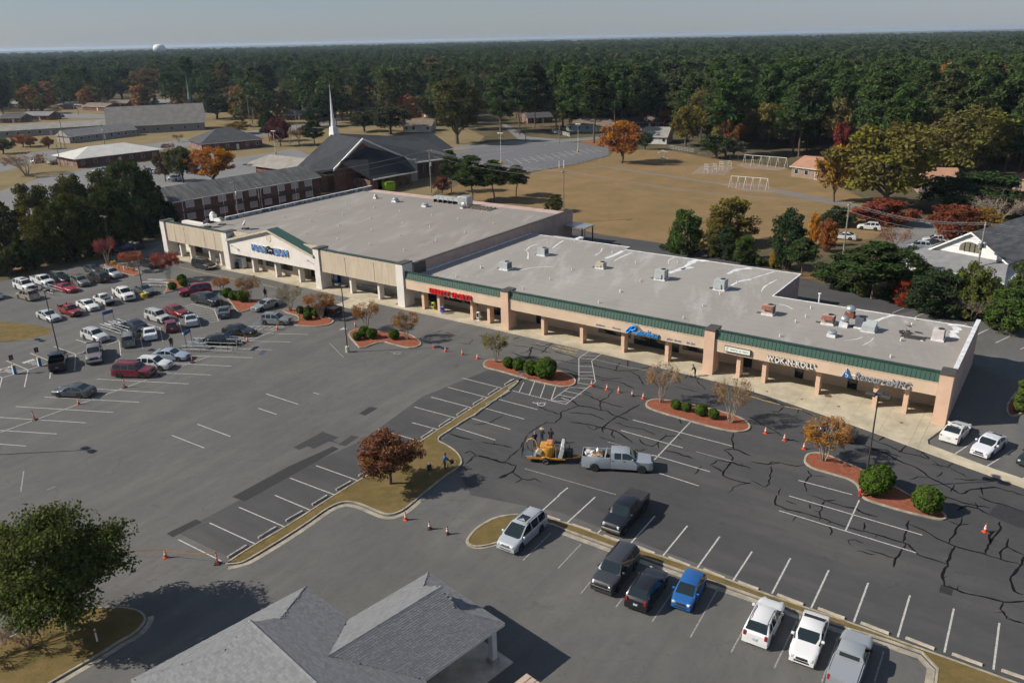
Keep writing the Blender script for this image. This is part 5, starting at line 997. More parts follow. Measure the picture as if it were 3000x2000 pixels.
# crape myrtles in the mulch islands
ORG,BRN,REDL,GRNB,DKOR = (.34,.145,.035),(.25,.14,.055),(.27,.035,.028),(.20,.17,.06),(.32,.11,.03)
for k,(pr,b,tp,w,c,lab) in enumerate((
    (1,(1937,1178),(1937,1060),2.3,(.30,.16,.055),'half-bare crape myrtle at the left end of the four-shrub long island'),(1,(2140,1236),(2141,1103),2.4,(.30,.15,.05),'half-bare crape myrtle at the right end of the four-shrub long island'),(2,(2412,1348),(2411,1229),2.5,(.36,.155,.03),'full orange crape myrtle in front of the dark brown sedan'),
    (0,(1453,1060),(1451,970),2.2,GRNB,'olive crape myrtle beside the four large round shrubs'),(0,(1191,994),(1186,911),2.35,(.30,.15,.05),'rust crape myrtle on the right lobe of the heart-shaped island'),(0,(1074,964),(1067,881),2.35,(.31,.14,.04),'rust crape myrtle on the left lobe of the heart-shaped island'),
    (2,(941,930),(934,858),2.5,(.31,.13,.045),'orange-brown crape myrtle in front of the black pickup'),(1,(851,910),(850,832),2.5,(.20,.19,.08),'nearly bare greenish crape myrtle beside the grey sedan'),(0,(732,883),(730,804),2.4,(.28,.15,.06),'brown crape myrtle over three round shrubs'),(2,(653,857),(646,811),1.7,(.38,.12,.03),'small bright orange crape myrtle by the crimson SUV'),
    (2,(495,821),(483,733),2.5,REDL,'deep red crape myrtle near the grocery store entrance'),(2,(391,794),(388,733),2.2,(.33,.09,.04),'orange-red crape myrtle in the far mulch bed'),(0,(316,776),(306,690),2.3,(.25,.035,.05),'thin red crape myrtle beside the far lamp post'))):
    plant(CRAPES[pr],b,hpx(b,tp),w,c,lab,'crape_myrtle','tree','crape myrtles in the islands',.1,4.5,2.35)
# clipped round shrubs
SH = (.075,.115,.018)
def shrub(z,x,y,d,lab,col=SH,flat=.95):
    px = z(x,y); p = G(*px,.1); s = (p-Vector((0,0,CAMH))).length / FPX * d / (z(1,0)[0]-z(0,0)[0]) ** -1
    t = thing('round_shrub',lab,'shrub',(p.x,p.y+s*.3,.06),random.uniform(0,6),'clipped round shrubs'); c = put(BALL[0],'crown',t,scale=(s,s,s*flat)); c.color = (*col,1); put(BALL[1],'light_block_core',t,scale=(s,s,s*flat))
for (z,x,y,d,lab) in (
    (p3,262,378,95,'smallest of the four shrubs in a row, next to the olive tree'),(p3,358,405,115,'second of the four large shrubs from the olive tree'),(p3,458,438,130,'third of the four large shrubs from the olive tree'),(p3,588,475,185,'largest round shrub at the end of the row of four'),
    (p3,1710,735,85,'first round shrub right of the half-bare tree on the long island'),(p3,1803,754,82,'second round shrub on the long island'),(p3,1930,792,105,'largest round shrub on the long island'),(p3,2035,820,92,'last round shrub before the right half-bare tree'),
    (p4,1085,1490,225,'big shrub in front of the right lamp post'),(p4,1145,1425,185,'shrub behind the big one at the right lamp post'),(q8,1500,165,205,'lone round shrub at the tip of the right island'),
    (p2,1017,140,75,'small round shrub at the left edge of the heart-shaped island'),(p2,1080,112,95,'round shrub at the back of the heart-shaped island'),(p2,1142,127,95,'round shrub in the middle of the heart-shaped island'),(p2,1335,133,90,'round shrub under the right tree of the heart-shaped island'),
    (o2,525,1232,65,'dark round shrub behind the sign post'),(o2,588,1288,75,'front round shrub by the yellow sign post'),(o2,592,1238,70,'middle round shrub by the yellow sign post'),(o2,665,1262,75,'round shrub under the orange-brown tree'),
    (o1,1955,1098,85,'leftmost of three shrubs under the brown crape myrtle'),(o1,2012,1118,80,'middle of three shrubs under the brown crape myrtle'),(o1,2090,1133,100,'rightmost of three shrubs under the brown crape myrtle'),(o1,1480,1028,65,'low shrub in front of the red crape myrtle'),(o1,1560,968,70,'dark shrub behind the low one by the red tree'),(o1,1578,998,65,'dark shrub between two others by the red tree')): shrub(z,x,y,d,lab)
# spiral-cut juniper at the right edge
p = G(2985,1205,.1); t = thing('topiary_juniper','tiered clipped juniper at the right edge of the picture','shrub',(p.x,p.y,.08))
for k,(zz,r) in enumerate(((.1,1.5),(1.15,1.15),(1.9,1.25),(2.9,.95))): c = put(BALL[0],'tier',t,(.15*(-1)**k,0,zz),scale=(r,r,r*.85)); c.color = (.10,.13,.03,1); put(BALL[1],'light_block_core',t,(.15*(-1)**k,0,zz),scale=(r,r,r*.85))
MB().tube([(0,0,0),(0,0,3.3)],.09,6).build('trunk',BARK,t)
# the copper tree on the lawn island and the big evergreen oak at the lower left
cu = broadleaf(61,5.6,2.75,60,210,.11,.17,.24)
b = (1144,1416); plant(cu,b,hpx(b,(1120,1264)),3.0,(.20,.085,.042),'round copper-brown tree on the lawn island','copper_tree','tree',None,.1,5.6,2.75,1.0)
oak = broadleaf(62,9.5,4.8,150,210,.135,.3,.16,top=.95,droop=.5)
b = (205,1838); plant(oak,b,hpx(b,(330,1455))*.93,5.0,(.085,.10,.026),'big dark green oak at the lower left corner','oak_tree','tree',None,.1,9.5,5.0,2.1)
sp = crape(63,2.2,1.5,.15); plant(sp,(84,1893),2.0,1.5,(.25,.12,.06),'bare brown shrub on the lower left lawn','bare_shrub','shrub',None,.1,2.2,1.5)
plant(sp,(-20,1930),1.8,1.3,(.25,.12,.06),'bare shrub at the left picture edge','bare_shrub','shrub',None,.1,2.2,1.5)
# ------------------------------------------------------------------ lamp posts, cones, wheel stops, signs, carts
POLE = mat('bronze_pole',(.045,.038,.032),.5,.2); YEL = mat('safety_yellow',(.52,.36,.02),.7,.25,3); CREAMC = mat('cream_base',(.5,.46,.34),.9,.25,2)
headm = MB().bev(-.42,.42,-.3,.3,-.12,.12,.05).mesh('lamp_head',POLE); lensm = MB().box(-.34,.34,-.22,.22,-.132,-.121).mesh('lens',mat('lamp_lens',(.4,.4,.37),.3,.1))
def lamp_post(label,px=None,pos=None,heads=(0,180),base=CREAMC,rot=BA,h=9.35,pole=POLE,r=.28,bh=.85):
    p = pos if pos is not None else G(*px); t = thing('lamp_post',label,'lamp post',(p.x,p.y,0),rot,'parking lot lamp posts')
    MB().lathe([(r,0),(r,bh-.04),(r-.04,bh)],16).build('plinth',base,t)
    MB().tube([(0,0,bh),(0,0,h)],[.085,.06],8).build('pole',pole,t)
    for a in heads:
        M = Matrix.Rotation(R(a),4,'Z'); c = M @ Vector((.62,0,h-.02)); MB().tube([(0,0,h-.06),M@Vector((.25,0,h-.02))],.04,6).build('arm',pole,t)
        hd = put(headm,'lamp_head',t,c,(0,0,R(a))); hd.material_slots[0].link = 'OBJECT'; hd.material_slots[0].material = pole if pole is not POLE else POLE; put(lensm,'lens',hd)
lamp_post('tall lamp post with three heads on the right-hand island',(2532,1432),heads=(180,0,90))
lamp_post('twin-head lamp post on cream base at the heart-shaped island',(1019,1031))
lamp_post('twin-head lamp post above the black pickup at the far left',(174,1040),base=YEL,bh=.4)
lamp_post('twin-head lamp post on fat yellow drum beside the grey-green sedan',(423,872),base=YEL,r=.5,bh=.75)
lamp_post('twin-head lamp post on yellow drum in the far mulch bed',(333,776),base=YEL,r=.5,bh=.75)
_sh = Vector((math.cos(SHADOW_AZ),math.sin(SHADOW_AZ),0)) * (9.35/math.tan(SUN_EL))
lamp_post('twin-head lamp post just outside the left edge',pos=G(262,1317)-_sh,base=YEL); lamp_post('twin-head lamp post beyond the left edge by the grass patch',pos=G(118,996)-_sh,base=YEL)
WPOLE = mat('white_pole',(.6,.6,.57),.6,.1)
for b,tp,lab in (((1693,446),(1693,364),'pale lamp post in the far church lot nearest the orange tree'),((1468,479),(1468,390),'pale lamp post in the far church lot nearer the pines'),((808,452),(802,384),'pale lamp post beside the red tree at the church')): lamp_post(lab,b,h=hpx(b,tp),pole=WPOLE,base=YEL,r=.35,bh=.9)
# cones
ORNG = mat('cone_orange',(.62,.075,.015),.55,.15,4); DIRT = mat('dirty_cone_orange',(.20,.05,.025),.7,.35,6); REFL = mat('reflective_white',(.62,.62,.6),.4,.15)
def cone_me(m,w): return MB().lathe([(.19*w,0.05),(.155*w,.22),(.15*w,.221)],14).mesh('cone',m,30)
def cone(px,label,m=ORNG,h=.82):
    p = G(*px); t = thing('traffic_cone',label,'traffic cone',(p.x,p.y,.012),random.uniform(0,1.5),'traffic cones around the crack sealing'); k = h / .82
    MB().bev(-.2,.2,-.2,.2,0,.05,.02).build('foot',BLACK if m is DIRT else ORNG,t)
    MB().lathe([(.15,.04),(.12,.3*k),(.119,.301*k)],14).build('body',m,t,smooth=30); MB().lathe([(.12,.301*k),(.088,.5*k)],14).build('collar',REFL,t); MB().lathe([(.087,.5*k),(.078,.56*k)],14).build('band',m,t); MB().lathe([(.077,.56*k),(.06,.66*k)],14).build('collar',REFL,t); MB().lathe([(.059,.66*k),(.03,h),(.02,h)],14).build('tip',m,t)
for k,(px,lab,m) in enumerate((
    (p3(980,530),'orange cone at the corner of the white hatching',ORNG),(p3(1112,562),'second cone right of the white hatching',ORNG),(p3(1213,587),'middle cone of the line between the two long islands',ORNG),(p3(1330,618),'dull cone fourth from the white hatching',DIRT),(p3(1424,640),'cone nearest the tip of the long island',ORNG),
    (p4(125,937),'bright cone nearest the long island in the right-hand line',ORNG),(p4(288,998),'middle cone of the right-hand line of three',ORNG),(p4(456,1073),'cone touching the orange crape myrtle',ORNG),
    (p2(1678,203),'tall cone right of the heart-shaped island',ORNG),(p2(1780,235),'second cone right of the heart-shaped island',ORNG),(p2(1925,262),'third cone toward the olive crape myrtle',ORNG),(p2(2055,298),'cone closest to the olive crape myrtle',ORNG),(o2(1002,1342),'lone cone behind the heart-shaped island',ORNG),
    (q6(1393,205),'orange cone at the corner of the lawn island gutter',ORNG),(q6(1594,283),'brown cone in the middle of the drive',DIRT),(q6(1742,325),'brown cone nearest the median nose',DIRT),(q8(1953,307),'lone cone at the far right below the dark patch',ORNG),
    (z8(825,770),'cone at the tip of the yellow-taped hatching',ORNG),(z8(182,1035),'cone with yellow tape near the cart corral',ORNG),(z7(80,1350),'cone beside the lone dark grey sedan',ORNG),(z7(1815,728),'brown cone in front of the burgundy SUV',DIRT),(q5(1385,520),'cone on the drive between the oak and the lawn strip',ORNG))): cone(px,lab,m)
def delineator(px,label,h=1.15,lean=0.):
    p = G(*px); t = thing('channelizer_post',label,'traffic post',(p.x,p.y,.012),0,'orange traffic posts'); t.rotation_euler = (0,lean,0)
    MB().bev(-.25,.25,-.25,.25,0,.09,.03).build('foot',BLACK,t); MB().lathe([(.075,.08),(.07,.55)],12).build('body',ORNG,t); MB().lathe([(.071,.55),(.069,.68)],12).build('band',REFL,t); MB().lathe([(.068,.68),(.065,.8)],12).build('body',ORNG,t); MB().lathe([(.066,.8),(.064,.93)],12).build('band',REFL,t); MB().lathe([(.062,.93),(.05,h),(.02,h+.03)],12).build('tip',ORNG,t)
for px,lab in ((z7(1065,990),'traffic post in front of the burgundy SUV'),(p1(300,822),'leaning traffic post in the empty left stalls'),(z5(1055,1340),'traffic post beside the blue-silver sedan'),(q5(122,385),'traffic post at the left edge by the small mulch bed'),(q5(1818,572),'traffic post at the end of the lawn strip')): delineator(px,lab,lean=-.1 if 'leaning' in lab else 0)
# warning tape
TAPE = mat('yellow_tape',(.6,.42,.05),.6,.1); TAPEO = mat('orange_tape',(.6,.25,.06),.6,.1)
def tape(label,pts,m):
    t = thing('warning_tape',label,'tape',pts[0]); mb = MB()
    for a,b in zip(pts,pts[1:]):
        n = 8; q = [a.lerp(b,i/n)-Vector((0,0,.25*math.sin(math.pi*i/n)))-pts[0]for i in range(n+1)]
        for c,d in zip(q,q[1:]): mb.quad(c-Vector((0,0,.035)),d-Vector((0,0,.035)),d+Vector((0,0,.035)),c+Vector((0,0,.035))); mb.quad(c+Vector((.004,.004,.035)),d+Vector((.004,.004,.035)),d+Vector((.004,.004,-.035)),c+Vector((.004,.004,-.035)))
    mb.build('ribbon',m,t)
tp = lambda px,z: G(*px) + Vector((0,0,z))
tape('yellow tape strung from cone to cone past the black sedan',[tp(z8(182,1035),.8),tp(z8(560,890),.9),tp(z8(1120,640),.9),tp(z8(1310,580),1.0)],TAPE)
tape('yellow tape from the cart corral to the taped cone',[tp(z5(1900,1010),.9),tp(z8(182,1035),.78)],TAPE)
tape('orange tape stretched from the traffic post toward the oak',[tp(q5(1818,572),1.1),tp(q5(1385,522),.8),tp(q5(700,520),1.0)],TAPEO)
# wheel stops
STOP = mat('wheel_stop_concrete',(.40,.35,.28),.9,.3,2,bump=.2); STOPG = mat('grey_wheel_stop',(.33,.32,.29),.9,.3,2,bump=.2)
def stop_me(m): return MB().add([(-.9,-.09,0),(.9,-.09,0),(.9,.09,0),(-.9,.09,0),(-.88,-.06,.13),(.88,-.06,.13),(.88,.06,.13),(-.88,.06,.13)],[(4,5,6,7),(0,1,5,4),(1,2,6,5),(2,3,7,6),(3,0,4,7)]).mesh('wheel_stop',m)
SA,SB_ = stop_me(STOP),stop_me(STOPG)
def stops(me,lst,lab,grp):
    for z,x0,y0,x1,y1 in lst:
        a,b = G(*z(x0,y0)),G(*z(x1,y1)); c = (a+b) / 2; d = b - a; o = put(me,'wheel_stop',None,(c.x,c.y,.012),(0,0,math.atan2(d.y,d.x)),(d.length/1.8,1.15,1.1)); tag(o,lab,'wheel stop',grp)
stops(SA,((q7,575,178,690,218),(q7,785,248,945,303),(q7,1050,340,1205,398),(q7,1310,425,1478,492),(q7,1590,522,1772,597),(q7,1882,622,2062,697),(q7,2172,727,2345,790),(q8,218,833,438,918),(q8,558,948,783,1033),(q8,915,1068,1153,1160),(q8,1290,1193,1533,1288),(q8,1677,1328,1933,1423),(q8,2090,1465,2330,1548)),'tan concrete wheel stop along the lower grass median','wheel stops along the lower median')
stops(SB_,((p2,2290,522,2352,482),(p2,2150,607,2228,558),(p2,2017,692,2102,642),(p2,1877,784,1967,728),(p2,1727,880,1822,818),(p2,1572,980,1672,915),(p2,1422,1067,1512,1020),(p2,1032,1308,1107,1273),(p2,837,1428,966,1355),(q6,612,84,738,8),(q6,392,218,532,138),(q6,162,361,312,271),(q6,0,468,66,424),(q5,2167,358,2281,284),(q5,1902,523,2062,424)),'grey wheel stop on the left side of the grass strip','wheel stops left of the strip')
stops(SB_,((p2,2250,628,2332,578),(p2,2127,692,2222,652),(p2,2022,792,2097,728),(p2,1882,870,1977,810),(p2,1724,974,1822,912),(p3,232,522,312,478),(p3,266,552,327,514),(p3,192,630,274,580),(p3,67,692,160,652)),'grey wheel stop on the right side of the grass strip','wheel stops right of the strip')
# painted words and symbols
def ground_text(text,px,h,w,rot,m=PAINT,name='painted_text',bold=.02):
    p = G(*px); o = bpy.data.objects.new(name,None); o.location = (p.x,p.y,.013); o.rotation_euler = (0,0,rot); link(o,lot)
    gl = [(c,glyph(c,bold))if c!=' ' else(c,None)for c in text]; tot = sum(.36 if g is None else g[3]-g[2]+.1 for _,g in gl) - .1; cx = -w / 2; mb = MB()
    for c,g in gl:
        if g is None: cx += .36 * w / tot; continue
        mb.add([((v[0]-g[2])*w/tot+cx,v[1]*h/.72-h/2,0)for v in g[0]],g[1]); cx += (g[3]-g[2]+.1) * w / tot
    mb.build('lettering',m,o)
ra_ = R(-36+180)
for n_,(a,b,c) in (('1',(z6(612,722),z6(700,770),z6(765,765))),('2',(z6(90,880),z6(180,935),z6(230,935)))): ground_text(n_,a,1.5,.7,ra_+R(90)*0); ground_text('TO GO',b,.5,1.7,ra_); ground_text('FOOD LION',c,.5,2.6,ra_)
ground_text('NO PARKING',p3(770,206),.42,3.2,BA,PAINT_Y); ground_text('FIRE LANE ONLY',p3(745,228),.42,3.6,BA,PAINT_Y)
def wheelchair(px,rot,m,s=1.0):
    p = G(*px); mb = MB(); P = lambda pts: [Vector((x*s,y*s,0))for x,y in pts]
    def st(pts,w=.07):
        q = smooth_path(P(pts),it=1); n = len(q); l_ = offset_path(q,w*s); r_ = offset_path(q,-w*s); mb.add([(v.x,v.y,0)for v in r_]+[(v.x,v.y,0)for v in l_],[(i,i+1,n+i+1,n+i)for i in range(n-1)])
    st([(.0,.55),(0,.0),(.42,.0),(.6,-.5),(.75,-.45)]); st([(0,.3),(.35,.3)]); st([(.05+.42*math.cos(a),-.28+.42*math.sin(a))for a in[R(x)for x in range(110,350,30)]]); mb.add([(.12*s*math.cos(a),.72*s+.12*s*math.sin(a),0)for a in[i*.785 for i in range(8)]],[tuple(range(8))])
    mb.build('wheelchair_symbol',m,lot,(p.x,p.y,.0135),rot)
wheelchair(p3(525,685),R(56),PAINT); wheelchair(z8(390,632),R(-9),PAINT_B,1.1); wheelchair(p2(1345,246),R(54),PAINT_OLD); wheelchair(z7(1975,140),0,PAINT_OLD,.01)
# sign posts
def sign_post(px,label,h=2.1,board=(.3,.45),col=(.05,.1,.3),base=None,rot=R(-100),postm=None):
    p = G(*px); t = thing('sign_post',label,'sign',(p.x,p.y,.0),rot)
    if base: MB().lathe([(.09,0),(.09,1.0),(.05,1.04)],10).build('sleeve',base,t)
    MB().box(-.03,.03,-.03,.03,0,h).build('post',postm or GALV,t); MB().box(.03,.045,-board[0]/2,board[0]/2,h-board[1],h).build('board',mat('sign_face',col,.5,.25,8),t)
sign_post(z3(1085,852),'green-topped accessible parking sign beside the navy pickup',2.2,(.35,.5),(.10,.25,.22),mat('olive_sleeve',(.16,.16,.05),.8,.2)); sign_post(o2(521,1288),'dark sign on a yellow sleeved post by the round shrubs',2.1,(.3,.45),(.06,.06,.05),YEL); sign_post(z8(527,800),'grey sign post behind the grey-green SUV',2.2,(.32,.5),(.16,.16,.18)); sign_post(o1(1440,945),'blue and white sign under the deep red crape myrtle',1.9,(.35,.9),(.2,.3,.45)); sign_post(z2(1480,870),'small pale blue notice on the yellow drum lamp post',3.9,(.5,.5),(.35,.45,.5))
for px,lab in ((z6(862,822),'blue and white pickup bay marker nearer the black truck'),(z6(325,992),'blue and white pickup bay marker nearer the left edge')):
    p = G(*px); t = thing('pickup_marker',lab,'sign',(p.x,p.y,0),R(54)); MB().box(-.17,.17,-.17,.17,0,1.15).build('sleeve',mat('marker_white',(.55,.6,.66),.5,.1),t); MB().box(-.18,.18,-.185,-.171,.05,1.05).build('blue_panel',BLUE,t); MB().box(.171,.185,-.12,.12,.05,1.05).build('blue_panel',mat('marker_pale_blue',(.2,.3,.5),.5,.1),t); MB().box(-.16,.16,-.16,.16,1.15,1.25).build('yellow_top',YEL,t); MB().tube([(0,0,1.2),(0,0,2.5)],.03,6).build('post',GALV,t); MB().box(-.25,.25,-.02,.02,1.9,2.6).build('board',mat('dark_sign',(.06,.05,.05),.5,.3,8),t)
p = G(*q5(815,1225)); t = thing('marker_post','white marker post with red band on the lower left lawn','post',(p.x,p.y,.09)); MB().lathe([(.06,0),(.06,1.0)],10).build('post',WHITE,t); MB().lathe([(.062,.75),(.062,.95)],10).build('red_band',RED,t); MB().lathe([(.061,1.0),(.02,1.08)],10).build('cap',WHITE,t)
# yellow bollards and hydrants in the beds
for px,lab in ((z2(943,365),'short yellow bollard left of the white hydrant pipe'),(z2(1140,355),'short yellow bollard right of the white hydrant pipe')):
    p = G(*px,.1); t = thing('bollard',lab,'bollard',(p.x,p.y,.09)); MB().lathe([(.12,0),(.12,.9),(.05,1.0)],12).build('post',YEL,t)
def hydrant(px,lab,m):
    p = G(*px,.1); t = thing('fire_hydrant',lab,'hydrant',(p.x,p.y,.09)); MB().lathe([(.17,0),(.17,.05),(.11,.06),(.11,.5),(.15,.52),(.13,.6),(.08,.68),(.04,.74)],14).build('barrel',m,t,smooth=40); MB().tube([(-.2,0,.42),(.2,0,.42)],.055,8).build('outlet',m,t); MB().tube([(0,-.19,.4),(0,0,.4)],.065,8).build('pumper_outlet',m,t)
hydrant(p4(938,1475),'small red hydrant at the foot of the right lamp post',mat('hydrant_red',(.4,.03,.02),.5,.2)); hydrant(z2(1062,365),'white backflow pipe in the far mulch bed',WHITE)
# shopping carts
WIRE = mat('cart_wire',(.35,.35,.36),.4,.1,metal=.7)
cb = MB()
for x0,y0,x1,y1,z in ((-.42,.27,.45,.22,1.0),(-.42,-.27,.45,-.22,1.0),(-.42,.27,-.42,-.27,1.0),(.45,.22,.45,-.22,.98)): cb.tube([(x0,y0,z),(x1,y1,z)],.018,4)
for s in (-1,1):
    for k in range(6): x = -.38 + k * .16; cb.tube([(x,s*.26,1.0),(x*.9-.02,s*.2,.52)],.01,3)
    for z in (.65,.8): cb.tube([(-.4,s*.24,z),(.42,s*.2,z)],.01,3)
    cb.tube([(-.42,s*.26,1.0),(-.38,s*.24,.1),(.42,s*.18,.1)],.018,4)
for k in range(5): y = -.2 + k * .1; cb.tube([(-.38,y,.52),(.4,y*.9,.56)],.01,3); cb.tube([(.4,y*.9,.56),(.45,y,.98)],.01,3)
cart_me = cb.mesh('basket',WIRE); cw = MB()
for x,y in ((-.36,.23),(-.36,-.23),(.4,.18),(.4,-.18)): cw.tube([(x,y-.015,.06),(x,y+.015,.06)],.06,8)
cartw_me = cw.mesh('castors',BLACK); carth_me = MB().tube([(-.5,-.27,1.04),(-.5,.27,1.04)],.022,6).mesh('handle',BLUE)
def cart(pos,rot,label,grp='shopping carts'):
    t = thing('shopping_cart',label,'shopping cart',pos,rot,grp); put(cart_me,'basket',t); put(carth_me,'handle',t); stuff(put(cartw_me,'castors',t)); return t
def corral(px,hd,L,label,lanes=2,wide=2.6,ncart=(4,3),boards=((-1,1),),clab='cart'):
    p = G(*px); t = thing('cart_corral',label,'cart corral',(p.x,p.y,0),R(hd),'cart corrals')
    for k in range(lanes+1):
        y = -wide / 2 + wide * k / lanes
        for z in (.45,.95): MB().tube([(-L/2,y,z),(L/2,y,z)],.035,6).build('rail',GALV,t)
        for i in range(4): MB().tube([(-L/2+L*i/3,y,0),(-L/2+L*i/3,y,.97)],.035,6).build('post',GALV,t)
    for x in [b for b in boards]:
        for y in (-.75,.75): MB().tube([(x,y,0),(x,y,2.6)],.035,6).build('sign_leg',POLE,t)
        MB().box(x-.03,x+.03,-.8,.8,2.1,2.6).build('header_board',mat('corral_blue',(.03,.09,.24),.5,.2),t); MB().box(x-.035,x-.031,-.6,.6,2.22,2.48).build('lettering_strip',mat('pale_strip',(.35,.4,.5),.5,.5,9),t)
    M = t.matrix_basis
    for lane,n in enumerate(ncart):
        for i in range(n): q = M @ Vector((-L/2+.9+i*.42,-wide/2+wide*(lane+.5)/lanes,.0)); cart(q,R(hd)+random.uniform(-.03,.03),clab)
corral((624,1022),-9,7.2,'long steel cart corral with blue header boards in the middle of the left lot',2,3.0,(5,4),(-3.4,2.6),'shopping cart nested inside the long corral')
corral((352,968),-36,5.6,'cart corral beside the dark blue sedan',2,2.7,(3,4),(-2.6,),'shopping cart in the corral beside the dark blue sedan')
corral(z1(1100,860),-37,5.0,'far cart corral between the red coupe and the lamp head',1,1.6,(3,),(),'shopping cart in the far corral by the red coupe')
corral(z2(1800,720),-10,5.2,'cart corral against the mulch bed behind the red tree',1,1.8,(6,),(),'shopping cart in the corral by the red tree')
for i in range(13): q = W(-88.2+i*.52,3.3+.05*(i%2),.15); cart((q.x,q.y,.15),BA,'shopping cart in the long nested row under the arcade','nested carts under the arcade')
q = W(-91.5,4.0,.15); cart((q.x,q.y,.15),BA+.6,'single shopping cart against the wall under the arcade')
p = G(*p3(385,475)); cart((p.x,p.y,.012),R(-10),'empty shopping cart left beside the four-shrub island')
# ------------------------------------------------------------------ people
SKIN = mat('skin',(.36,.2,.14),.6,.08); SKIND = mat('dark_skin',(.11,.062,.042),.6,.08); HAIR = mat('dark_hair',(.015,.012,.01),.7,.2); SHOE = mat('shoe',(.03,.028,.026),.7,.2)
_cloth = {}
def cloth(c):
    if c not in _cloth: _cloth[c] = mat('cloth',c,.9,.25,5,bump=.3)
    return _cloth[c]
def person(px,label,hd,top,legs,skin=SKIN,h=1.75,lean=0.0,stride=.0,arms=((.12,.3,.0),(.12,.3,.0)),hat=None,z=0.0,shoes=SHOE,pos=None,bend=0.0):
    """one continuous skinned body; arms give (elbow forward, wrist forward, wrist raise) for the left and right arm; faces +X"""
    p = pos if pos is not None else G(*px,z); t = thing('person',label,'person',(p.x,p.y,z),R(hd),'people')
    k = h / 1.75; V_,E_,RA,K = [],[],[],[]
    def v(x,y,zz,r,par=None,kind='t'):
        V_.append((x*k,y*k,zz*k)); RA.append(r*k); K.append(kind)
        if par is not None: E_.append((par,len(V_)-1))
        return len(V_) - 1
    def ln(zz): return math.sin(lean) * (zz-.95) if zz > .95 else 0
    dz = lambda zz: .95 + (zz-.95) * math.cos(lean) if zz > .95 else zz
    pel = v(0,0,.95-bend*.1,.14); sp = v(ln(1.2),0,dz(1.18),.135,pel); ch = v(ln(1.4),0,dz(1.38),.15,sp); nk = v(ln(1.52),0,dz(1.5),.06,ch,'h'); hd0 = v(ln(1.62)+.02,0,dz(1.6),.085,nk,'h'); hd1 = v(ln(1.72)+.01,0,dz(1.7),.085,hd0,'h')
    v(ln(1.62)+.105,0,dz(1.6),.022,hd0,'h')                       # nose
    for s,(ef,wf,wz) in ((1,arms[0]),(-1,arms[1])):
        sh = v(ln(1.42),s*.19,dz(1.42),.075,ch); el = v(ln(1.2)+ef,s*.25,dz(1.14),.052,sh); wr = v(ln(1.0)+wf,s*.22,dz(.9)+wz,.038,el); pa = v(ln(1.0)+wf+.05,s*.21,dz(.9)+wz-.07+.05*(wz>.1),.032,wr,'s')
        for f in range(4): a = v(ln(1.0)+wf+.05+.03*f*.5,s*(.235-.018*f),dz(.9)+wz-.13-.008*(f%2),.010,pa,'s'); v(ln(1.0)+wf+.075+.012*f,s*(.23-.018*f),dz(.9)+wz-.165,.009,a,'s')
        v(ln(1.0)+wf+.10,s*.18,dz(.9)+wz-.10,.011,pa,'s')
        hp = v(0,s*.095,.88-bend*.08,.105,pel,'l'); st = stride * s; kn = v(st*.55+.03+bend*.12,s*.105,.49,.068,hp,'l'); an = v(st,s*.11,.1,.045,kn,'l'); v(st+.17,s*.125,.045,.042,an,'f')
    me = bpy.data.meshes.new('body'); me.from_pydata(V_,E_,[]); o = bpy.data.objects.new('body',me); COL.objects.link(o); o.modifiers.new('s','SKIN'); o.modifiers.new('d','SUBSURF').levels = 1
    for i,sv in enumerate(me.skin_vertices[0].data): sv.radius = (RA[i],RA[i]*(1.15 if K[i]=='t' and i<3 else 1)); sv.use_root = i == 0
    dg = bpy.context.evaluated_depsgraph_get(); nm = bpy.data.meshes.new_from_object(o.evaluated_get(dg)); bpy.data.objects.remove(o); bpy.data.meshes.remove(me)
    nm.materials.clear()
    for m in (cloth(top),cloth(legs),skin,shoes): nm.materials.append(m)
    pts = np.array(V_); code = {'t':0,'l':1,'h':2,'s':2,'f':3}
    for q in nm.polygons:
        c = np.array(q.center); i = int(np.argmin(np.linalg.norm(pts-c,axis=1)-np.array(RA)*.6)); q.material_index = code[K[i]]; q.use_smooth = True
    nm.name = 'body'; b = link(bpy.data.objects.new('body',nm),t); H_ = Vector(V_[hd1])
    if hat: hat(t,H_,k)
    else: MB().lathe([(.098,-.07),(.105,0),(.085,.07),(.03,.1)],14).build('hair',HAIR,t,H_+Vector((-.015,0,-.005)))
    return t
def cap(c): return lambda t,H_,k: (MB().lathe([(.104,-.03),(.106,.02),(.08,.09),(.02,.11)],14).build('hat',cloth(c),t,H_),MB().bev(.06,.18,-.07,.07,-.03,-.005,.01).build('hat_brim',cloth(c),t,H_))
def straw(t,H_,k): MB().lathe([(.24,.0),(.235,.015),(.115,.03),(.1,.11),(.05,.13)],18).build('hat',mat('straw',(.5,.38,.2),.9,.2,8),t,H_+Vector((0,0,.01)))
def hood(c): return lambda t,H_,k: MB().lathe([(.12,-.12),(.125,0),(.09,.1),(.02,.15)],14).build('hood',cloth(c),t,H_+Vector((-.03,0,0)))
w5 = zoomer(1500,1240,4.9)
person(w5(330,340),'worker in dark blue partly behind the yellow hose arm',100,(.012,.02,.06),(.015,.016,.02),arms=((.12,.3,.15),(.1,.28,.1)),hat=cap((.2,.22,.3)))
person(w5(428,288),'worker in navy shirt and straw hat holding a wand',60,(.012,.02,.05),(.03,.04,.06),arms=((.2,.4,.2),(.2,.38,.15)),hat=straw)
person(w5(555,290),'worker in dark grey jacket beside the straw-hatted man',75,(.035,.033,.032),(.03,.035,.05),arms=((.1,.25,.05),(.1,.25,.05)),skin=SKIND)
person((1900+800/5.88,900+1205/5.88),'person in green cap leaning over a broom at the kerb',175,(.03,.04,.045),(.02,.025,.022),lean=.42,arms=((.28,.42,.22),(.2,.38,.0)),hat=cap((.02,.22,.11)),z=.0)
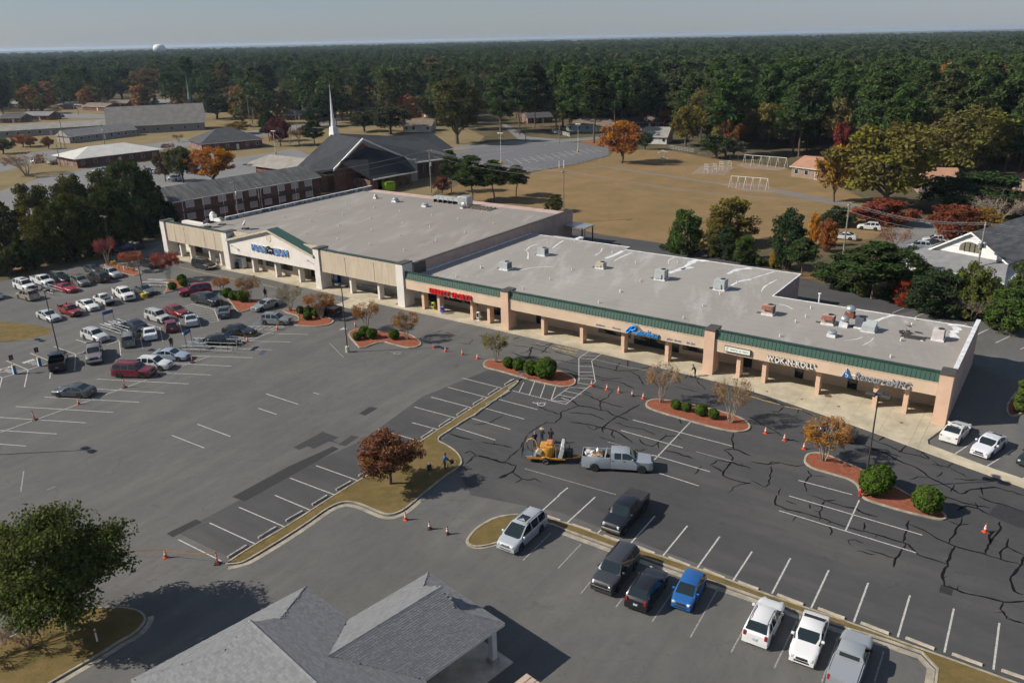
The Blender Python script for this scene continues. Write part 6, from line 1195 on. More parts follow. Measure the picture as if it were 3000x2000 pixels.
br = thing('push_broom','long-handled broom held by the person in the green cap','broom',G(1900+728/5.88,900+1195/5.88),R(175)); MB().tube([(0,0,.1),(-.75,0,1.15)],.018,6).build('handle',WOOD,br); MB().bev(-.08,.1,-.22,.22,0,.14,.02).build('brush',BLACK,br)
person((754+10,875),'person in dark hooded jacket walking near the grocery store',-60,(.012,.022,.03),(.012,.012,.02),stride=.16,hat=hood((.012,.022,.03)),shoes=mat('white_shoe',(.6,.6,.6),.6,.1)) if 0 else person(z3(2050,690),'person in dark hooded jacket walking near the grocery store',-60,(.012,.022,.03),(.012,.012,.02),stride=.16,hat=hood((.012,.022,.03)),shoes=mat('white_shoe',(.6,.6,.6),.6,.1))
person((460+1060/5.88,620+940/5.88),'person in white shirt beside the black SUV at the store',140,(.62,.62,.64),(.06,.05,.05),skin=SKIND,z=.15)
w8 = zoomer(1220,1300,7.467)
person(w8(620,560),'person in blue jacket standing with a bicycle on the lawn',20,(.015,.10,.34),(.02,.02,.024),skin=SKIND,arms=((.25,.42,.1),(.25,.42,.1)),z=.1,lean=.15)
person(z5(620,1030),'person with bald head behind the pale blue-silver sedan',-60,(.02,.02,.022),(.03,.03,.035),skin=SKIND,hat=lambda t,H_,k:None)
# bicycle and bag on the lawn
p = G(*w8(640,545),.1); t = thing('bicycle','dark bicycle leaning beside the person in blue','bicycle',(p.x+.35,p.y+.25,.09),R(25))
for x in (-.5,.5):
    wl_ = MB().tube([(x+.33*math.cos(a),0,.35+.33*math.sin(a))for a in[i*.3927 for i in range(17)]],.02,5); wo = wl_.build('wheel',TYRE,t)
    sp_ = MB()
    for i in range(8): a = i * .785; sp_.tube([(x,0,.35),(x+.32*math.cos(a),0,.35+.32*math.sin(a))],.005,3)
    sp_.build('spokes',GALV,wo)
MB().tube([(-.5,0,.35),(-.05,0,.3),(.38,0,.82),(-.15,0,.85),(-.05,0,.3)],.02,5).tube([(-.5,0,.35),(-.15,0,.85)],.015,5).tube([(.5,0,.35),(.38,0,.95)],.02,5).build('frame',BLACK,t); MB().tube([(.36,-.28,1.0),(.38,0,.97),(.36,.28,1.0)],.016,5).build('handlebar',BLACK,t); MB().bev(-.3,-.04,-.07,.07,.88,.95,.02).build('saddle',BLACK,t); MB().bev(.1,.42,-.18,.18,.45,.8,.05).build('bag',cloth((.02,.02,.02)),t)
p = G(*w8(285,560),.1); t = thing('backpack','black backpack with white top standing on the lawn','bag',(p.x,p.y,.09),R(30)); MB().bev(-.2,.2,-.16,.16,0,.62,.07).build('sack',cloth((.012,.012,.013)),t); MB().bev(-.15,.15,-.1,.1,.6,.72,.04).build('white_bundle',cloth((.6,.6,.6)),t); MB().bev(-.14,.14,-.2,-.16,.1,.4,.03).build('pocket',cloth((.05,.05,.055)),t)
# ------------------------------------------------------------------ crack-sealing trailer and the load in the truck bed
YELM = mat('machine_yellow',(.50,.24,.03),.55,.2,3); TANP = mat('tan_bracket',(.4,.3,.15),.7,.2)
dd = (G(1879.6,1387)-G(1741.8,1378)).normalized(); ang = math.atan2(dd.y,dd.x); left = Vector((-dd.y,dd.x,0)); ax_ = G(1598,1360) + left * .95
t = thing('melter_trailer','yellow crack-sealing melter trailer behind the silver pickup','trailer',(ax_.x,ax_.y,0),ang+R(2))
MB().box(-2.0,1.9,-.75,.75,.5,.62).build('deck',BLACK,t); MB().box(-1.9,1.9,-.82,-.74,.48,.64).box(-1.9,1.9,.74,.82,.48,.64).build('frame_rail',YELM,t)
MB().tube([(1.8,-.6,.55),(3.6,0,.55)],.06,6).tube([(1.8,.6,.55),(3.6,0,.55)],.06,6).build('drawbar',YELM,t); MB().bev(3.0,3.5,-.12,.12,.55,.75,.04).build('coupler',YELM,t)
for s in (-1,1):
    w_ = MB().lathe([(.2,-.1),(.32,-.1),(.35,-.06),(.35,.06),(.32,.1),(.2,.1)],20).build('wheel',TYRE,t,(0,s*.93,.35),smooth=40); w_.rotation_euler = (R(-90*s),0,0); MB().lathe([(.02,0),(.2,.0),(.22,.03),(.22,-.04),(.02,-.04)],16).build('rim',WHITE,w_,(0,0,.08))
    MB().tube([(-.5,s*.93,.45),(-.42,s*.93,.72),(-.2,s*.93,.82),(.2,s*.93,.82),(.42,s*.93,.72),(.5,s*.93,.45)],.05,4).build('mudguard',YELM,t)
MB().lathe([(.72,0),(.74,.05),(.74,.95),(.7,1.0)],24).build('tank',YELM,t,(.1,0,.62),smooth=40); MB().bev(-.75,.5,-.6,.6,0,.12,.04).build('lid',YELM,t,(.15,0,1.62)); MB().bev(-.2,.4,-.5,.5,0,.25,.05).build('hatch',mat('faded_orange',(.5,.2,.06),.7,.3,4),t,(.2,.1,1.74)); MB().bev(-.3,.2,-.6,-.2,0,.5,.04,M=Matrix.Rotation(.5,4,'Y')).build('control_box',mat('beige_box',(.5,.44,.33),.6,.15),t,(-.75,-.2,1.0))
MB().tube([(-.9,0,.6),(-.95,0,1.6),(-1.1,.05,2.05),(-1.45,.1,2.25),(-1.8,.15,2.1),(-1.95,.15,1.8)],.06,8).build('boom',YELM,t,smooth=60); MB().tube([(-1.95,.15,1.8),(-1.95,.1,1.4),(-1.7,0,1.0),(-1.2,0,.9)],.04,6).build('hose',BLACK,t)
MB().box(-2.05,-1.0,-.7,.6,.64,.7).build('rear_step',GALV,t)
for x,y in ((-2.35,-.7),(-2.35,.6),(-1.3,-.7)): MB().tube([(x,y,.6),(x,y,1.5)],.025,5).build('cage_post',BLACK,t)
MB().tube([(-2.35,-.7,1.5),(-2.35,.6,1.5)],.025,5).build('cage_bar',BLACK,t); MB().tube([(-2.35,-.7,1.5),(-1.3,-.7,1.5)],.025,5).build('cage_bar',BLACK,t); MB().box(-2.4,-2.37,-.7,.6,.65,1.45).build('mesh_panel',mat('cage_mesh',(.10,.10,.10),.7,.3,20),t)
MB().lathe([(.16,0),(.16,.9),(.1,1.0)],12).build('gas_bottle',mat('dark_bottle',(.06,.055,.05),.6,.2),t,(1.05,-.55,.62)); MB().bev(1.9,2.6,-.5,.4,.6,1.25,.06).build('engine',BLACK,t); MB().tube([(2.2,.3,1.2),(2.2,.3,1.6)],.04,6).build('exhaust',BLACK,t)
CARD = mat('white_carton',(.55,.55,.54),.8,.2,3)
for i in range(4):
    for j in range(3): MB().bev(-.19,.19,-.27,.27,0,.3,.015,M=Matrix.Rotation(.25,4,'Y')).build('carton',CARD,t,(1.38+.08*i+.0,-.55+j*.56,.66+i*.33))
MB().box(1.78,1.82,-.85,.85,.65,2.15).build('bulkhead',BLACK,t)
# debris in the pickup bed
rng = random.Random(9); D = _cm['dually']['dims']; bx0,bx1 = D['xr'] + .3,D['xf'] - 3.95 - .5; M = Matrix.Translation(DUAL.location) @ Matrix.Rotation(DUAL.rotation_euler.z,4,'Z')
KR,WH = mat('kraft_card',(.34,.2,.11),.85,.25,4),mat('white_card',(.55,.54,.52),.85,.2,4)
for i in range(34):
    x = rng.uniform(bx0,bx1-.5); y = rng.uniform(-.7,.7); s = rng.uniform(.13,.28); q = M @ Vector((x,y,.82+rng.uniform(0,.45)))
    o = MB().bev(-s,s,-s*.8,s*.8,0,s*rng.uniform(.5,1.3),.01).build('cardboard_box',KR if x>bx0+.7 and rng.random()<.75 else WH,None,q); o.rotation_euler = (rng.uniform(-.6,.6),rng.uniform(-.6,.6),rng.uniform(0,3)); tag(o,'crumpled carton in the heap in the silver pickup bed','carton','cartons heaped in the pickup bed')
q = M @ Vector((bx1-.15,0,.8)); o = thing('plywood_sheet','upright board behind the cab in the loaded pickup bed','board',q,DUAL.rotation_euler.z); MB().box(-.02,.02,-.8,.8,0,1.0,M=Matrix.Rotation(.25,4,'Y')).build('board',mat('grey_board',(.2,.2,.19),.8,.3,3),o); MB().tube([(0,-.82,0),(.3,-.82,1.25)],.025,5).build('edge_pole',GALV,o)
# ------------------------------------------------------------------ the shingled building in the foreground
def shingle_mat():
    m,n,l,b = newmat('grey_shingle'); at = n.new('ShaderNodeAttribute'); at.attribute_name = 'v'; oi = n.new('ShaderNodeObjectInfo')
    ad = n.new('ShaderNodeMath'); ad.operation = 'ADD'; l.new(at.outputs['Fac'],ad.inputs[0]); l.new(oi.outputs['Random'],ad.inputs[1]); fr = n.new('ShaderNodeMath'); fr.operation = 'FRACT'; l.new(ad.outputs[0],fr.inputs[0])
    c = mixrgb(n,l,fr.outputs[0],(.135,.138,.145),(.235,.238,.246)); f = noise(n,l,40,3,.8,lo=.2,hi=.8)
    c = mixrgb(n,l,f,c,(.17,.173,.18)); l.new(c,b.inputs['Base Color']); b.inputs['Roughness'].default_value = .95; b.inputs['Specular IOR Level'].default_value = .2; bumped(n,l,b,f,.4,.01); return m
SHIN = shingle_mat(); SHBASE = mat('roof_underlay',(.12,.122,.128),.95,.2)
E3 = G(896.4,1716.6,3.2); FR = R(-45)
fg = thing('shingled_building','foreground building with grey shingled hip roofs and porte-cochere','building',(E3.x,E3.y,0),FR)
ZE,SL = 3.2,.5
XE = 20
P_left = [(0,-12.13,ZE),(XE,-12.13,ZE),(XE,-6.065,6.235),(4.2,-6.065,6.235),(4.2,-7.93,5.3)]
P_right = [(XE,0,ZE),(0,0,ZE),(4.2,-4.2,5.3),(4.2,-6.065,6.235),(XE,-6.065,6.235)]
P_hip = [(0,0,ZE),(0,-12.13,ZE),(4.2,-7.93,5.3),(4.2,-4.2,5.3)]
x0,x1,xm,ye = 5.14,12.94,9.04,6.88; zr = ZE + SL * 3.9
W_left = [(x0,ye,ZE),(x0,0,ZE),(xm,-3.9,zr),(xm,ye-2.03,zr),(xm-1.87,ye-2.03,ZE+SL*2.03)]
W_right = [(x1,0,ZE),(x1,ye,ZE),(xm+1.87,ye-2.03,ZE+SL*2.03),(xm,ye-2.03,zr),(xm,-3.9,zr)]
W_hip = [(x1,ye,ZE),(x0,ye,ZE),(xm-1.87,ye-2.03,ZE+SL*2.03),(xm+1.87,ye-2.03,ZE+SL*2.03)]
tabs = []
rng = random.Random(4)
def in_poly(pt,poly):
    c = False
    for (ax,ay),(bx,by) in zip(poly,poly[1:]+poly[:1]):
        if (ay>pt[1]) != (by>pt[1]) and pt[0] < (bx-ax) * (pt[1]-ay) / (by-ay) + ax: c = not c
    return c
for pl in (P_left,P_right,P_hip,W_left,W_right,W_hip):
    v = [Vector(p)for p in pl]; n = (v[1]-v[0]).cross(v[-1]-v[0]).normalized()
    if n.z < 0: n = -n; v = v[::-1]
    ob = MB().poly([p-n*.03 for p in v]).build('roof_plane',SHBASE,fg)
    e = Vector((0,0,1)).cross(n).normalized(); u = n.cross(e).normalized(); o = v[0]
    poly = [((p-o).dot(e),(p-o).dot(u))for p in v]; umin,umax = min(p[1]for p in poly),max(p[1]for p in poly); emin,emax = min(p[0]for p in poly),max(p[0]for p in poly)
    r = 0; uu = umin
    while uu < umax:
        ee = emin - rng.uniform(0,.3)
        while ee < emax:
            wd = rng.uniform(.24,.36); c = (ee+wd/2,uu+.075)
            if in_poly((c[0],c[1]),poly) and (W_left is pl or W_right is pl or not(pl is P_right and x0<(o+e*c[0]+u*c[1]).x<x1 and in_poly(((o+e*c[0]+u*c[1]).x,(o+e*c[0]+u*c[1]).y),[(x0,0),(xm,-3.9),(x1,0)]))):
                P = o + e * c[0] + u * c[1]; tabs.append((P,e,u,n,wd))
            ee += wd
        uu += .15
camp = Vector((0,0,CAMH)); Mf = Matrix.Translation((E3.x,E3.y,0)) @ Matrix.Rotation(FR,4,'Z')
vis = []
for tb in tabs:
    w_ = Mf @ tb[0]; d = w_ - camp; dep = d.dot(_f); X,Y = 1500 + FPX * d.dot(_rt) / dep,1000 - FPX * d.dot(_up) / dep
    if -60 < X < 3060 and Y < 2060: vis.append((0 if(0<X<3000 and Y<2000)else 1,d.length,tb))
vis.sort(key=lambda q:(q[0],q[1]))
def tab_geo(wd,th): h_,b_ = wd / 2 - .004,.085; return [(-h_,-b_,.004),(h_,-b_,.004),(h_,-b_,th),(-h_,-b_,th),(h_,b_,.004),(-h_,b_,.004)],[(0,1,2,3),(3,2,4,5),(1,4,2),(0,3,5)]
tab_mes = [MB().add(*tab_geo(.30,.028+.005*i)).mesh('shingle',SHIN)for i in range(3)]
for k,(_,_,(P,e,u,n,wd)) in enumerate(vis[:290]):
    o = put(tab_mes[k%3],'shingle',fg); o.matrix_basis = Matrix(((e.x*wd/.3,u.x,n.x,P.x),(e.y*wd/.3,u.y,n.y,P.y),(e.z*wd/.3,u.z,n.z,P.z),(0,0,0,1)))
mb = MB(); vv = []
for _,_,(P,e,u,n,wd) in vis[290:]:
    g_,f_ = tab_geo(wd,.03+rng.uniform(-.005,.008)); mb.add([P+e*a+u*b+n*c for a,b,c in g_],f_); vv += [rng.random()] * 6
o = mb.build('shingle_field',SHIN,fg); stuff(o); A = o.data.attributes.new('v','FLOAT','POINT'); A.data.foreach_set('value',np.array(vv,np.float32))
# ridge and hip caps
def caps(a,b,m=SHIN):
    a,b = Vector(a),Vector(b); d = b - a; k = max(1,int(d.length/.22)); dirn = d.normalized(); side = dirn.cross(Vector((0,0,1))).normalized(); mb = MB(); vals = []
    for i in range(k):
        p = a + d * (i/k); q = a + d * ((i+1.2)/k); h_ = .05; mb.add([p+side*.13-Vector((0,0,.05)),p+Vector((0,0,h_)),p-side*.13-Vector((0,0,.05)),q+side*.13-Vector((0,0,.05)),q+Vector((0,0,h_-.012)),q-side*.13-Vector((0,0,.05))],[(0,1,4,3),(1,2,5,4),(0,2,1)]); vals += [rng.random()] * 6
    o = stuff(mb.build('ridge_caps',m,fg)); A = o.data.attributes.new('v','FLOAT','POINT'); A.data.foreach_set('value',np.array(vals,np.float32))
for a,b in (((XE,-6.065,6.25),(4.1,-6.065,6.25)),((0,0,3.22),(4.2,-4.2,5.32)),((0,-12.13,3.22),(4.2,-7.93,5.32)),((xm,-3.9,zr+.015),(xm,ye-1.95,zr+.015)),((x0,ye,3.22),(xm-1.87,ye-2.03,ZE+SL*2.03+.02)),((x1,ye,3.22),(xm+1.87,ye-2.03,ZE+SL*2.03+.02))): caps(a,b)
for pts in ([(4.2,-4.2,5.3),(4.2,-6.065,6.235),(4.2,-7.93,5.3)],[(xm-1.87,ye-2.03,ZE+SL*2.03),(xm,ye-2.03,zr),(xm+1.87,ye-2.03,ZE+SL*2.03)]): MB().poly(pts).poly(pts[::-1]).build('gablet',mat('grey_siding',(.3,.3,.31),.8,.1),fg)
MB().box(.5,XE,-11.6,-.5,-.05,3.05).build('wall',mat('pale_siding',(.5,.48,.44),.8,.1),fg)
FAS = mat('white_fascia',(.6,.6,.6),.6,.1)
fa = MB(); fa.box(0,.06,-12.13,0,3.0,3.17); fa.build('gutter',FAS,fg); MB().box(.07,x0-.01,-.06,0,3.0,3.17).build('gutter',FAS,fg); MB().box(x0,x0+.06,.01,ye,3.0,3.17).build('gutter',FAS,fg); MB().box(x0+.07,x1-.07,ye-.06,ye,3.0,3.17).build('gutter',FAS,fg); MB().box(x1-.06,x1,.01,ye,3.0,3.17).build('gutter',FAS,fg); MB().box(x1+.01,XE,-.06,0,3.0,3.17).build('gutter',FAS,fg)
MB().box(x0+.1,x1-.1,0,ye-.1,2.93,3.0).build('soffit',FAS,fg); MB().box(0.1,XE,-11.9,-.1,2.94,3.0).build('soffit',FAS,fg)
for x,y in ((x0+.6,ye-.6),(x1-.6,ye-.6)): c_ = MB().box(x-.2,x+.2,y-.2,y+.2,.4,2.93).build('column',FAS,fg); MB().box(x-.32,x+.32,y-.32,y+.32,.0,.4).build('plinth',mat('brick_plinth',(.3,.28,.27),.9,.2),c_)
MB().box(x0-.2,x1+.4,.2,ye+.3,-.02,.09).build('porch_slab',CONC,fg)
MB().box(x1-1.2,x1+.9,-.4,.06,2.5,2.62).build('downspout',FAS,fg)
p = (3.0,-3.0+.4,ZE+SL*2.6); MB().lathe([(.06,-.1),(.06,.3),(.04,.32)],8).build('vent_pipe',PIPE,fg,(1.9,-5.2,ZE+SL*1.9)); 
# tan standing-seam shed roof at the bottom edge
p = G(1543,1972,2.3); t = thing('metal_shed','corner of a tan standing-seam metal roof at the bottom edge','shed',(p.x,p.y,0),R(-45)); TANM = mat('tan_metal_roof',(.42,.32,.25),.5,.15)
MB().box(.1,4,-3,-.1,0,2.2).build('wall',PEACH2,t)
for k in range(8): o = MB().box(.42*k,.42*k+.4,-3.2,0,2.3,2.33).build('roof_panel',TANM,t); MB().box(.42*k+.39,.42*k+.43,-3.2,0,2.33,2.37).build('seam',TANM,o)
# ------------------------------------------------------------------ streets, yards and the field behind
structure(sheet('yard_lawn',GP([(-400,335),(0,322),(350,316),(900,318),(1300,345),(1420,400),(1330,480),(1250,600),(950,560),(600,640),(300,700),(0,740),(-400,760)]),-.05,ground_mat('tan_yard',((.22,.165,.085),(.27,.20,.11),(.15,.13,.06)),(.02,.08,1.5),.2)))
structure(sheet('street',GP([(-200,530),(0,470),(60,454),(130,442),(250,432),(420,424),(560,405),(700,388),(800,376),(905,362),(1000,352),(1000,360),(905,374),(800,392),(700,406),(560,428),(420,442),(250,452),(120,470),(0,505),(-200,600)]),-.03,ASPH_FAR))
structure(sheet('street',GP([(-200,338),(0,334),(160,331),(320,336),(420,330),(640,326),(640,332),(420,338),(320,347),(160,345),(0,349),(-200,355)]),-.03,ASPH_FAR))
structure(sheet('church_lot',GP([(0,560),(120,520),(280,490),(470,470),(540,452),(600,452),(700,462),(860,436),(960,470),(860,520),(620,580),(430,600),(250,640),(0,680)]),-.025,ASPH_FAR))
farlot = structure(sheet('far_church_lot',GP([(1310,452),(1400,432),(1500,424),(1600,417),(1720,418),(1782,434),(1784,455),(1690,480),(1555,503),(1440,497),(1300,480)]),-.02,asphalt('far_lot_asphalt',(.085,.085,.092),(.12,.12,.125),(.14,.14,.14),R(20))))
structure(sheet('street',GP([(1330,428),(1480,414),(1640,408),(1790,398),(1800,404),(1640,418),(1480,424),(1330,440)]),-.03,ASPH_FAR)); structure(sheet('street',GP([(1466,362),(1480,362),(1545,400),(1640,408),(1600,414),(1520,410)]),-.028,ASPH_FAR)); structure(sheet('pavement_strip',GP([(1700,418),(1790,408),(1830,420),(1790,432)]),-.015,PINESTRAW))
for a,b in (((245,1140),(305,1175)),((310,1132),(382,1175)),((378,1125),(450,1167)),((445,1115),(520,1157)),((505,1105),(582,1147)),((568,1097),(650,1137)),((632,1087),(706,1126)),((690,1078),(772,1117)),((750,1070),(833,1107)),((808,1062),(893,1098)),((870,1054),(955,1090)),((926,1046),(1014,1081)),((1012,1053),(1070,1075)),((340,1157),(950,1070)),((0,1110),(300,1065)),((60,1065),(600,1010))):
    a,b = G(*h3(*a)),G(*h3(*b)); d = b - a; MB().quad((0,-.09,0),(d.length,-.09,0),(d.length,.09,0),(0,.09,0)).build('parking_line',PAINT,farlot,(a.x,a.y,-.012),math.atan2(d.y,d.x))
structure(sheet('playing_field',GP([(1225,615),(1300,560),(1400,520),(1560,505),(1690,482),(1786,458),(1800,442),(1930,436),(2100,466),(2300,492),(2480,556),(2640,640),(2560,700),(2360,720),(2230,700),(2090,712),(1960,716),(1780,692),(1690,672),(1640,660),(1500,640)]),-.02,FIELD))
structure(sheet('field_path',GP([h3(930,1180),h3(950,1176),h3(1400,1240),h3(2070,1338),h3(2230,1370),h4(270,1398),h4(640,1470),o4(930,295),o4(930,325),o4(600,270),o4(260,200),h3(2230,1385),h3(2060,1350),h3(1400,1252)]),-.012,mat('grey_path',(.16,.145,.13),.9,.25)))
for P in ([h3(1830,1262),h3(1925,1192),h3(2212,1206),h3(2125,1274)],[h3(2070,1350),h3(2180,1340),h4(100,1350),h4(250,1405),h4(140,1420),h3(2300,1410)],[h3(2225,1185),h3(2352,1165),h4(330,1215),h4(240,1235),h3(2300,1215)]): structure(sheet('play_area',GP(P),-.008,SANDY))
structure(sheet('pine_straw_bank',GP([(2330,815),(2440,820),(2560,860),(2700,905),(2850,945),(3050,1000),(3050,960),(2850,900),(2600,820),(2450,780)]),-.01,PINESTRAW)); structure(sheet('pine_straw_bank',GP([(0,795),(0,772),(60,772),(70,786),(40,800)]),-.01,PINESTRAW)); structure(sheet('pine_straw_bank',GP([(1695,412),(1780,408),(1820,425),(1780,432),(1720,424)]),-.01,PINESTRAW))
structure(sheet('side_lot',GP([(2620,660),(2700,640),(2790,652),(2960,700),(2900,770),(2700,790),(2600,720)]),-.02,ASPH_FAR))
# ------------------------------------------------------------------ houses
def bricks(name,c,mortar=(.3,.28,.25),s=1.0):
    m,n,l,b = newmat(name); t = n.new('ShaderNodeTexCoord'); br = n.new('ShaderNodeTexBrick'); br.inputs['Scale'].default_value = 4 * s; br.inputs['Color1'].default_value = (*c,1); br.inputs['Color2'].default_value = (*[x*.7 for x in c],1); br.inputs['Mortar'].default_value = (*mortar,1); br.inputs['Mortar Size'].default_value = .012
    mp_ = n.new('ShaderNodeMapping'); mp_.inputs['Rotation'].default_value = (R(90),0,0); l.new(t.outputs['Object'],mp_.inputs['Vector']); l.new(mp_.outputs['Vector'],br.inputs['Vector']); f = noise(n,l,.6,4)
    l.new(mixrgb(n,l,f,br.outputs['Color'],tuple(x*.75 for x in c)),b.inputs['Base Color']); b.inputs['Roughness'].default_value = .95; return m
BRK = bricks('red_brick',(.17,.065,.045)); BRK2 = bricks('tan_brick',(.30,.21,.16)); BRKW = bricks('pale_brick',(.36,.33,.3)); SID = mat('white_siding',(.55,.54,.52),.8,.1); SIDG = mat('green_grey_siding',(.3,.34,.32),.8,.1)
RF = {'g':mat('grey_asphalt_roof',(.17,.168,.165),.95,.25,.5,stretch=(.4,2,1)),'d':mat('dark_asphalt_roof',(.055,.056,.06),.95,.25,.5),'b':mat('brown_asphalt_roof',(.16,.12,.09),.95,.25,.5),'w':mat('white_metal_roof',(.50,.49,.45),.6,.12,.4),'o':mat('salmon_shingle_roof',(.36,.19,.12),.95,.15,.5),'p':mat('pale_grey_roof',(.24,.225,.20),.95,.2,.4)}
HOUSES = []
def house(label,A,B,depth,wall=BRK,roof='g',wh=2.7,rh=1.9,hip=False,over=.5,win=4,chim=False,name='house',cat='house',group='houses',z=0.,storeys=1,door=True,axis='x',wm=GLASS,trim=SID):
    """A-B: pixel ends of the wall foot that faces the camera"""
    a,b = G(*A),G(*B); d = b - a; L = d.length; t = thing(name,label,cat,(a.x,a.y,z),math.atan2(d.y,d.x),group); m_ = (a+b) / 2 * .96; HOUSES.append((m_.x,m_.y,L*.5+5))
    MB().box(0,L,0,depth,-.1,wh).build('wall',wall,t); o = over
    if axis == 'x':
        i = depth / 2 if hip else 0; P = [(-o,-o,wh),(L+o,-o,wh),(L+o,depth+o,wh),(-o,depth+o,wh),(-o+i+(o if hip else 0),depth/2,wh+rh),(L+o-i-(o if hip else 0),depth/2,wh+rh)]; F = [(0,1,5,4),(2,3,4,5),(1,2,5),(3,0,4),(3,2,1,0)]
    else:
        P = [(-o,-o,wh),(L+o,-o,wh),(L+o,depth+o,wh),(-o,depth+o,wh),(L/2,-o,wh+rh),(L/2,depth+o,wh+rh)]; F = [(3,0,4,5),(1,2,5,4),(0,1,4),(2,3,5),(3,2,1,0)]
    m = MB()
    for f in F: m.add([P[q]for q in f],[tuple(range(len(f)))],1 if len(f)==3 and not hip else 0)
    r = m.build('roof',[RF[roof],wall],t)
    MB().box(-o,L+o,-o-.05,-o,wh-.18,wh).build('fascia',trim,r)
    for s in range(storeys):
        for k in range(win):
            x = L * (k+.5) / win; zz = 1.0 + s * 2.7
            if door and s == 0 and k == win // 2: MB().box(x-.5,x+.5,-.06,-.01,0,2.1).build('door',trim,t); continue
            f = MB().box(x-.62,x+.62,-.05,-.01,zz-.08,zz+1.3).build('window',trim,t); MB().box(x-.52,x+.52,-.07,-.05,zz,zz+1.22).build('pane',wm,f)
    if chim: c = MB().box(L*.3,L*.3+.9,depth*.45,depth*.45+.7,wh,wh+rh+1.0).build('chimney',BRK,r)
    return t
for lab,A,B,dp,kw in (
    ('grey ranch house at the far left edge of the street',h1(90,690),h1(245,692),10,dict(roof='g',wall=BRK2)),('low grey-roofed house behind the leafless shrubs',h1(500,702),h1(722,706),10,dict(roof='g',wall=BRK2,chim=True)),('brick house with tan roof next to the steep church roof',h1(715,716),h1(918,722),11,dict(roof='b',chim=True)),('dark red brick house left of the purple car',h1(0,826),h1(188,822),11,dict(roof='d')),('red brick ranch house with the purple car',h1(200,802),h1(430,800),10,dict(roof='g')),
    ('small white-gabled house up the hill on the left',h1(530,590),h1(640,592),8,dict(roof='g',wall=SID)),('hip-roofed house with a white chimney on the left',h1(755,570),h1(905,573),11,dict(roof='g',hip=True,rh=4,chim=True)),('brown-roofed house just above the steep church roof',h1(930,690),h1(1100,688),9,dict(roof='b')),('white-gabled cottage behind the steep church roof',h1(1215,690),h1(1320,687),8,dict(roof='g',wall=SID)),('long grey-roofed house behind the steep church roof',h1(1330,685),h1(1520,682),9,dict(roof='g')),
    ('tall white gabled house beside the bare tree',h1(2095,668),h1(2262,672),9,dict(roof='d',wall=SID,wh=5.4,rh=3.4,storeys=2,axis='y',win=3,chim=True)),('grey house below the tall white gabled house',h1(1985,746),h1(2105,748),9,dict(roof='g')),
    ('brick ranch house with grey roof left of the steeple',h2(412,800),h2(626,795),9,dict(roof='g',win=5)),('small dark house behind the trees left of the steeple',h2(495,700),h2(570,698),8,dict(roof='d')),('long dark-roofed house right of the steeple',h2(995,776),h2(1415,788),10,dict(roof='d',win=7,chim=True)),('gabled brick house next to the large round tree',h2(1505,770),h2(1660,775),10,dict(roof='d')),('low brown house with roof vents beyond the church roof',h2(1415,902),h2(1658,900),10,dict(roof='b',wall=SID)),('white cottage high among the trees',h2(490,575),h2(622,572),8,dict(roof='g',wall=SID)),('white house half hidden under tall pines',h2(1390,702),h2(1465,692),8,dict(roof='g',wall=SID,wh=4)),
    ('pale green bungalow behind the white rail fence',h3(760,897),h3(1205,905),11,dict(roof='b',wall=SIDG,rh=2.6,hip=True,win=6)),('brick house with gable behind the orange tree',h3(1310,872),h3(1645,872),11,dict(roof='b',win=5)),('grey-roofed house behind the dark green bush',h3(1420,1002),h3(1625,1008),10,dict(roof='p',wall=SID,rh=3.2)),('dark house between the trunks at the street corner',h3(430,830),h3(640,820),10,dict(roof='d'))): house(lab,A,B,dp,**kw)
house('salmon-roofed brick classroom building by the swings',h4(345,1285),h4(690,1330),13,BRK2,'o',2.9,2.4,win=4,cat='building',name='classroom_building',group='salmon-roofed buildings'); house('salmon-roofed building half hidden by the big dark tree',h4(1440,1430),h4(1780,1440),14,BRK2,'o',3,2.6,win=4,cat='building',name='classroom_building',group='salmon-roofed buildings'); house('salmon-roofed building cut by the right edge',o4(2250,160),o4(2500,210),14,BRK2,'o',3,2.6,win=3,cat='building',name='classroom_building',group='salmon-roofed buildings')
# school chapel with the steep roof, its wings, and two low offices
house('grey church with a huge steep shingle roof',(322,396),(602,380),15,BRKW,'p',3.6,8.6,win=7,cat='church',name='steep_roof_church',group=None,door=False,over=.9,wm=mat('dark_grey_window',(.05,.05,.06),.3,.1)); house('long low wing of the steep-roofed church',(-60,408),(318,384),12,BRKW,'p',3,2.2,win=12,cat='church',name='church_wing',group='wings of the steep-roofed church'); house('front wing with white gable end of the steep-roofed church',(206,420),(402,397),10,BRKW,'g',2.8,2.6,win=9,cat='church',name='church_wing',group='wings of the steep-roofed church',trim=WHITE)  # the steep-roofed church's windows are one even dark grey
p = G(537,372); t = thing('church_spire','thin green copper spire on the steep-roofed church','spire',(p.x+3,p.y+6,0)); SPG = mat('verdigris',(.10,.26,.2),.7,.25); MB().box(-.9,.9,-.9,.9,9.5,13.2).build('base',COPING,t); MB().lathe([(.75,0),(.6,2.2),(.34,3.2),(.03,13.5)],8).build('spire',SPG,t,(0,0,13.2))
house('white-roofed low brick office behind the bare tree',(228,493),(470,463),17,BRK,'w',3.2,2.8,True,1.2,7,cat='building',name='office_building',group=None); house('dark hip-roofed brick office beside the church lot',(593,447),(770,431),18,BRK,'d',3.2,4.6,True,.8,6,cat='building',name='office_building',group=None,trim=WHITE)
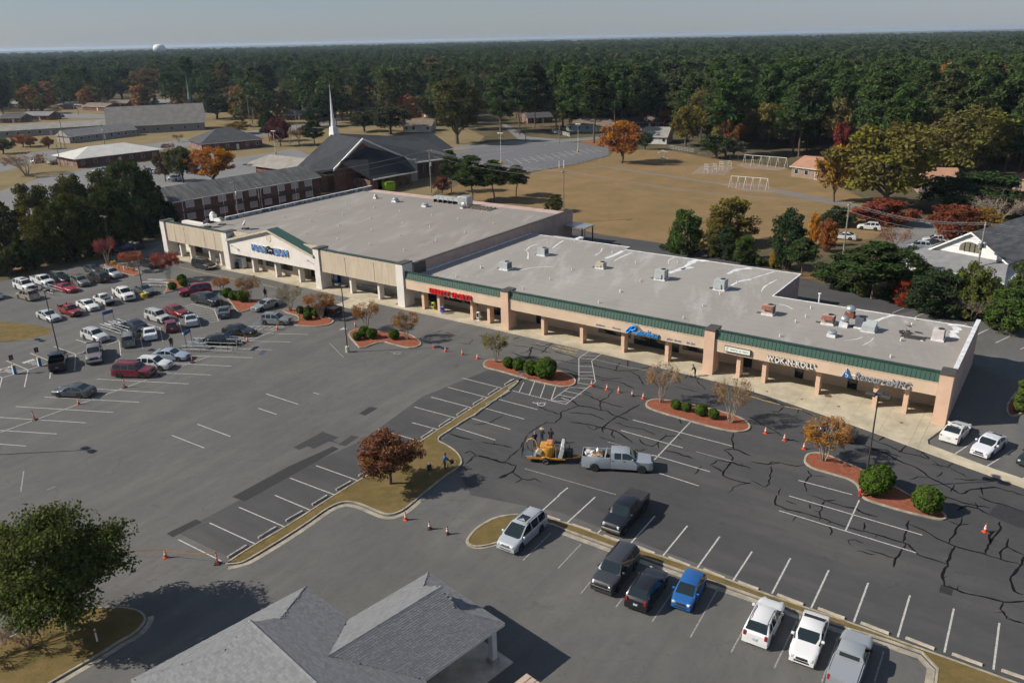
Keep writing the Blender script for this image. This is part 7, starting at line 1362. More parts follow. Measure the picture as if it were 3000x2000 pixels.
# the brick church with the white steeple
a = G(510,592,5.6); b_ = G(938,519,5.6); d = (b_-a).normalized(); L = (b_-a).length; ang = math.atan2(d.y,d.x)
t = thing('brick_church_hall','long two-storey brick hall with grey roof behind the grocery store','building',(a.x,a.y,0),ang)
MB().box(0,L,.6,10,-.1,5.6).build('wall',BRK,t); r = MB().add([(-.5,0,5.6),(L+.4,0,5.6),(L+.4,10.6,5.6),(-.5,10.6,5.6),(-.5,5.3,8.4),(L+.4,5.3,8.4)],[(0,1,5,4),(2,3,4,5),(1,2,5),(3,0,4),(3,2,1,0)]).build('roof',mat('streaked_grey_roof',(.13,.128,.125),.95,.5,.35,stretch=(.3,2.5,1)),t); MB().box(-.5,L+.4,-.06,0,5.4,5.6).build('gutter',WHITE,r)
MB().box(-.2,L,-.8,.6,2.85,3.05).build('walkway',COPING,t); BLIND = mat('white_blind',(.5,.46,.44),.7,.15,3)
for k in range(9):
    for z_ in (.9,3.7): f = MB().box(3+k*4.2,5.1+k*4.2,.54,.59,z_,z_+1.45).build('window',WHITE,t); MB().box(3.1+k*4.2,5.0+k*4.2,.52,.54,z_+.1,z_+1.35).build('blind',BLIND,f)
for k in range(8): MB().tube([(1.5+k*5.2,-.7,0),(1.5+k*5.2,-.7,5.5)],.07,5).build('downpipe',WHITE,t)
CX,CR = Vector((-44.6,245.5)),R(50)
ch = thing('steeple_church','brick church with sweeping dark roof and white steeple','church',(CX.x,CX.y,0),CR); DR = mat('charcoal_shingle',(.036,.039,.045),.95,.25,.5)
def roof_pl(name,pts,m=DR): v = [Vector(p)for p in pts]; n = (v[1]-v[0]).cross(v[2]-v[0]); v = v if n.z > 0 else v[::-1]; return MB().poly(v).poly([p-Vector((0,0,.25))for p in v[::-1]]).build(name,m,ch)
MB().prism([(-16,-12),(18,-15),(26,-14),(26,13),(-16,13)],-.1,5.0).build('wall',BRK,ch)
roof_pl('roof',[(-9,0,14.5),(26,0,9.8),(26,-15,4.6),(8,-16,5.2)]); roof_pl('roof',[(-9,0,14.5),(26,0,9.8),(26,15,4.6),(-9,15,5)]); roof_pl('roof',[(-9,0,14.5),(-27,-2,5.2),(-9,15,5)]); roof_pl('roof',[(-9,0,14.5),(-27,-2,5.2),(-20,-12,6.5),(-9,-13,13.6)]); roof_pl('roof',[(-9,0,14.5),(-9,-13,13.6),(8,-16,5.2)])
GY = mat('grey_stucco',(.30,.29,.275),.9,.15)
MB().poly([(-20,-12.9,6.4),(-9,-12.9,13.4),(8,-15.6,5.1),(8,-15.6,0),(5,-15.2,0),(5,-14.6,5.5),(-9,-12.6,10.8),(-19,-12.6,5.4)]).build('gable_face',GY,ch)
MB().poly([(-20,-12.8,0),(6,-14.8,0),(6,-14.8,6),(-9,-12.8,12.5),(-20,-12.8,6)]).build('gable_infill',BRK,ch); MB().box(4.6,8.2,-16.2,-15.3,0,6.2).build('stone_pier',GY,ch)
def rake(a,b,w=.5): a,b = Vector(a),Vector(b); MB().add([a,b,b+Vector((0,0,w)),a+Vector((0,0,w)),a+Vector((0,.4,0)),b+Vector((0,.4,0)),b+Vector((0,.4,w)),a+Vector((0,.4,w))],[(0,1,2,3),(3,2,6,7),(7,6,5,4),(4,5,1,0)]).build('rake_board',WHITE,ch)
rake((-20.2,-13.3,6.2),(-9,-13.3,13.3)); rake((-9,-13.3,13.3),(8,-16.3,5.0)); rake((8,-16.3,5.0),(26,-15.4,4.3),.4)
PD = roof_pl('porch_roof',[(-18,-13.5,8.5),(-8,-13.2,11.4),(4,-15.2,7.6),(2.5,-22,3.9),(-14,-21,3.9)],mat('dark_porch_roof',(.016,.018,.022),.95,.2)); MB().box(-14,2.5,-22.1,-21.9,3.6,3.95).build('porch_fascia',WHITE,ch); MB().box(-13.5,2,-20,-13,-.1,3.6).build('porch_wall',BRK,ch)
for k in range(5): MB().box(-11+k*2.6,-9.4+k*2.6,-20.05,-20.0,.3,3.1).build('porch_window',GLASS,ch)
for k in range(3):
    x = 12 + k * 2.2; y = -15.0; w_ = MB().add([(x-.7,y-.2,1.2),(x+.7,y-.2,1.2),(x+.7,y-.2,3.4)]+[(x+.7*math.cos(q),y-.2,3.4+.7*math.sin(q))for q in[R(i)for i in(30,60,90,120,150)]]+[(x-.7,y-.2,3.4)],[tuple(range(9))]).build('arched_window',GLASS,ch)
MB().box(20,38,-1,16,-.1,5).build('rear_wing_wall',BRK,ch); roof_pl('rear_wing_roof',[(19,-2,5),(39,-2,5),(39,7.5,9.5),(19,7.5,10.3)]); roof_pl('rear_wing_roof',[(19,17,5),(39,17,5),(39,7.5,9.5),(19,7.5,10.3)]); MB().box(19,39.1,-2.1,-1.9,4.8,5.05).build('rear_wing_fascia',WHITE,ch)
st = thing('steeple','slender white church steeple with a cross','steeple',(*(CX+Vector((math.cos(CR),math.sin(CR)))*-8.5),0),CR); STW = mat('steeple_white',(.66,.66,.67),.5,.08)
MB().add([(-1.1,-1.1,13.2),(1.1,-1.1,13.2),(1.1,1.1,13.2),(-1.1,1.1,13.2),(-.85,-.85,16.2),(.85,-.85,16.2),(.85,.85,16.2),(-.85,.85,16.2)],[(0,1,5,4),(1,2,6,5),(2,3,7,6),(3,0,4,7),(4,5,6,7)]).build('base',STW,st); MB().lathe([(.72,0),(.5,2.0),(.05,10.2)],8).build('spire',STW,st,(0,0,16.2)); MB().box(-.04,.04,-.04,.04,26.3,28.0).box(-.4,.4,-.04,.04,27.3,27.42).build('cross',GALV,st)
# pale-roofed hall with brick pediment between them
pa,pb = G(*h2(265,1095),7.4),G(*h2(820,1155),7.4); dd_ = (pb-pa).normalized(); Lp = (pb-pa).length; t = thing('pediment_hall','pale grey roofed hall with a brick pediment joined to the church','building',(pa.x,pa.y,0),math.atan2(dd_.y,dd_.x))
MB().box(0,Lp-.5,-5.5,5.5,-.1,4.6).build('wall',BRK,t); MB().add([(-6,-6.2,4.6),(Lp+.5,-6.2,4.6),(Lp+.5,0,7.4),(0,0,7.4),(-6,6.2,4.6),(Lp+.5,6.2,4.6)],[(0,1,2,3),(3,2,5,4),(0,3,4)]).build('roof',RF['p'],t); MB().poly([(Lp,-5.6,4.6),(Lp,5.6,4.6),(Lp,0,7.1)]).build('pediment',BRK,t)
for s in (-1,1): MB().add([(Lp+.5,s*6.2,4.3),(Lp+.5,0,7.1),(Lp+.5,0,7.5),(Lp+.5,s*6.2,4.7),(Lp+.7,s*6.2,4.3),(Lp+.7,0,7.1),(Lp+.7,0,7.5),(Lp+.7,s*6.2,4.7)],[(4,5,6,7),(3,2,6,7),(0,1,5,4)]).build('rake_board',WHITE,t)
MB().box(Lp-.4,Lp+3,-5.5,6.5,4.3,4.6).build('flat_canopy',WHITE,t); MB().box(Lp-.4,Lp+2.5,-5,6,-.1,4.3).build('porch_wall',BRK,t)
p = G(1140,560); t = thing('dumpster','lime green dumpster at the foot of the church wall','dumpster',(p.x,p.y,0),R(40)); LIME = mat('lime_paint',(.28,.48,.015),.5,.12); MB().add([(-1.4,-1,.2),(1.4,-1,.2),(1.4,1,.2),(-1.4,1,.2),(-1.6,-1.1,2.2),(1.6,-1.1,2.2),(1.6,1.1,2.5),(-1.6,1.1,2.5)],[(3,2,1,0),(0,1,5,4),(1,2,6,5),(2,3,7,6),(3,0,4,7),(4,5,6,7)]).build('bin',LIME,t)
for s in (-1,1): MB().box(s*1.55-.06,s*1.55+.06,-.8,.8,1.2,1.5).build('fork_pocket',LIME,t); MB().box(s*.72-.7,s*.72+.7,-1.1,1.1,2.5,2.56).build('lid',LIME,t); MB().box(s*1.1-.1,s*1.1+.1,-.9,.9,0,.2).build('skid',BLACK,t)
# white gabled building at the right edge
a,b_ = G(2732,728,4.3),G(2950,768.7,4.3); d = b_ - a; L = d.length; t = thing('gabled_hall','white-gabled building with grey roof at the right edge','building',(a.x,a.y,0),math.atan2(d.y,d.x)); SHR = mat('weathered_grey_roof',(.115,.115,.12),.95,.45,.5,stretch=(.3,2,1)); SHL = mat('mid_grey_roof',(.20,.20,.205),.95,.2,.5); zt_ = height_at(((2732+2950)/2,0),(0,0)) if 0 else 8.2
MB().box(.6,L-.6,.1,30,-.1,4.3).build('wall',SID,t); MB().poly([(.2,.0,4.3),(L-.2,0,4.3),(L/2,0,zt_-.2)]).build('gable_face',mat('bright_white_siding',(.66,.66,.65),.8,.06),t)
for s,pts in ((0,[(-.5,-.5,4.15),(L/2,-.5,zt_),(L/2,30,zt_),(-.5,30,4.15)]),(1,[(L+.5,-.5,4.15),(L/2,-.5,zt_),(L/2,30,zt_),(L+.5,30,4.15)])): v = [Vector(q)for q in pts]; v = v[::-1] if s == 0 else v; MB().poly(v).poly([q-Vector((0,0,.2))for q in v[::-1]]).build('roof',SHR,t)
MB().add([(-4,-7,2.9),(L+3,-7,2.9),(L+.2,-.02,4.25),(-.6,-.02,4.25),(-4,12,2.9)],[(0,1,2,3),(0,3,4)]).build('skirt_roof',SHL,t); MB().box(-3.6,L+2.6,-6.6,-.1,-.1,2.85).build('front_wall',SID,t); MB().box(-4,L+3,-7.06,-7.0,2.72,2.92).build('fascia',WHITE,t)
for s in (-1,1): MB().add([(L/2+s*(L/2+.5),-.55,3.9),(L/2,-.55,zt_-.25),(L/2,-.55,zt_+.05),(L/2+s*(L/2+.5),-.55,4.2)],[(0,1,2,3),(3,2,1,0)]).build('rake_board',WHITE,t)
MB().add([(L/2-1.6,-.05,4.9),(L/2+1.6,-.05,4.9),(L/2+1.6,-.05,5.5)]+[(L/2+1.6*math.cos(q),-.05,5.5+1.0*math.sin(q))for q in[R(i)for i in range(20,180,20)]]+[(L/2-1.6,-.05,5.5)],[tuple(range(12))]).build('arched_window',mat('tan_glass',(.16,.15,.11),.3,.1),t)
for k in range(-1,2): MB().box(L/2+k*.8-.06,L/2+k*.8+.06,-.12,-.06,4.9,6.3).build('mullion',FRAME,t)
# water tower on the horizon
tw = G(468,141.5); sc_ = 1; p = ray(468,150); p = Vector((p.x,p.y,0)).normalized() * 2600; t = thing('water_tower','white water tower on the horizon at the left','water tower',(p.x,p.y,0)); TWH = mat('tower_white',(.62,.64,.66),.6,.1); MB().lathe([(3,0),(2.2,3),(2,18),(6,21),(13,24),(16.5,28),(17,33),(15,39),(9,43),(.5,44)],28).build('tank',TWH,t,(0,0,0),smooth=40); MB().lathe([(16.9,0),(17.4,0),(17.4,.8),(16.9,.8)],28).build('walkway',GALV,t,(0,0,30))
# ------------------------------------------------------------------ poles and wires
PW = mat('weathered_pole',(.23,.20,.165),.9,.3,3)
def pole(b,tp,lab,tr=0,arm=True,h=None):
    p = G(*b); h = h or hpx(b,tp); t = thing('utility_pole',lab,'utility pole',(p.x,p.y,0),BA,'utility poles'); MB().tube([(0,0,-.1),(0,0,h)],[.17,.12],8).build('pole',PW,t)
    if arm: MB().box(-.06,.06,-1.1,1.1,h-.6,h-.45).build('crossarm',PW,t)
    for k in range(tr): MB().lathe([(.28,0),(.28,.8),(.2,.9)],12).build('transformer',GALV,t,(.35*math.cos(k*2.1),.45*math.sin(k*2.1),h*.62))
    for y in (-.9,0,.9): MB().lathe([(.05,0),(.07,.08),(.03,.2)],8).build('insulator',WHITE,t,(0,y,h-.45))
    return p,h
P1 = pole((1264,566),(1257,437),'utility pole with transformers behind the grocery store',2); P2 = pole((1651,650),(1650,497),'utility pole at the rear corner of the grocery store'); P3 = pole((2468,760),(2470,660),'utility pole in the trees behind the alley',h=10.5); P4 = pole((2852,845),(2876,700),'utility pole with three transformers at the white-gabled building',3,h=10.8); P0 = pole((700,640),(684,530),'utility pole with transformers in front of the brick hall',2); pole((765,622),(757,551),'thin pole in front of the brick hall',0,False)
for b,tp,lab in ((h1(565,1050),h1(540,770),'utility pole at the front wing of the grey church'),(h1(530,1050),h1(518,890),'short pole by the front wing'),(h1(905,1015),h1(880,830),'green-grey pole with transformers before the grey church'),(h1(2160,870),h1(2130,600),'utility pole near the tall white gabled house'),(h1(2195,880),h1(2175,690),'second pole near the tall white gabled house'),(h1(525,1200),h1(455,1010),'leaning pole beside the white-roofed office'),(h1(678,755),h1(662,625),'far pole on the left street'),(h2(500,890),h2(478,705),'pole left of the white steeple'),(h3(412,985),h3(408,735),'pole by the far church lot'),(h3(702,1000),h3(703,815),'dark lamp pole at the street corner')): pole(b,tp,lab,1 if 'transformers' in lab else 0,False)
wires = thing('power_lines','thin power lines running between the poles behind the shops','power line'); WM = mat('wire',(.20,.19,.18),.6,.1)
for (pa,ha),(pb,hb) in ((P0,P1),(P1,P2),(P2,P3),(P3,P4),(P4,(Vector((P4[0].x+60,P4[0].y-40,0)),10.5))):
    for y,dz in ((-.9,-.3),(0,-.25),(.9,-.3),(0,-1.6)):
        off = Vector((BB.x,BB.y,0)) * y; A_,B_ = pa + off + Vector((0,0,ha+dz)),pb + off + Vector((0,0,hb+dz)); MB().tube([A_.lerp(B_,i/10)-Vector((0,0,1.1*math.sin(math.pi*i/10)))for i in range(11)],.022,4).build('wire',WM,wires)
# ------------------------------------------------------------------ playground, fences
WST = mat('white_steel',(.6,.6,.58),.5,.1)
def swing(a,b,h,lab):
    A_,B_ = G(*a),G(*b); d = B_ - A_; L = d.length; t = thing('swing_set',lab,'swing set',(A_.x,A_.y,0),math.atan2(d.y,d.x),'swing sets in the field'); MB().tube([(0,0,h),(L,0,h)],.07,6).build('top_bar',WST,t)
    for k in range(6): x = L * k / 5; s = .9; MB().tube([(x-.2,-s,0),(x,0,h),(x+.2,s,0)],.05,5).build('leg',WST,t)
    for k in range(10):
        x = L * (k+.5) / 10; MB().tube([(x-.2,0,h),(x-.2,0,.6)],.012,3).tube([(x+.2,0,h),(x+.2,0,.6)],.012,3).build('chain',GALV,t); MB().box(x-.22,x+.22,-.1,.1,.55,.6).build('seat',BLACK,t)
swing((2180,482),(2302,492),3.0,'long white swing frame farther back in the field'); swing((2140,548),(2247,557),3.0,'long white swing frame nearer the alley')
for px,lab in ((h3(2000,1255),'white pipe climbing frame in the sandy square'),(h3(2130,1230),'smaller climbing frame in the sandy square')):
    p = G(*px); t = thing('climbing_frame',lab,'climbing frame',(p.x,p.y,0),.3,'climbing frames')
    for x in (-1.5,0,1.5):
        for y in (-1,1): MB().tube([(x,y,0),(x,y,2.6)],.045,5).build('post',WST,t)
    for z_ in (1.2,2.0,2.6): MB().tube([(-1.5,-1,z_),(1.5,-1,z_),(1.5,1,z_),(-1.5,1,z_),(-1.5,-1,z_)],.04,5).build('bar',WST,t)
p = G(*h3(1590,1140)); t = thing('gazebo','white wire gazebo behind the orange tree','gazebo',(p.x,p.y,0))
for k in range(6): a = k * 1.047; MB().tube([(1.6*math.cos(a),1.6*math.sin(a),0),(1.6*math.cos(a),1.6*math.sin(a),2.4),(0,0,3.2)],.05,5).build('post',WST,t)
MB().tube([(1.6*math.cos(k*1.047),1.6*math.sin(k*1.047),2.4)for k in range(7)],.05,5).build('ring',WST,t); MB().bev(-.5,.5,-.3,.3,0,.8,.05).build('bench',WST,t)
def fence(lab,pts,h,m,nsl,gap=2.4,group='fences'):
    P = GP(pts); t = thing('fence',lab,'fence',P[0],0,group)
    for a,b in zip(P,P[1:]):
        n = max(1,int((b-a).length/gap))
        for i in range(n+1): q = a.lerp(b,i/n) - P[0]; MB().box(q.x-.06,q.x+.06,q.y-.06,q.y+.06,0,h).build('post',m,t)
        for k in range(nsl): z_ = h * (k+1) / nsl - .1; MB().tube([a-P[0]+Vector((0,0,z_)),b-P[0]+Vector((0,0,z_))],.06 if nsl>1 else .03,4).build('rail',m,t)
fence('white plank fence at the street corner',[h3(640,905),h3(790,945)],1.5,WHITE,4); fence('short white plank fence beside the orange tree',[h3(1320,885),h3(1430,893)],1.4,WHITE,4); fence('brown wooden fence behind the street',[h3(440,860),h3(640,895)],1.6,WOOD,3); fence('low wire fence along the far church lot',[h3(430,1245),h3(870,1185),h3(1130,1125)],1.2,GALV,1); fence('grey picket fence beyond the gazebo',[h3(1635,1050),h3(1860,1085)],1.5,GALV,3,.8); fence('wire fence beside the copse at the swings',[h3(1900,1120),h3(2240,1140)],1.5,GALV,1)
for px,lab in ((h3(700,1215),'left white goal post by the far lot'),(h3(740,1210),'right white goal post by the far lot')): p = G(*px); o = MB().tube([(0,0,0),(0,0,2.4)],.11,8).build('goal_post',WHITE,None,(p.x,p.y,0)); tag(o,lab,'post')
# ------------------------------------------------------------------ trees that can be told apart
PG,DG,MG,OL,YO,YE,OR,RD,BR,GY_ = (.058,.086,.030),(.040,.062,.026),(.072,.112,.026),(.115,.108,.032),(.155,.125,.028),(.32,.20,.035),(.30,.125,.026),(.19,.040,.028),(.17,.095,.048),(.13,.11,.085)
def dist(px): p = G(*px); return math.hypot(p.x,p.y)
def tree(kind,z,bx,by,tx,ty,wpx,col,lab,grp=None,name=None):
    b,t_ = z(bx,by),z(tx,ty); h = hpx(b,t_); w = wpx * (z(1,0)[0]-z(0,0)[0]) * math.hypot(dist(b),CAMH) / FPX
    if kind == 'p': plant(PINES[random.randrange(4)],b,h,w,col,lab,name or 'pine_tree','tree',grp,-.05,20,4.2)
    elif kind == 's': plant(BUSH[random.randrange(3)],b,h,w,col,lab,name or 'bush','bush',grp,-.05,1.2,1.05)
    elif kind == 'c': plant(CRAPES[1],b,h,w,col,lab,name or 'bare_tree','tree',grp,-.05,4.5,2.3)
    else: plant(OAKF[random.randrange(3)]if z in(o3,o4)else OAKS[random.randrange(4)],b,h,w*1.12,col,lab,name or 'broadleaf_tree','tree',grp,-.05,10,4.3)
T = tree
# behind the alley on the right
for a in (('b',o3,1775,725,1870,330,125,MG,'bright green leafy tree where the alley bends'),('b',o3,1700,705,1740,490,75,MG,'lower green tree at the left end of the alley trees'),('b',o3,2010,745,2010,500,85,OL,'olive tree between two green ones at the alley'),('b',o3,2130,765,2150,480,90,DG,'dark tree right of the red-tipped branches'),('b',o3,2150,640,2150,232,190,YO,'broad yellow-olive tree behind the alley'),('b',o3,2290,805,2290,560,90,MG,'rounded green tree above the roof step'),('b',o3,2055,730,2060,540,40,(.28,.05,.02),'thin red-tipped sapling in the alley trees'),
    ('b',o4,300,850,300,338,130,DG,'tall dark green tree above the roof step'),('b',o4,532,650,540,362,45,(.50,.22,.02),'slim bright orange tree'),('b',o4,190,840,190,700,40,YE,'small yellow sapling at the roof edge'),('p',o4,432,912,430,585,120,PG,'young pine with bare trunk behind the shop roof'),('b',o4,650,700,640,420,75,(.27,.09,.03),'orange-red tree beside the slim orange one'),('b',o4,730,480,730,300,120,DG,'dark green bush-like tree at the field edge'),
    ('b',o4,1130,455,1110,232,215,(.21,.052,.026),'wide rust-red tree at the end of the field path'),('b',o4,1730,602,1710,295,175,(.19,.055,.03),'rust-red tree beside the parked cars'),('b',o4,790,1010,800,690,190,PG,'left one of the three big green trees at the alley'),('p',o4,1040,1105,1040,630,215,(.05,.075,.024),'middle one of the three big green trees at the alley'),('b',o4,1300,1010,1290,650,185,PG,'right one of the three big green trees at the alley'),('c',o4,1220,700,1220,480,150,(.22,.08,.05),'leafless reddish thicket behind the three green trees'),('b',o4,1310,1155,1310,935,95,(.27,.04,.02),'scarlet small tree at the alley kerb'),('b',o4,1570,1235,1600,855,200,DG,'dense dark tree before the white-gabled building'),('b',o4,1880,1265,1880,800,120,(.12,.13,.03),'vine-covered tree around the utility pole'),('b',o4,2210,1390,2250,1010,160,MG,'green tree at the lower right of the alley bank'),('b',o4,2300,1310,2310,790,140,(.075,.095,.03),'tall green tree at the right picture edge'),('c',o4,1900,1290,1850,1070,160,(.16,.13,.09),'bare twiggy bush on the alley bank'),('c',o4,2120,470,2080,230,220,(.2,.16,.13),'large grey leafless tree behind the white gable'),('b',o4,1990,540,2000,320,120,(.26,.16,.035),'yellow-brown tree beside the grey leafless one'),
    ('b',o4,1900,340,1900,10,340,(.038,.062,.022),'huge dark green tree in front of the salmon roof'),('b',h4,1150,1560,1180,865,350,(.155,.135,.030),'huge yellow-olive tree at the playground'),('b',h4,715,1505,720,1015,120,(.34,.19,.03),'golden yellow tree beside the classroom building'),('b',h4,1850,1360,1850,670,290,(.115,.105,.03),'large olive tree behind the huge yellow one'),('c',h4,2110,980,2110,700,150,(.25,.14,.08),'pale brown leafless tree high on the right'),('b',h4,1660,700,1660,310,95,(.35,.16,.03),'bright orange tree among the pines on the right'),('b',h4,2000,900,1980,320,130,(.20,.10,.035),'russet tree right of the bright orange one'),
    # around the churches and the field
    ('b',h3,1240,1172,1240,812,150,(.33,.125,.024),'orange tree at the corner of the far church lot'),('b',h3,1440,1055,1440,905,65,DG,'dark round bush behind the orange tree'),('b',h3,1790,1025,1790,690,130,(.17,.135,.03),'yellow-green tree beside the gazebo'),('p',h3,200,905,190,420,115,PG,'first pine left of the street corner'),('p',h3,360,925,340,350,125,PG,'ivy-dark pine at the street corner'),('p',h3,1000,1000,985,358,150,(.045,.065,.02),'big pine beside the pale green bungalow'),('p',h3,790,885,790,335,110,MG,'tall green pine over the white plank fence'),('p',h3,1390,880,1390,345,120,PG,'tall pine behind the brick gabled house'),('p',h3,490,865,520,300,120,(.05,.062,.022),'tall pine behind the street corner'),('p',h3,1230,860,1230,330,110,PG,'bare-trunked pine in the middle of the wood edge'),('b',h3,2050,1130,2050,930,150,(.05,.07,.025),'low green copse left of the swings'),('b',h3,2200,1125,2200,950,110,GY_,'greyish thicket beside the swings'),('p',h3,2130,1110,2130,440,180,(.05,.085,.022),'rounded bright green pine over the swings'),
    ('b',h2,1880,1005,1860,445,215,(.088,.085,.03),'large round olive tree beside the far church lot'),('b',h2,790,850,760,480,130,DG,'dark tree directly behind the steeple'),('b',h2,680,860,660,690,110,(.03,.052,.022),'dark magnolia left of the steeple'),('b',h2,1080,900,1080,700,120,(.06,.062,.026),'dull green tree behind the church roof'),('b',h2,1310,920,1290,680,150,(.05,.055,.025),'wide dark tree behind the church roof'),('b',h2,360,1025,345,780,85,(.13,.032,.032),'round wine-red tree beside the church lot'),('c',h2,440,1010,440,860,50,BR,'bare young tree right of the wine-red one'),('c',h2,520,1015,520,860,50,(.22,.09,.05),'second bare young tree by the church lot'),('b',h2,575,940,570,840,50,(.2,.05,.035),'small red tree before the magnolia'),('p',h2,265,985,230,725,70,DG,'dark conifer left of the wine-red tree'),('p',h2,650,1010,650,810,80,DG,'dark conifer at the corner of the church roof'),('b',h2,760,640,770,365,110,(.30,.19,.035),'golden tree above the steeple'),('b',h2,650,480,650,290,60,(.16,.035,.03),'dark red tree among the woods left of the steeple'),('b',h2,330,780,320,570,75,(.08,.08,.035),'dull green tree beside the brick ranch house'),('b',h2,440,740,430,530,80,(.10,.09,.035),'olive tree behind the brick ranch house'),('p',h2,240,700,220,330,110,(.04,.05,.025),'tall dark pine beside the white gabled house'),('p',h2,1680,620,1660,270,120,(.17,.12,.05),'brown-leaved vine-hung tree in the woods'),('p',h2,1080,700,1070,360,90,PG,'pine right of the golden tree'),('p',h2,1240,680,1230,345,95,MG,'bright-topped pine in the woods behind the church'),('p',h2,1450,700,1440,340,120,DG,'broad dark pine behind the church'),('p',h2,2250,900,2230,420,120,PG,'tall pine right of the large round olive tree'),
    ('b',h1,1850,1345,1850,1022,190,(.36,.135,.02),'bright orange tree behind the brick hall'),('b',h1,1580,1340,1600,1030,105,(.075,.085,.03),'green tree left of the bright orange one'),('b',h1,1430,1330,1440,1085,70,(.13,.085,.035),'brownish tree behind the tall green one'),('c',h1,230,1275,250,1075,190,(.24,.11,.07),'bare reddish tree at the left street'),('b',h1,2060,920,2050,800,105,(.20,.14,.04),'yellowish round tree by the hip-roofed office'),('b',h1,1870,790,1860,585,130,(.04,.052,.028),'dark spreading tree behind the spire'),('p',h1,1650,690,1630,260,95,PG,'tall pine behind the spire'),('b',h1,1050,640,1030,330,125,(.06,.075,.035),'large green tree over the steep church roof'),('b',h1,1290,650,1280,345,130,(.15,.10,.045),'tall brown-topped tree over the steep church roof'),('b',h1,1500,640,1490,420,60,(.22,.11,.045),'orange-brown tree left of the spire'),('p',h1,1950,670,1940,310,75,(.13,.11,.04),'vine-hung yellowish tree right of the spire'),('b',h1,600,530,590,395,85,(.2,.125,.055),'tan autumn tree on the left hillside'),('b',h1,420,460,420,310,65,(.19,.085,.05),'rusty tree on the left hillside'),('b',h1,140,610,140,440,85,(.055,.07,.04),'dull green tree at the far left'),('b',h1,300,720,300,610,55,DG,'dark bushy tree by the left street'),('b',h1,230,720,235,640,35,DG,'small dark bush by the left street'),('b',h1,30,760,20,480,70,(.05,.06,.03),'tall dark tree at the left edge by the street'),('b',h1,200,1030,215,925,60,(.30,.10,.04),'red-orange shrub tree before the grey church'),('b',h1,265,1035,265,940,40,(.28,.14,.06),'orange shrub tree before the grey church'),('b',h1,425,1050,425,940,45,(.22,.12,.06),'brown shrub tree by the front wing'),('b',h1,30,1090,30,960,70,(.07,.07,.035),'dull tree at the left edge by the wide street'),('c',h1,1460,1080,1460,990,55,(.14,.07,.06),'purple-brown bare tree by the offices'),('c',h1,1540,990,1540,915,50,(.2,.08,.06),'bare reddish tree before the grey church lawn'),
    ('p',h2,1830,1420,1840,1065,95,(.052,.075,.022),'left pine of the clump behind the grocery store'),('p',h2,2010,1500,2060,1115,150,(.05,.078,.02),'tallest pine of the clump behind the grocery store'),('p',h2,2200,1510,2230,1150,130,(.05,.072,.02),'third pine of the clump behind the grocery store'),('p',h3,330,1455,330,1195,110,(.048,.07,.02),'right pine of the clump behind the grocery store'),('b',h2,1750,1440,1740,1290,60,(.17,.06,.035),'reddish bush at the foot of the pine clump'),('b',o3,660,355,665,205,80,(.09,.085,.03),'small bush at the rear corner of the grocery store')): T(*a)
# the wood beside the left lot
for k,(bx,by,h,w,c,lab) in enumerate(((30,806,5,3.2,(.07,.075,.025),'low olive bush at the left end of the lot'),(75,790,6.5,3.2,(.045,.06,.02),'dark bush behind the parked white SUV'),(150,770,11,4.4,(.085,.085,.02),'olive tree at the left end of the wood by the lot'),(215,762,13,4.6,(.075,.08,.022),'tall olive tree in the middle of the wood by the lot'),(262,752,12,4.2,(.05,.065,.02),'dark tree behind the far parked cars'),(308,738,12,4.2,(.06,.07,.02),'dark olive tree behind the far lamp post'),(355,716,13,4.4,(.04,.058,.02),'dark tree behind the blue pickup'),(412,690,16.5,5.6,(.055,.072,.024),'tallest dark green tree beside the grocery store'),(452,668,12,4.0,(.035,.05,.02),'dark tree at the corner of the grocery store'),(115,700,12,4.8,(.10,.09,.024),'yellow-olive tree deep in the wood by the lot'),(235,690,13.5,5,(.085,.085,.024),'broad olive tree deep in the wood by the lot'),(20,730,10,4.4,(.085,.08,.028),'olive tree at the left picture edge'),(335,655,13,4.8,(.075,.08,.024),'olive tree behind the dark ones near the store'),(-40,770,9,4.2,(.06,.065,.025),'tree cut by the left edge above the lot'),(440,640,9,3.6,(.06,.06,.024),'low tree before the brick hall'),(500,660,6,3,(.035,.045,.018),'dark shrub between the store and the brick hall'))):
    plant(OAKF[k%3]if h>7 else BUSH[k%3],(bx,by),h,w,c,lab,'broadleaf_tree' if h>7 else 'bush','tree' if h>7 else 'bush','trees along the left lot',-.05,10 if h>7 else 1.2,4.3 if h>7 else 1.05)
# undergrowth along the alley bank and the left wood
UG = random.Random(8)
def hedge(pts,step,lab,grp,hr,cols):
    P = GP(pts)
    for a,b in zip(P,P[1:]):
        n = max(1,int((b-a).length/step))
        for i in range(n): q = a.lerp(b,(i+UG.random()*.6)/n); plant(BUSH[UG.randrange(3)],None,UG.uniform(*hr),UG.uniform(1.5,2.6),UG.choice(cols),lab,'bush','bush',grp,-.05,1.2,1.05,pos=(q.x+UG.uniform(-.8,.8),q.y+UG.uniform(0,2.5)))
AC = ((.05,.07,.022),(.075,.085,.025),(.04,.055,.02),(.11,.10,.03),(.06,.085,.022))
hedge([o3(1680,712),o3(2000,742),o3(2330,815),o4(230,870)],3.0,'leafy bush in the undergrowth behind the shop row','undergrowth behind the shop row',(1.6,3.4),AC)
hedge([o4(560,930),o4(800,1030),o4(1150,1120),o4(1500,1215),o4(1900,1290),o4(2352,1420)],2.6,'leafy bush on the bank below the alley trees','undergrowth on the alley bank',(1.8,4.2),AC)
hedge([o4(1700,1120),o4(2050,1180),o4(2352,1260)],3.4,'tall bush among the trees before the gabled hall','bushes before the gabled hall',(3.0,5.5),AC)
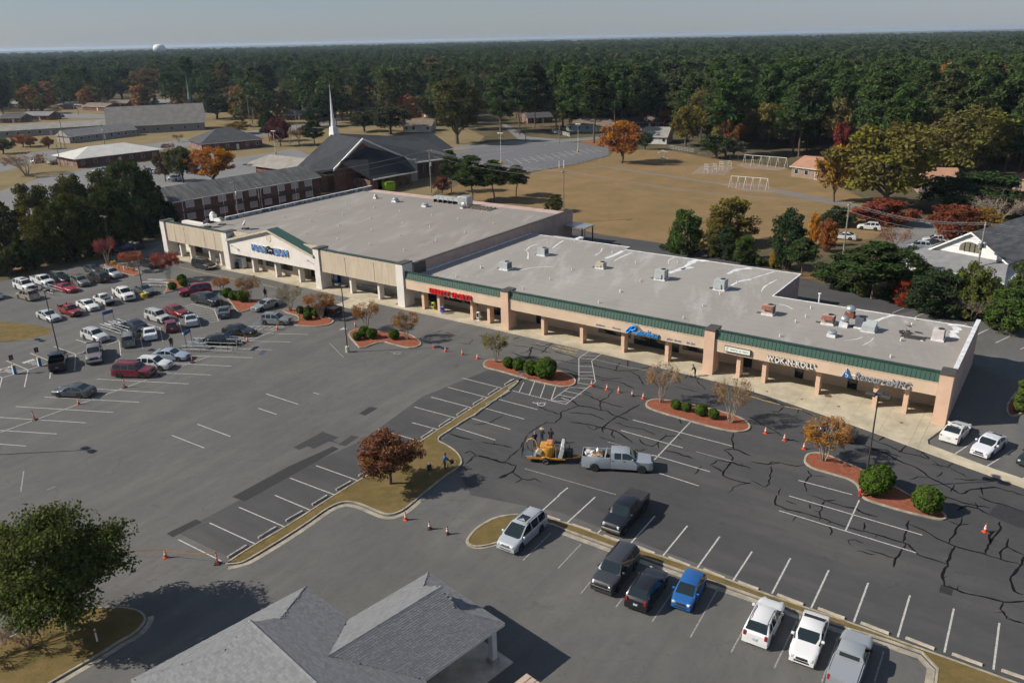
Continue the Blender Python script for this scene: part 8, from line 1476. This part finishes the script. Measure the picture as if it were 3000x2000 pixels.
hedge([(-60,812),(60,796),(160,776),(260,757),(340,738),(400,712),(470,690)],3.4,'dark bush at the foot of the wood by the left lot','undergrowth by the left lot',(2.2,4.5),((.035,.045,.018),(.05,.06,.022),(.075,.075,.022)))
# ------------------------------------------------------------------ the woods: nearest trees one by one, the rest as one mass
def project(p):
    d = Vector(p) - Vector((0,0,CAMH)); k = d.dot(_f); return (1500+FPX*d.dot(_rt)/k,1000-FPX*d.dot(_up)/k) if k > 1 else (-9e9,0)
EX = [-600,0,100,300,450,600,750,880,1000,1200,1400,1500,1700,1850,2000,2150,2290,2420,2700,3000,3600]; EY = [268,268,266,258,262,262,262,292,318,322,352,362,384,396,432,446,470,478,520,560,600]
CLEAR = [(420,300,90,24),(1430,360,60,30),(1560,372,60,22),(1900,400,90,20),(2240,480,60,40),(780,300,60,25),(590,300,40,16)]
g = np.random.default_rng(77); near,far = [],[]
rr_ = 230.0
while rr_ < 3600:
    stp = 9.5 if rr_ < 500 else 9.8 if rr_ < 900 else 14 if rr_ < 1600 else 24; n = int(1.45*rr_/stp)
    for k in range(n):
        th = -.72 + 1.44 * (k+g.uniform(-.45,.45)) / n; r2 = rr_ + g.uniform(-.5,.5) * stp; x,y = math.sin(th) * r2,math.cos(th) * r2; X,Y = project((x,y,0))
        if not -350 < X < 3350: continue
        if Y > np.interp(X,EX,EY):
            if X > 1480 or Y > np.interp(X,(-350,700,705,1300,1305,1480),(336,336,372,372,392,392)) or g.random() > .62 or any(math.hypot(x-a,y-b)<c for a,b,c in HOUSES): continue
        if any(abs(X-a)<c and abs(Y-b)<d for a,b,c,d in CLEAR) and r2 < 900: continue
        if r2 < 900 and X < 1300 and g.random() < .25: continue
        (near if r2<470 and X>1250 and g.random()<.95 else far).append((x,y,r2,X))
    rr_ += stp
near.sort(key=lambda q:q[2])
far += near[215:]; near = near[:215]
WG = 'trees of the wood beyond the field'
for i,(x,y,r2,X) in enumerate(near):
    q = g.random(); u = g.uniform(.85,1.2)
    if q < .68: c = np.array(PG if q<.4 else(.066,.105,.03)if q<.6 else(.08,.092,.036)) * u; plant(PINES[i%4],None,g.uniform(20,29),g.uniform(4.6,7),tuple(c),'tall dark green pine in the wood beyond the field','pine_tree','tree',WG,-.05,20,4.2,pos=(x,y))
    elif q < .87: c = np.array((.14,.115,.04)) * u; plant(OAKS[i%4],None,g.uniform(14,21),g.uniform(5,7.2),tuple(c),'olive broadleaf tree among the pines beyond the field','broadleaf_tree','tree','olive trees of the wood',-.05,10,4.3,pos=(x,y))
    elif q < .95: plant(OAKS[i%4],None,g.uniform(10,15),g.uniform(3.5,5),(.24*u,.10*u,.035),'orange autumn tree among the pines beyond the field','broadleaf_tree','tree','orange trees of the wood',-.05,10,4.3,pos=(x,y))
    else: plant(OAKS[i%4],None,g.uniform(9,13),g.uniform(3,4.5),(.22*u,.035,.03),'red autumn tree among the pines beyond the field','broadleaf_tree','tree','red trees of the wood',-.05,10,4.3,pos=(x,y))
# low growth under the wood's edge hides the bare floor
WLEAF_P = leaf_mat('far_pine_foliage',[(0,PG),(.3,(.066,.092,.034)),(.6,(.050,.072,.032)),(.8,(.080,.094,.038))],.02); WLEAF_B = leaf_mat('far_broadleaf_foliage',[(0,(.13,.12,.04)),(.28,(.10,.11,.04)),(.48,(.20,.14,.06)),(.66,(.27,.135,.055)),(.8,(.31,.18,.055)),(.88,(.22,.06,.045)),(.94,(.17,.13,.085))],.02)
protos = []
for i in range(3): cr,tk = pine(71+i,23,5.4,17,1.0,[.36,.42,.3][i],WLEAF_P,nl=9); protos.append((cr,tk))
for i in range(3): cr,tk = broadleaf(81+i,16,5.6,46,22,.72,.25,.06,WLEAF_B); protos.append((cr,tk))
pc = bpy.data.collections.new('forest_kinds')
for i,(cr,tk) in enumerate(protos):
    bm = bmesh.new(); bm.from_mesh(cr); nf = len(bm.faces); bm.from_mesh(tk); bm.faces.ensure_lookup_table()
    for f in bm.faces[nf:]: f.material_index = 1
    me = bpy.data.meshes.new('forest_kind'); bm.to_mesh(me); bm.free(); me.materials.append(cr.materials[0]); me.materials.append(BARKP); pc.objects.link(bpy.data.objects.new('forest_kind_%d'%i,me))
n = len(far); P = np.array([(x,y,-.1)for x,y,_,_ in far],np.float32); D2 = np.array([f[2]for f in far])
me = bpy.data.meshes.new('woodland'); me.vertices.add(n); me.vertices.foreach_set('co',P.ravel())
typ = np.where(g.random(n)<.5,g.integers(0,3,n),g.integers(3,6,n)).astype(np.int32); sc0 = (np.where(typ<3,g.uniform(.8,1.2,n),g.uniform(.8,1.25,n))*np.where(D2<900,.96,1.0)); wide = np.where(D2>1600,2.1,np.where(D2>900,1.35,1.08))
S3 = np.stack([sc0*wide,sc0*wide,sc0],1).astype(np.float32); R3 = np.stack([np.zeros(n),np.zeros(n),g.uniform(0,6.28,n)],1).astype(np.float32)
for nm,ty,da in (('kind','INT',typ),('size','FLOAT_VECTOR',S3),('turn','FLOAT_VECTOR',R3)):
    a = me.attributes.new(nm,ty,'POINT'); a.data.foreach_set('value' if ty=='INT' else 'vector',da.ravel())
me.update(); wood = stuff(link(bpy.data.objects.new('woodland',me))); tag(wood,'distant mixed autumn woodland stretching to the horizon','woodland')
ng = bpy.data.node_groups.new('scatter','GeometryNodeTree'); ng.interface.new_socket('Geometry',in_out='INPUT',socket_type='NodeSocketGeometry'); ng.interface.new_socket('Geometry',in_out='OUTPUT',socket_type='NodeSocketGeometry')
N = ng.nodes; gi,go,ip,ci,mp_ = N.new('NodeGroupInput'),N.new('NodeGroupOutput'),N.new('GeometryNodeInstanceOnPoints'),N.new('GeometryNodeCollectionInfo'),N.new('GeometryNodeMeshToPoints')
ci.inputs['Collection'].default_value = pc; ci.inputs['Separate Children'].default_value = True; ci.inputs['Reset Children'].default_value = True; ip.inputs['Pick Instance'].default_value = True
def na(nm,ty): q = N.new('GeometryNodeInputNamedAttribute'); q.data_type = ty; q.inputs['Name'].default_value = nm; return q.outputs[0]
L_ = ng.links; L_.new(gi.outputs[0],mp_.inputs['Mesh']); L_.new(mp_.outputs[0],ip.inputs['Points']); L_.new(ci.outputs[0],ip.inputs['Instance']); L_.new(na('kind','INT'),ip.inputs['Instance Index']); L_.new(na('turn','FLOAT_VECTOR'),ip.inputs['Rotation']); L_.new(na('size','FLOAT_VECTOR'),ip.inputs['Scale']); L_.new(ip.outputs[0],go.inputs[0])
wood.modifiers.new('scatter','NODES').node_group = ng
# canopy of the farthest woods, where crowns can no longer be told apart
mb = MB(); xs_ = np.linspace(-.85,.85,260); rs_ = np.geomspace(3300,13000,46); Hh = g.uniform(9,19,(46,260)) * (.75+.25*np.sin(np.linspace(0,9,46))[:,None])
vs = [(math.sin(a)*r,math.cos(a)*r,float(Hh[i,j]))for i,r in enumerate(rs_)for j,a in enumerate(xs_)]
mb.add(vs,[(i*260+j,i*260+j+1,(i+1)*260+j+1,(i+1)*260+j)for i in range(45)for j in range(259)])
fm,fn,fl,fbs = newmat('far_canopy'); fc_ = mixrgb(fn,fl,noise(fn,fl,.012,5,.7,lo=.42,hi=.62),(.05,.07,.032),(.14,.11,.055)); fl.new(fc_,fbs.inputs['Base Color']); fbs.inputs['Roughness'].default_value = 1; fbs.inputs['Specular IOR Level'].default_value = 0
stuff(tag(mb.build('far_woodland',fm),'low blue-green band of woods along the horizon','woodland'))
# ------------------------------------------------------------------ haze in the air
hz = MB().box(-13900,13900,-280,15900,-1.2,47).build('haze',[]); stuff(hz); 
hm = bpy.data.materials.new('haze'); hm.use_nodes = True; hn = hm.node_tree.nodes; hn.remove(hn['Principled BSDF']); pv = hn.new('ShaderNodeVolumePrincipled'); pv.inputs['Color'].default_value = (.62,.78,1.0,1); pv.inputs['Density'].default_value = .00007; pv.inputs['Anisotropy'].default_value = .2
hm.node_tree.links.new(pv.outputs[0],hn['Material Output'].inputs['Volume']); hz.data.materials.clear(); hz.data.materials.append(hm)
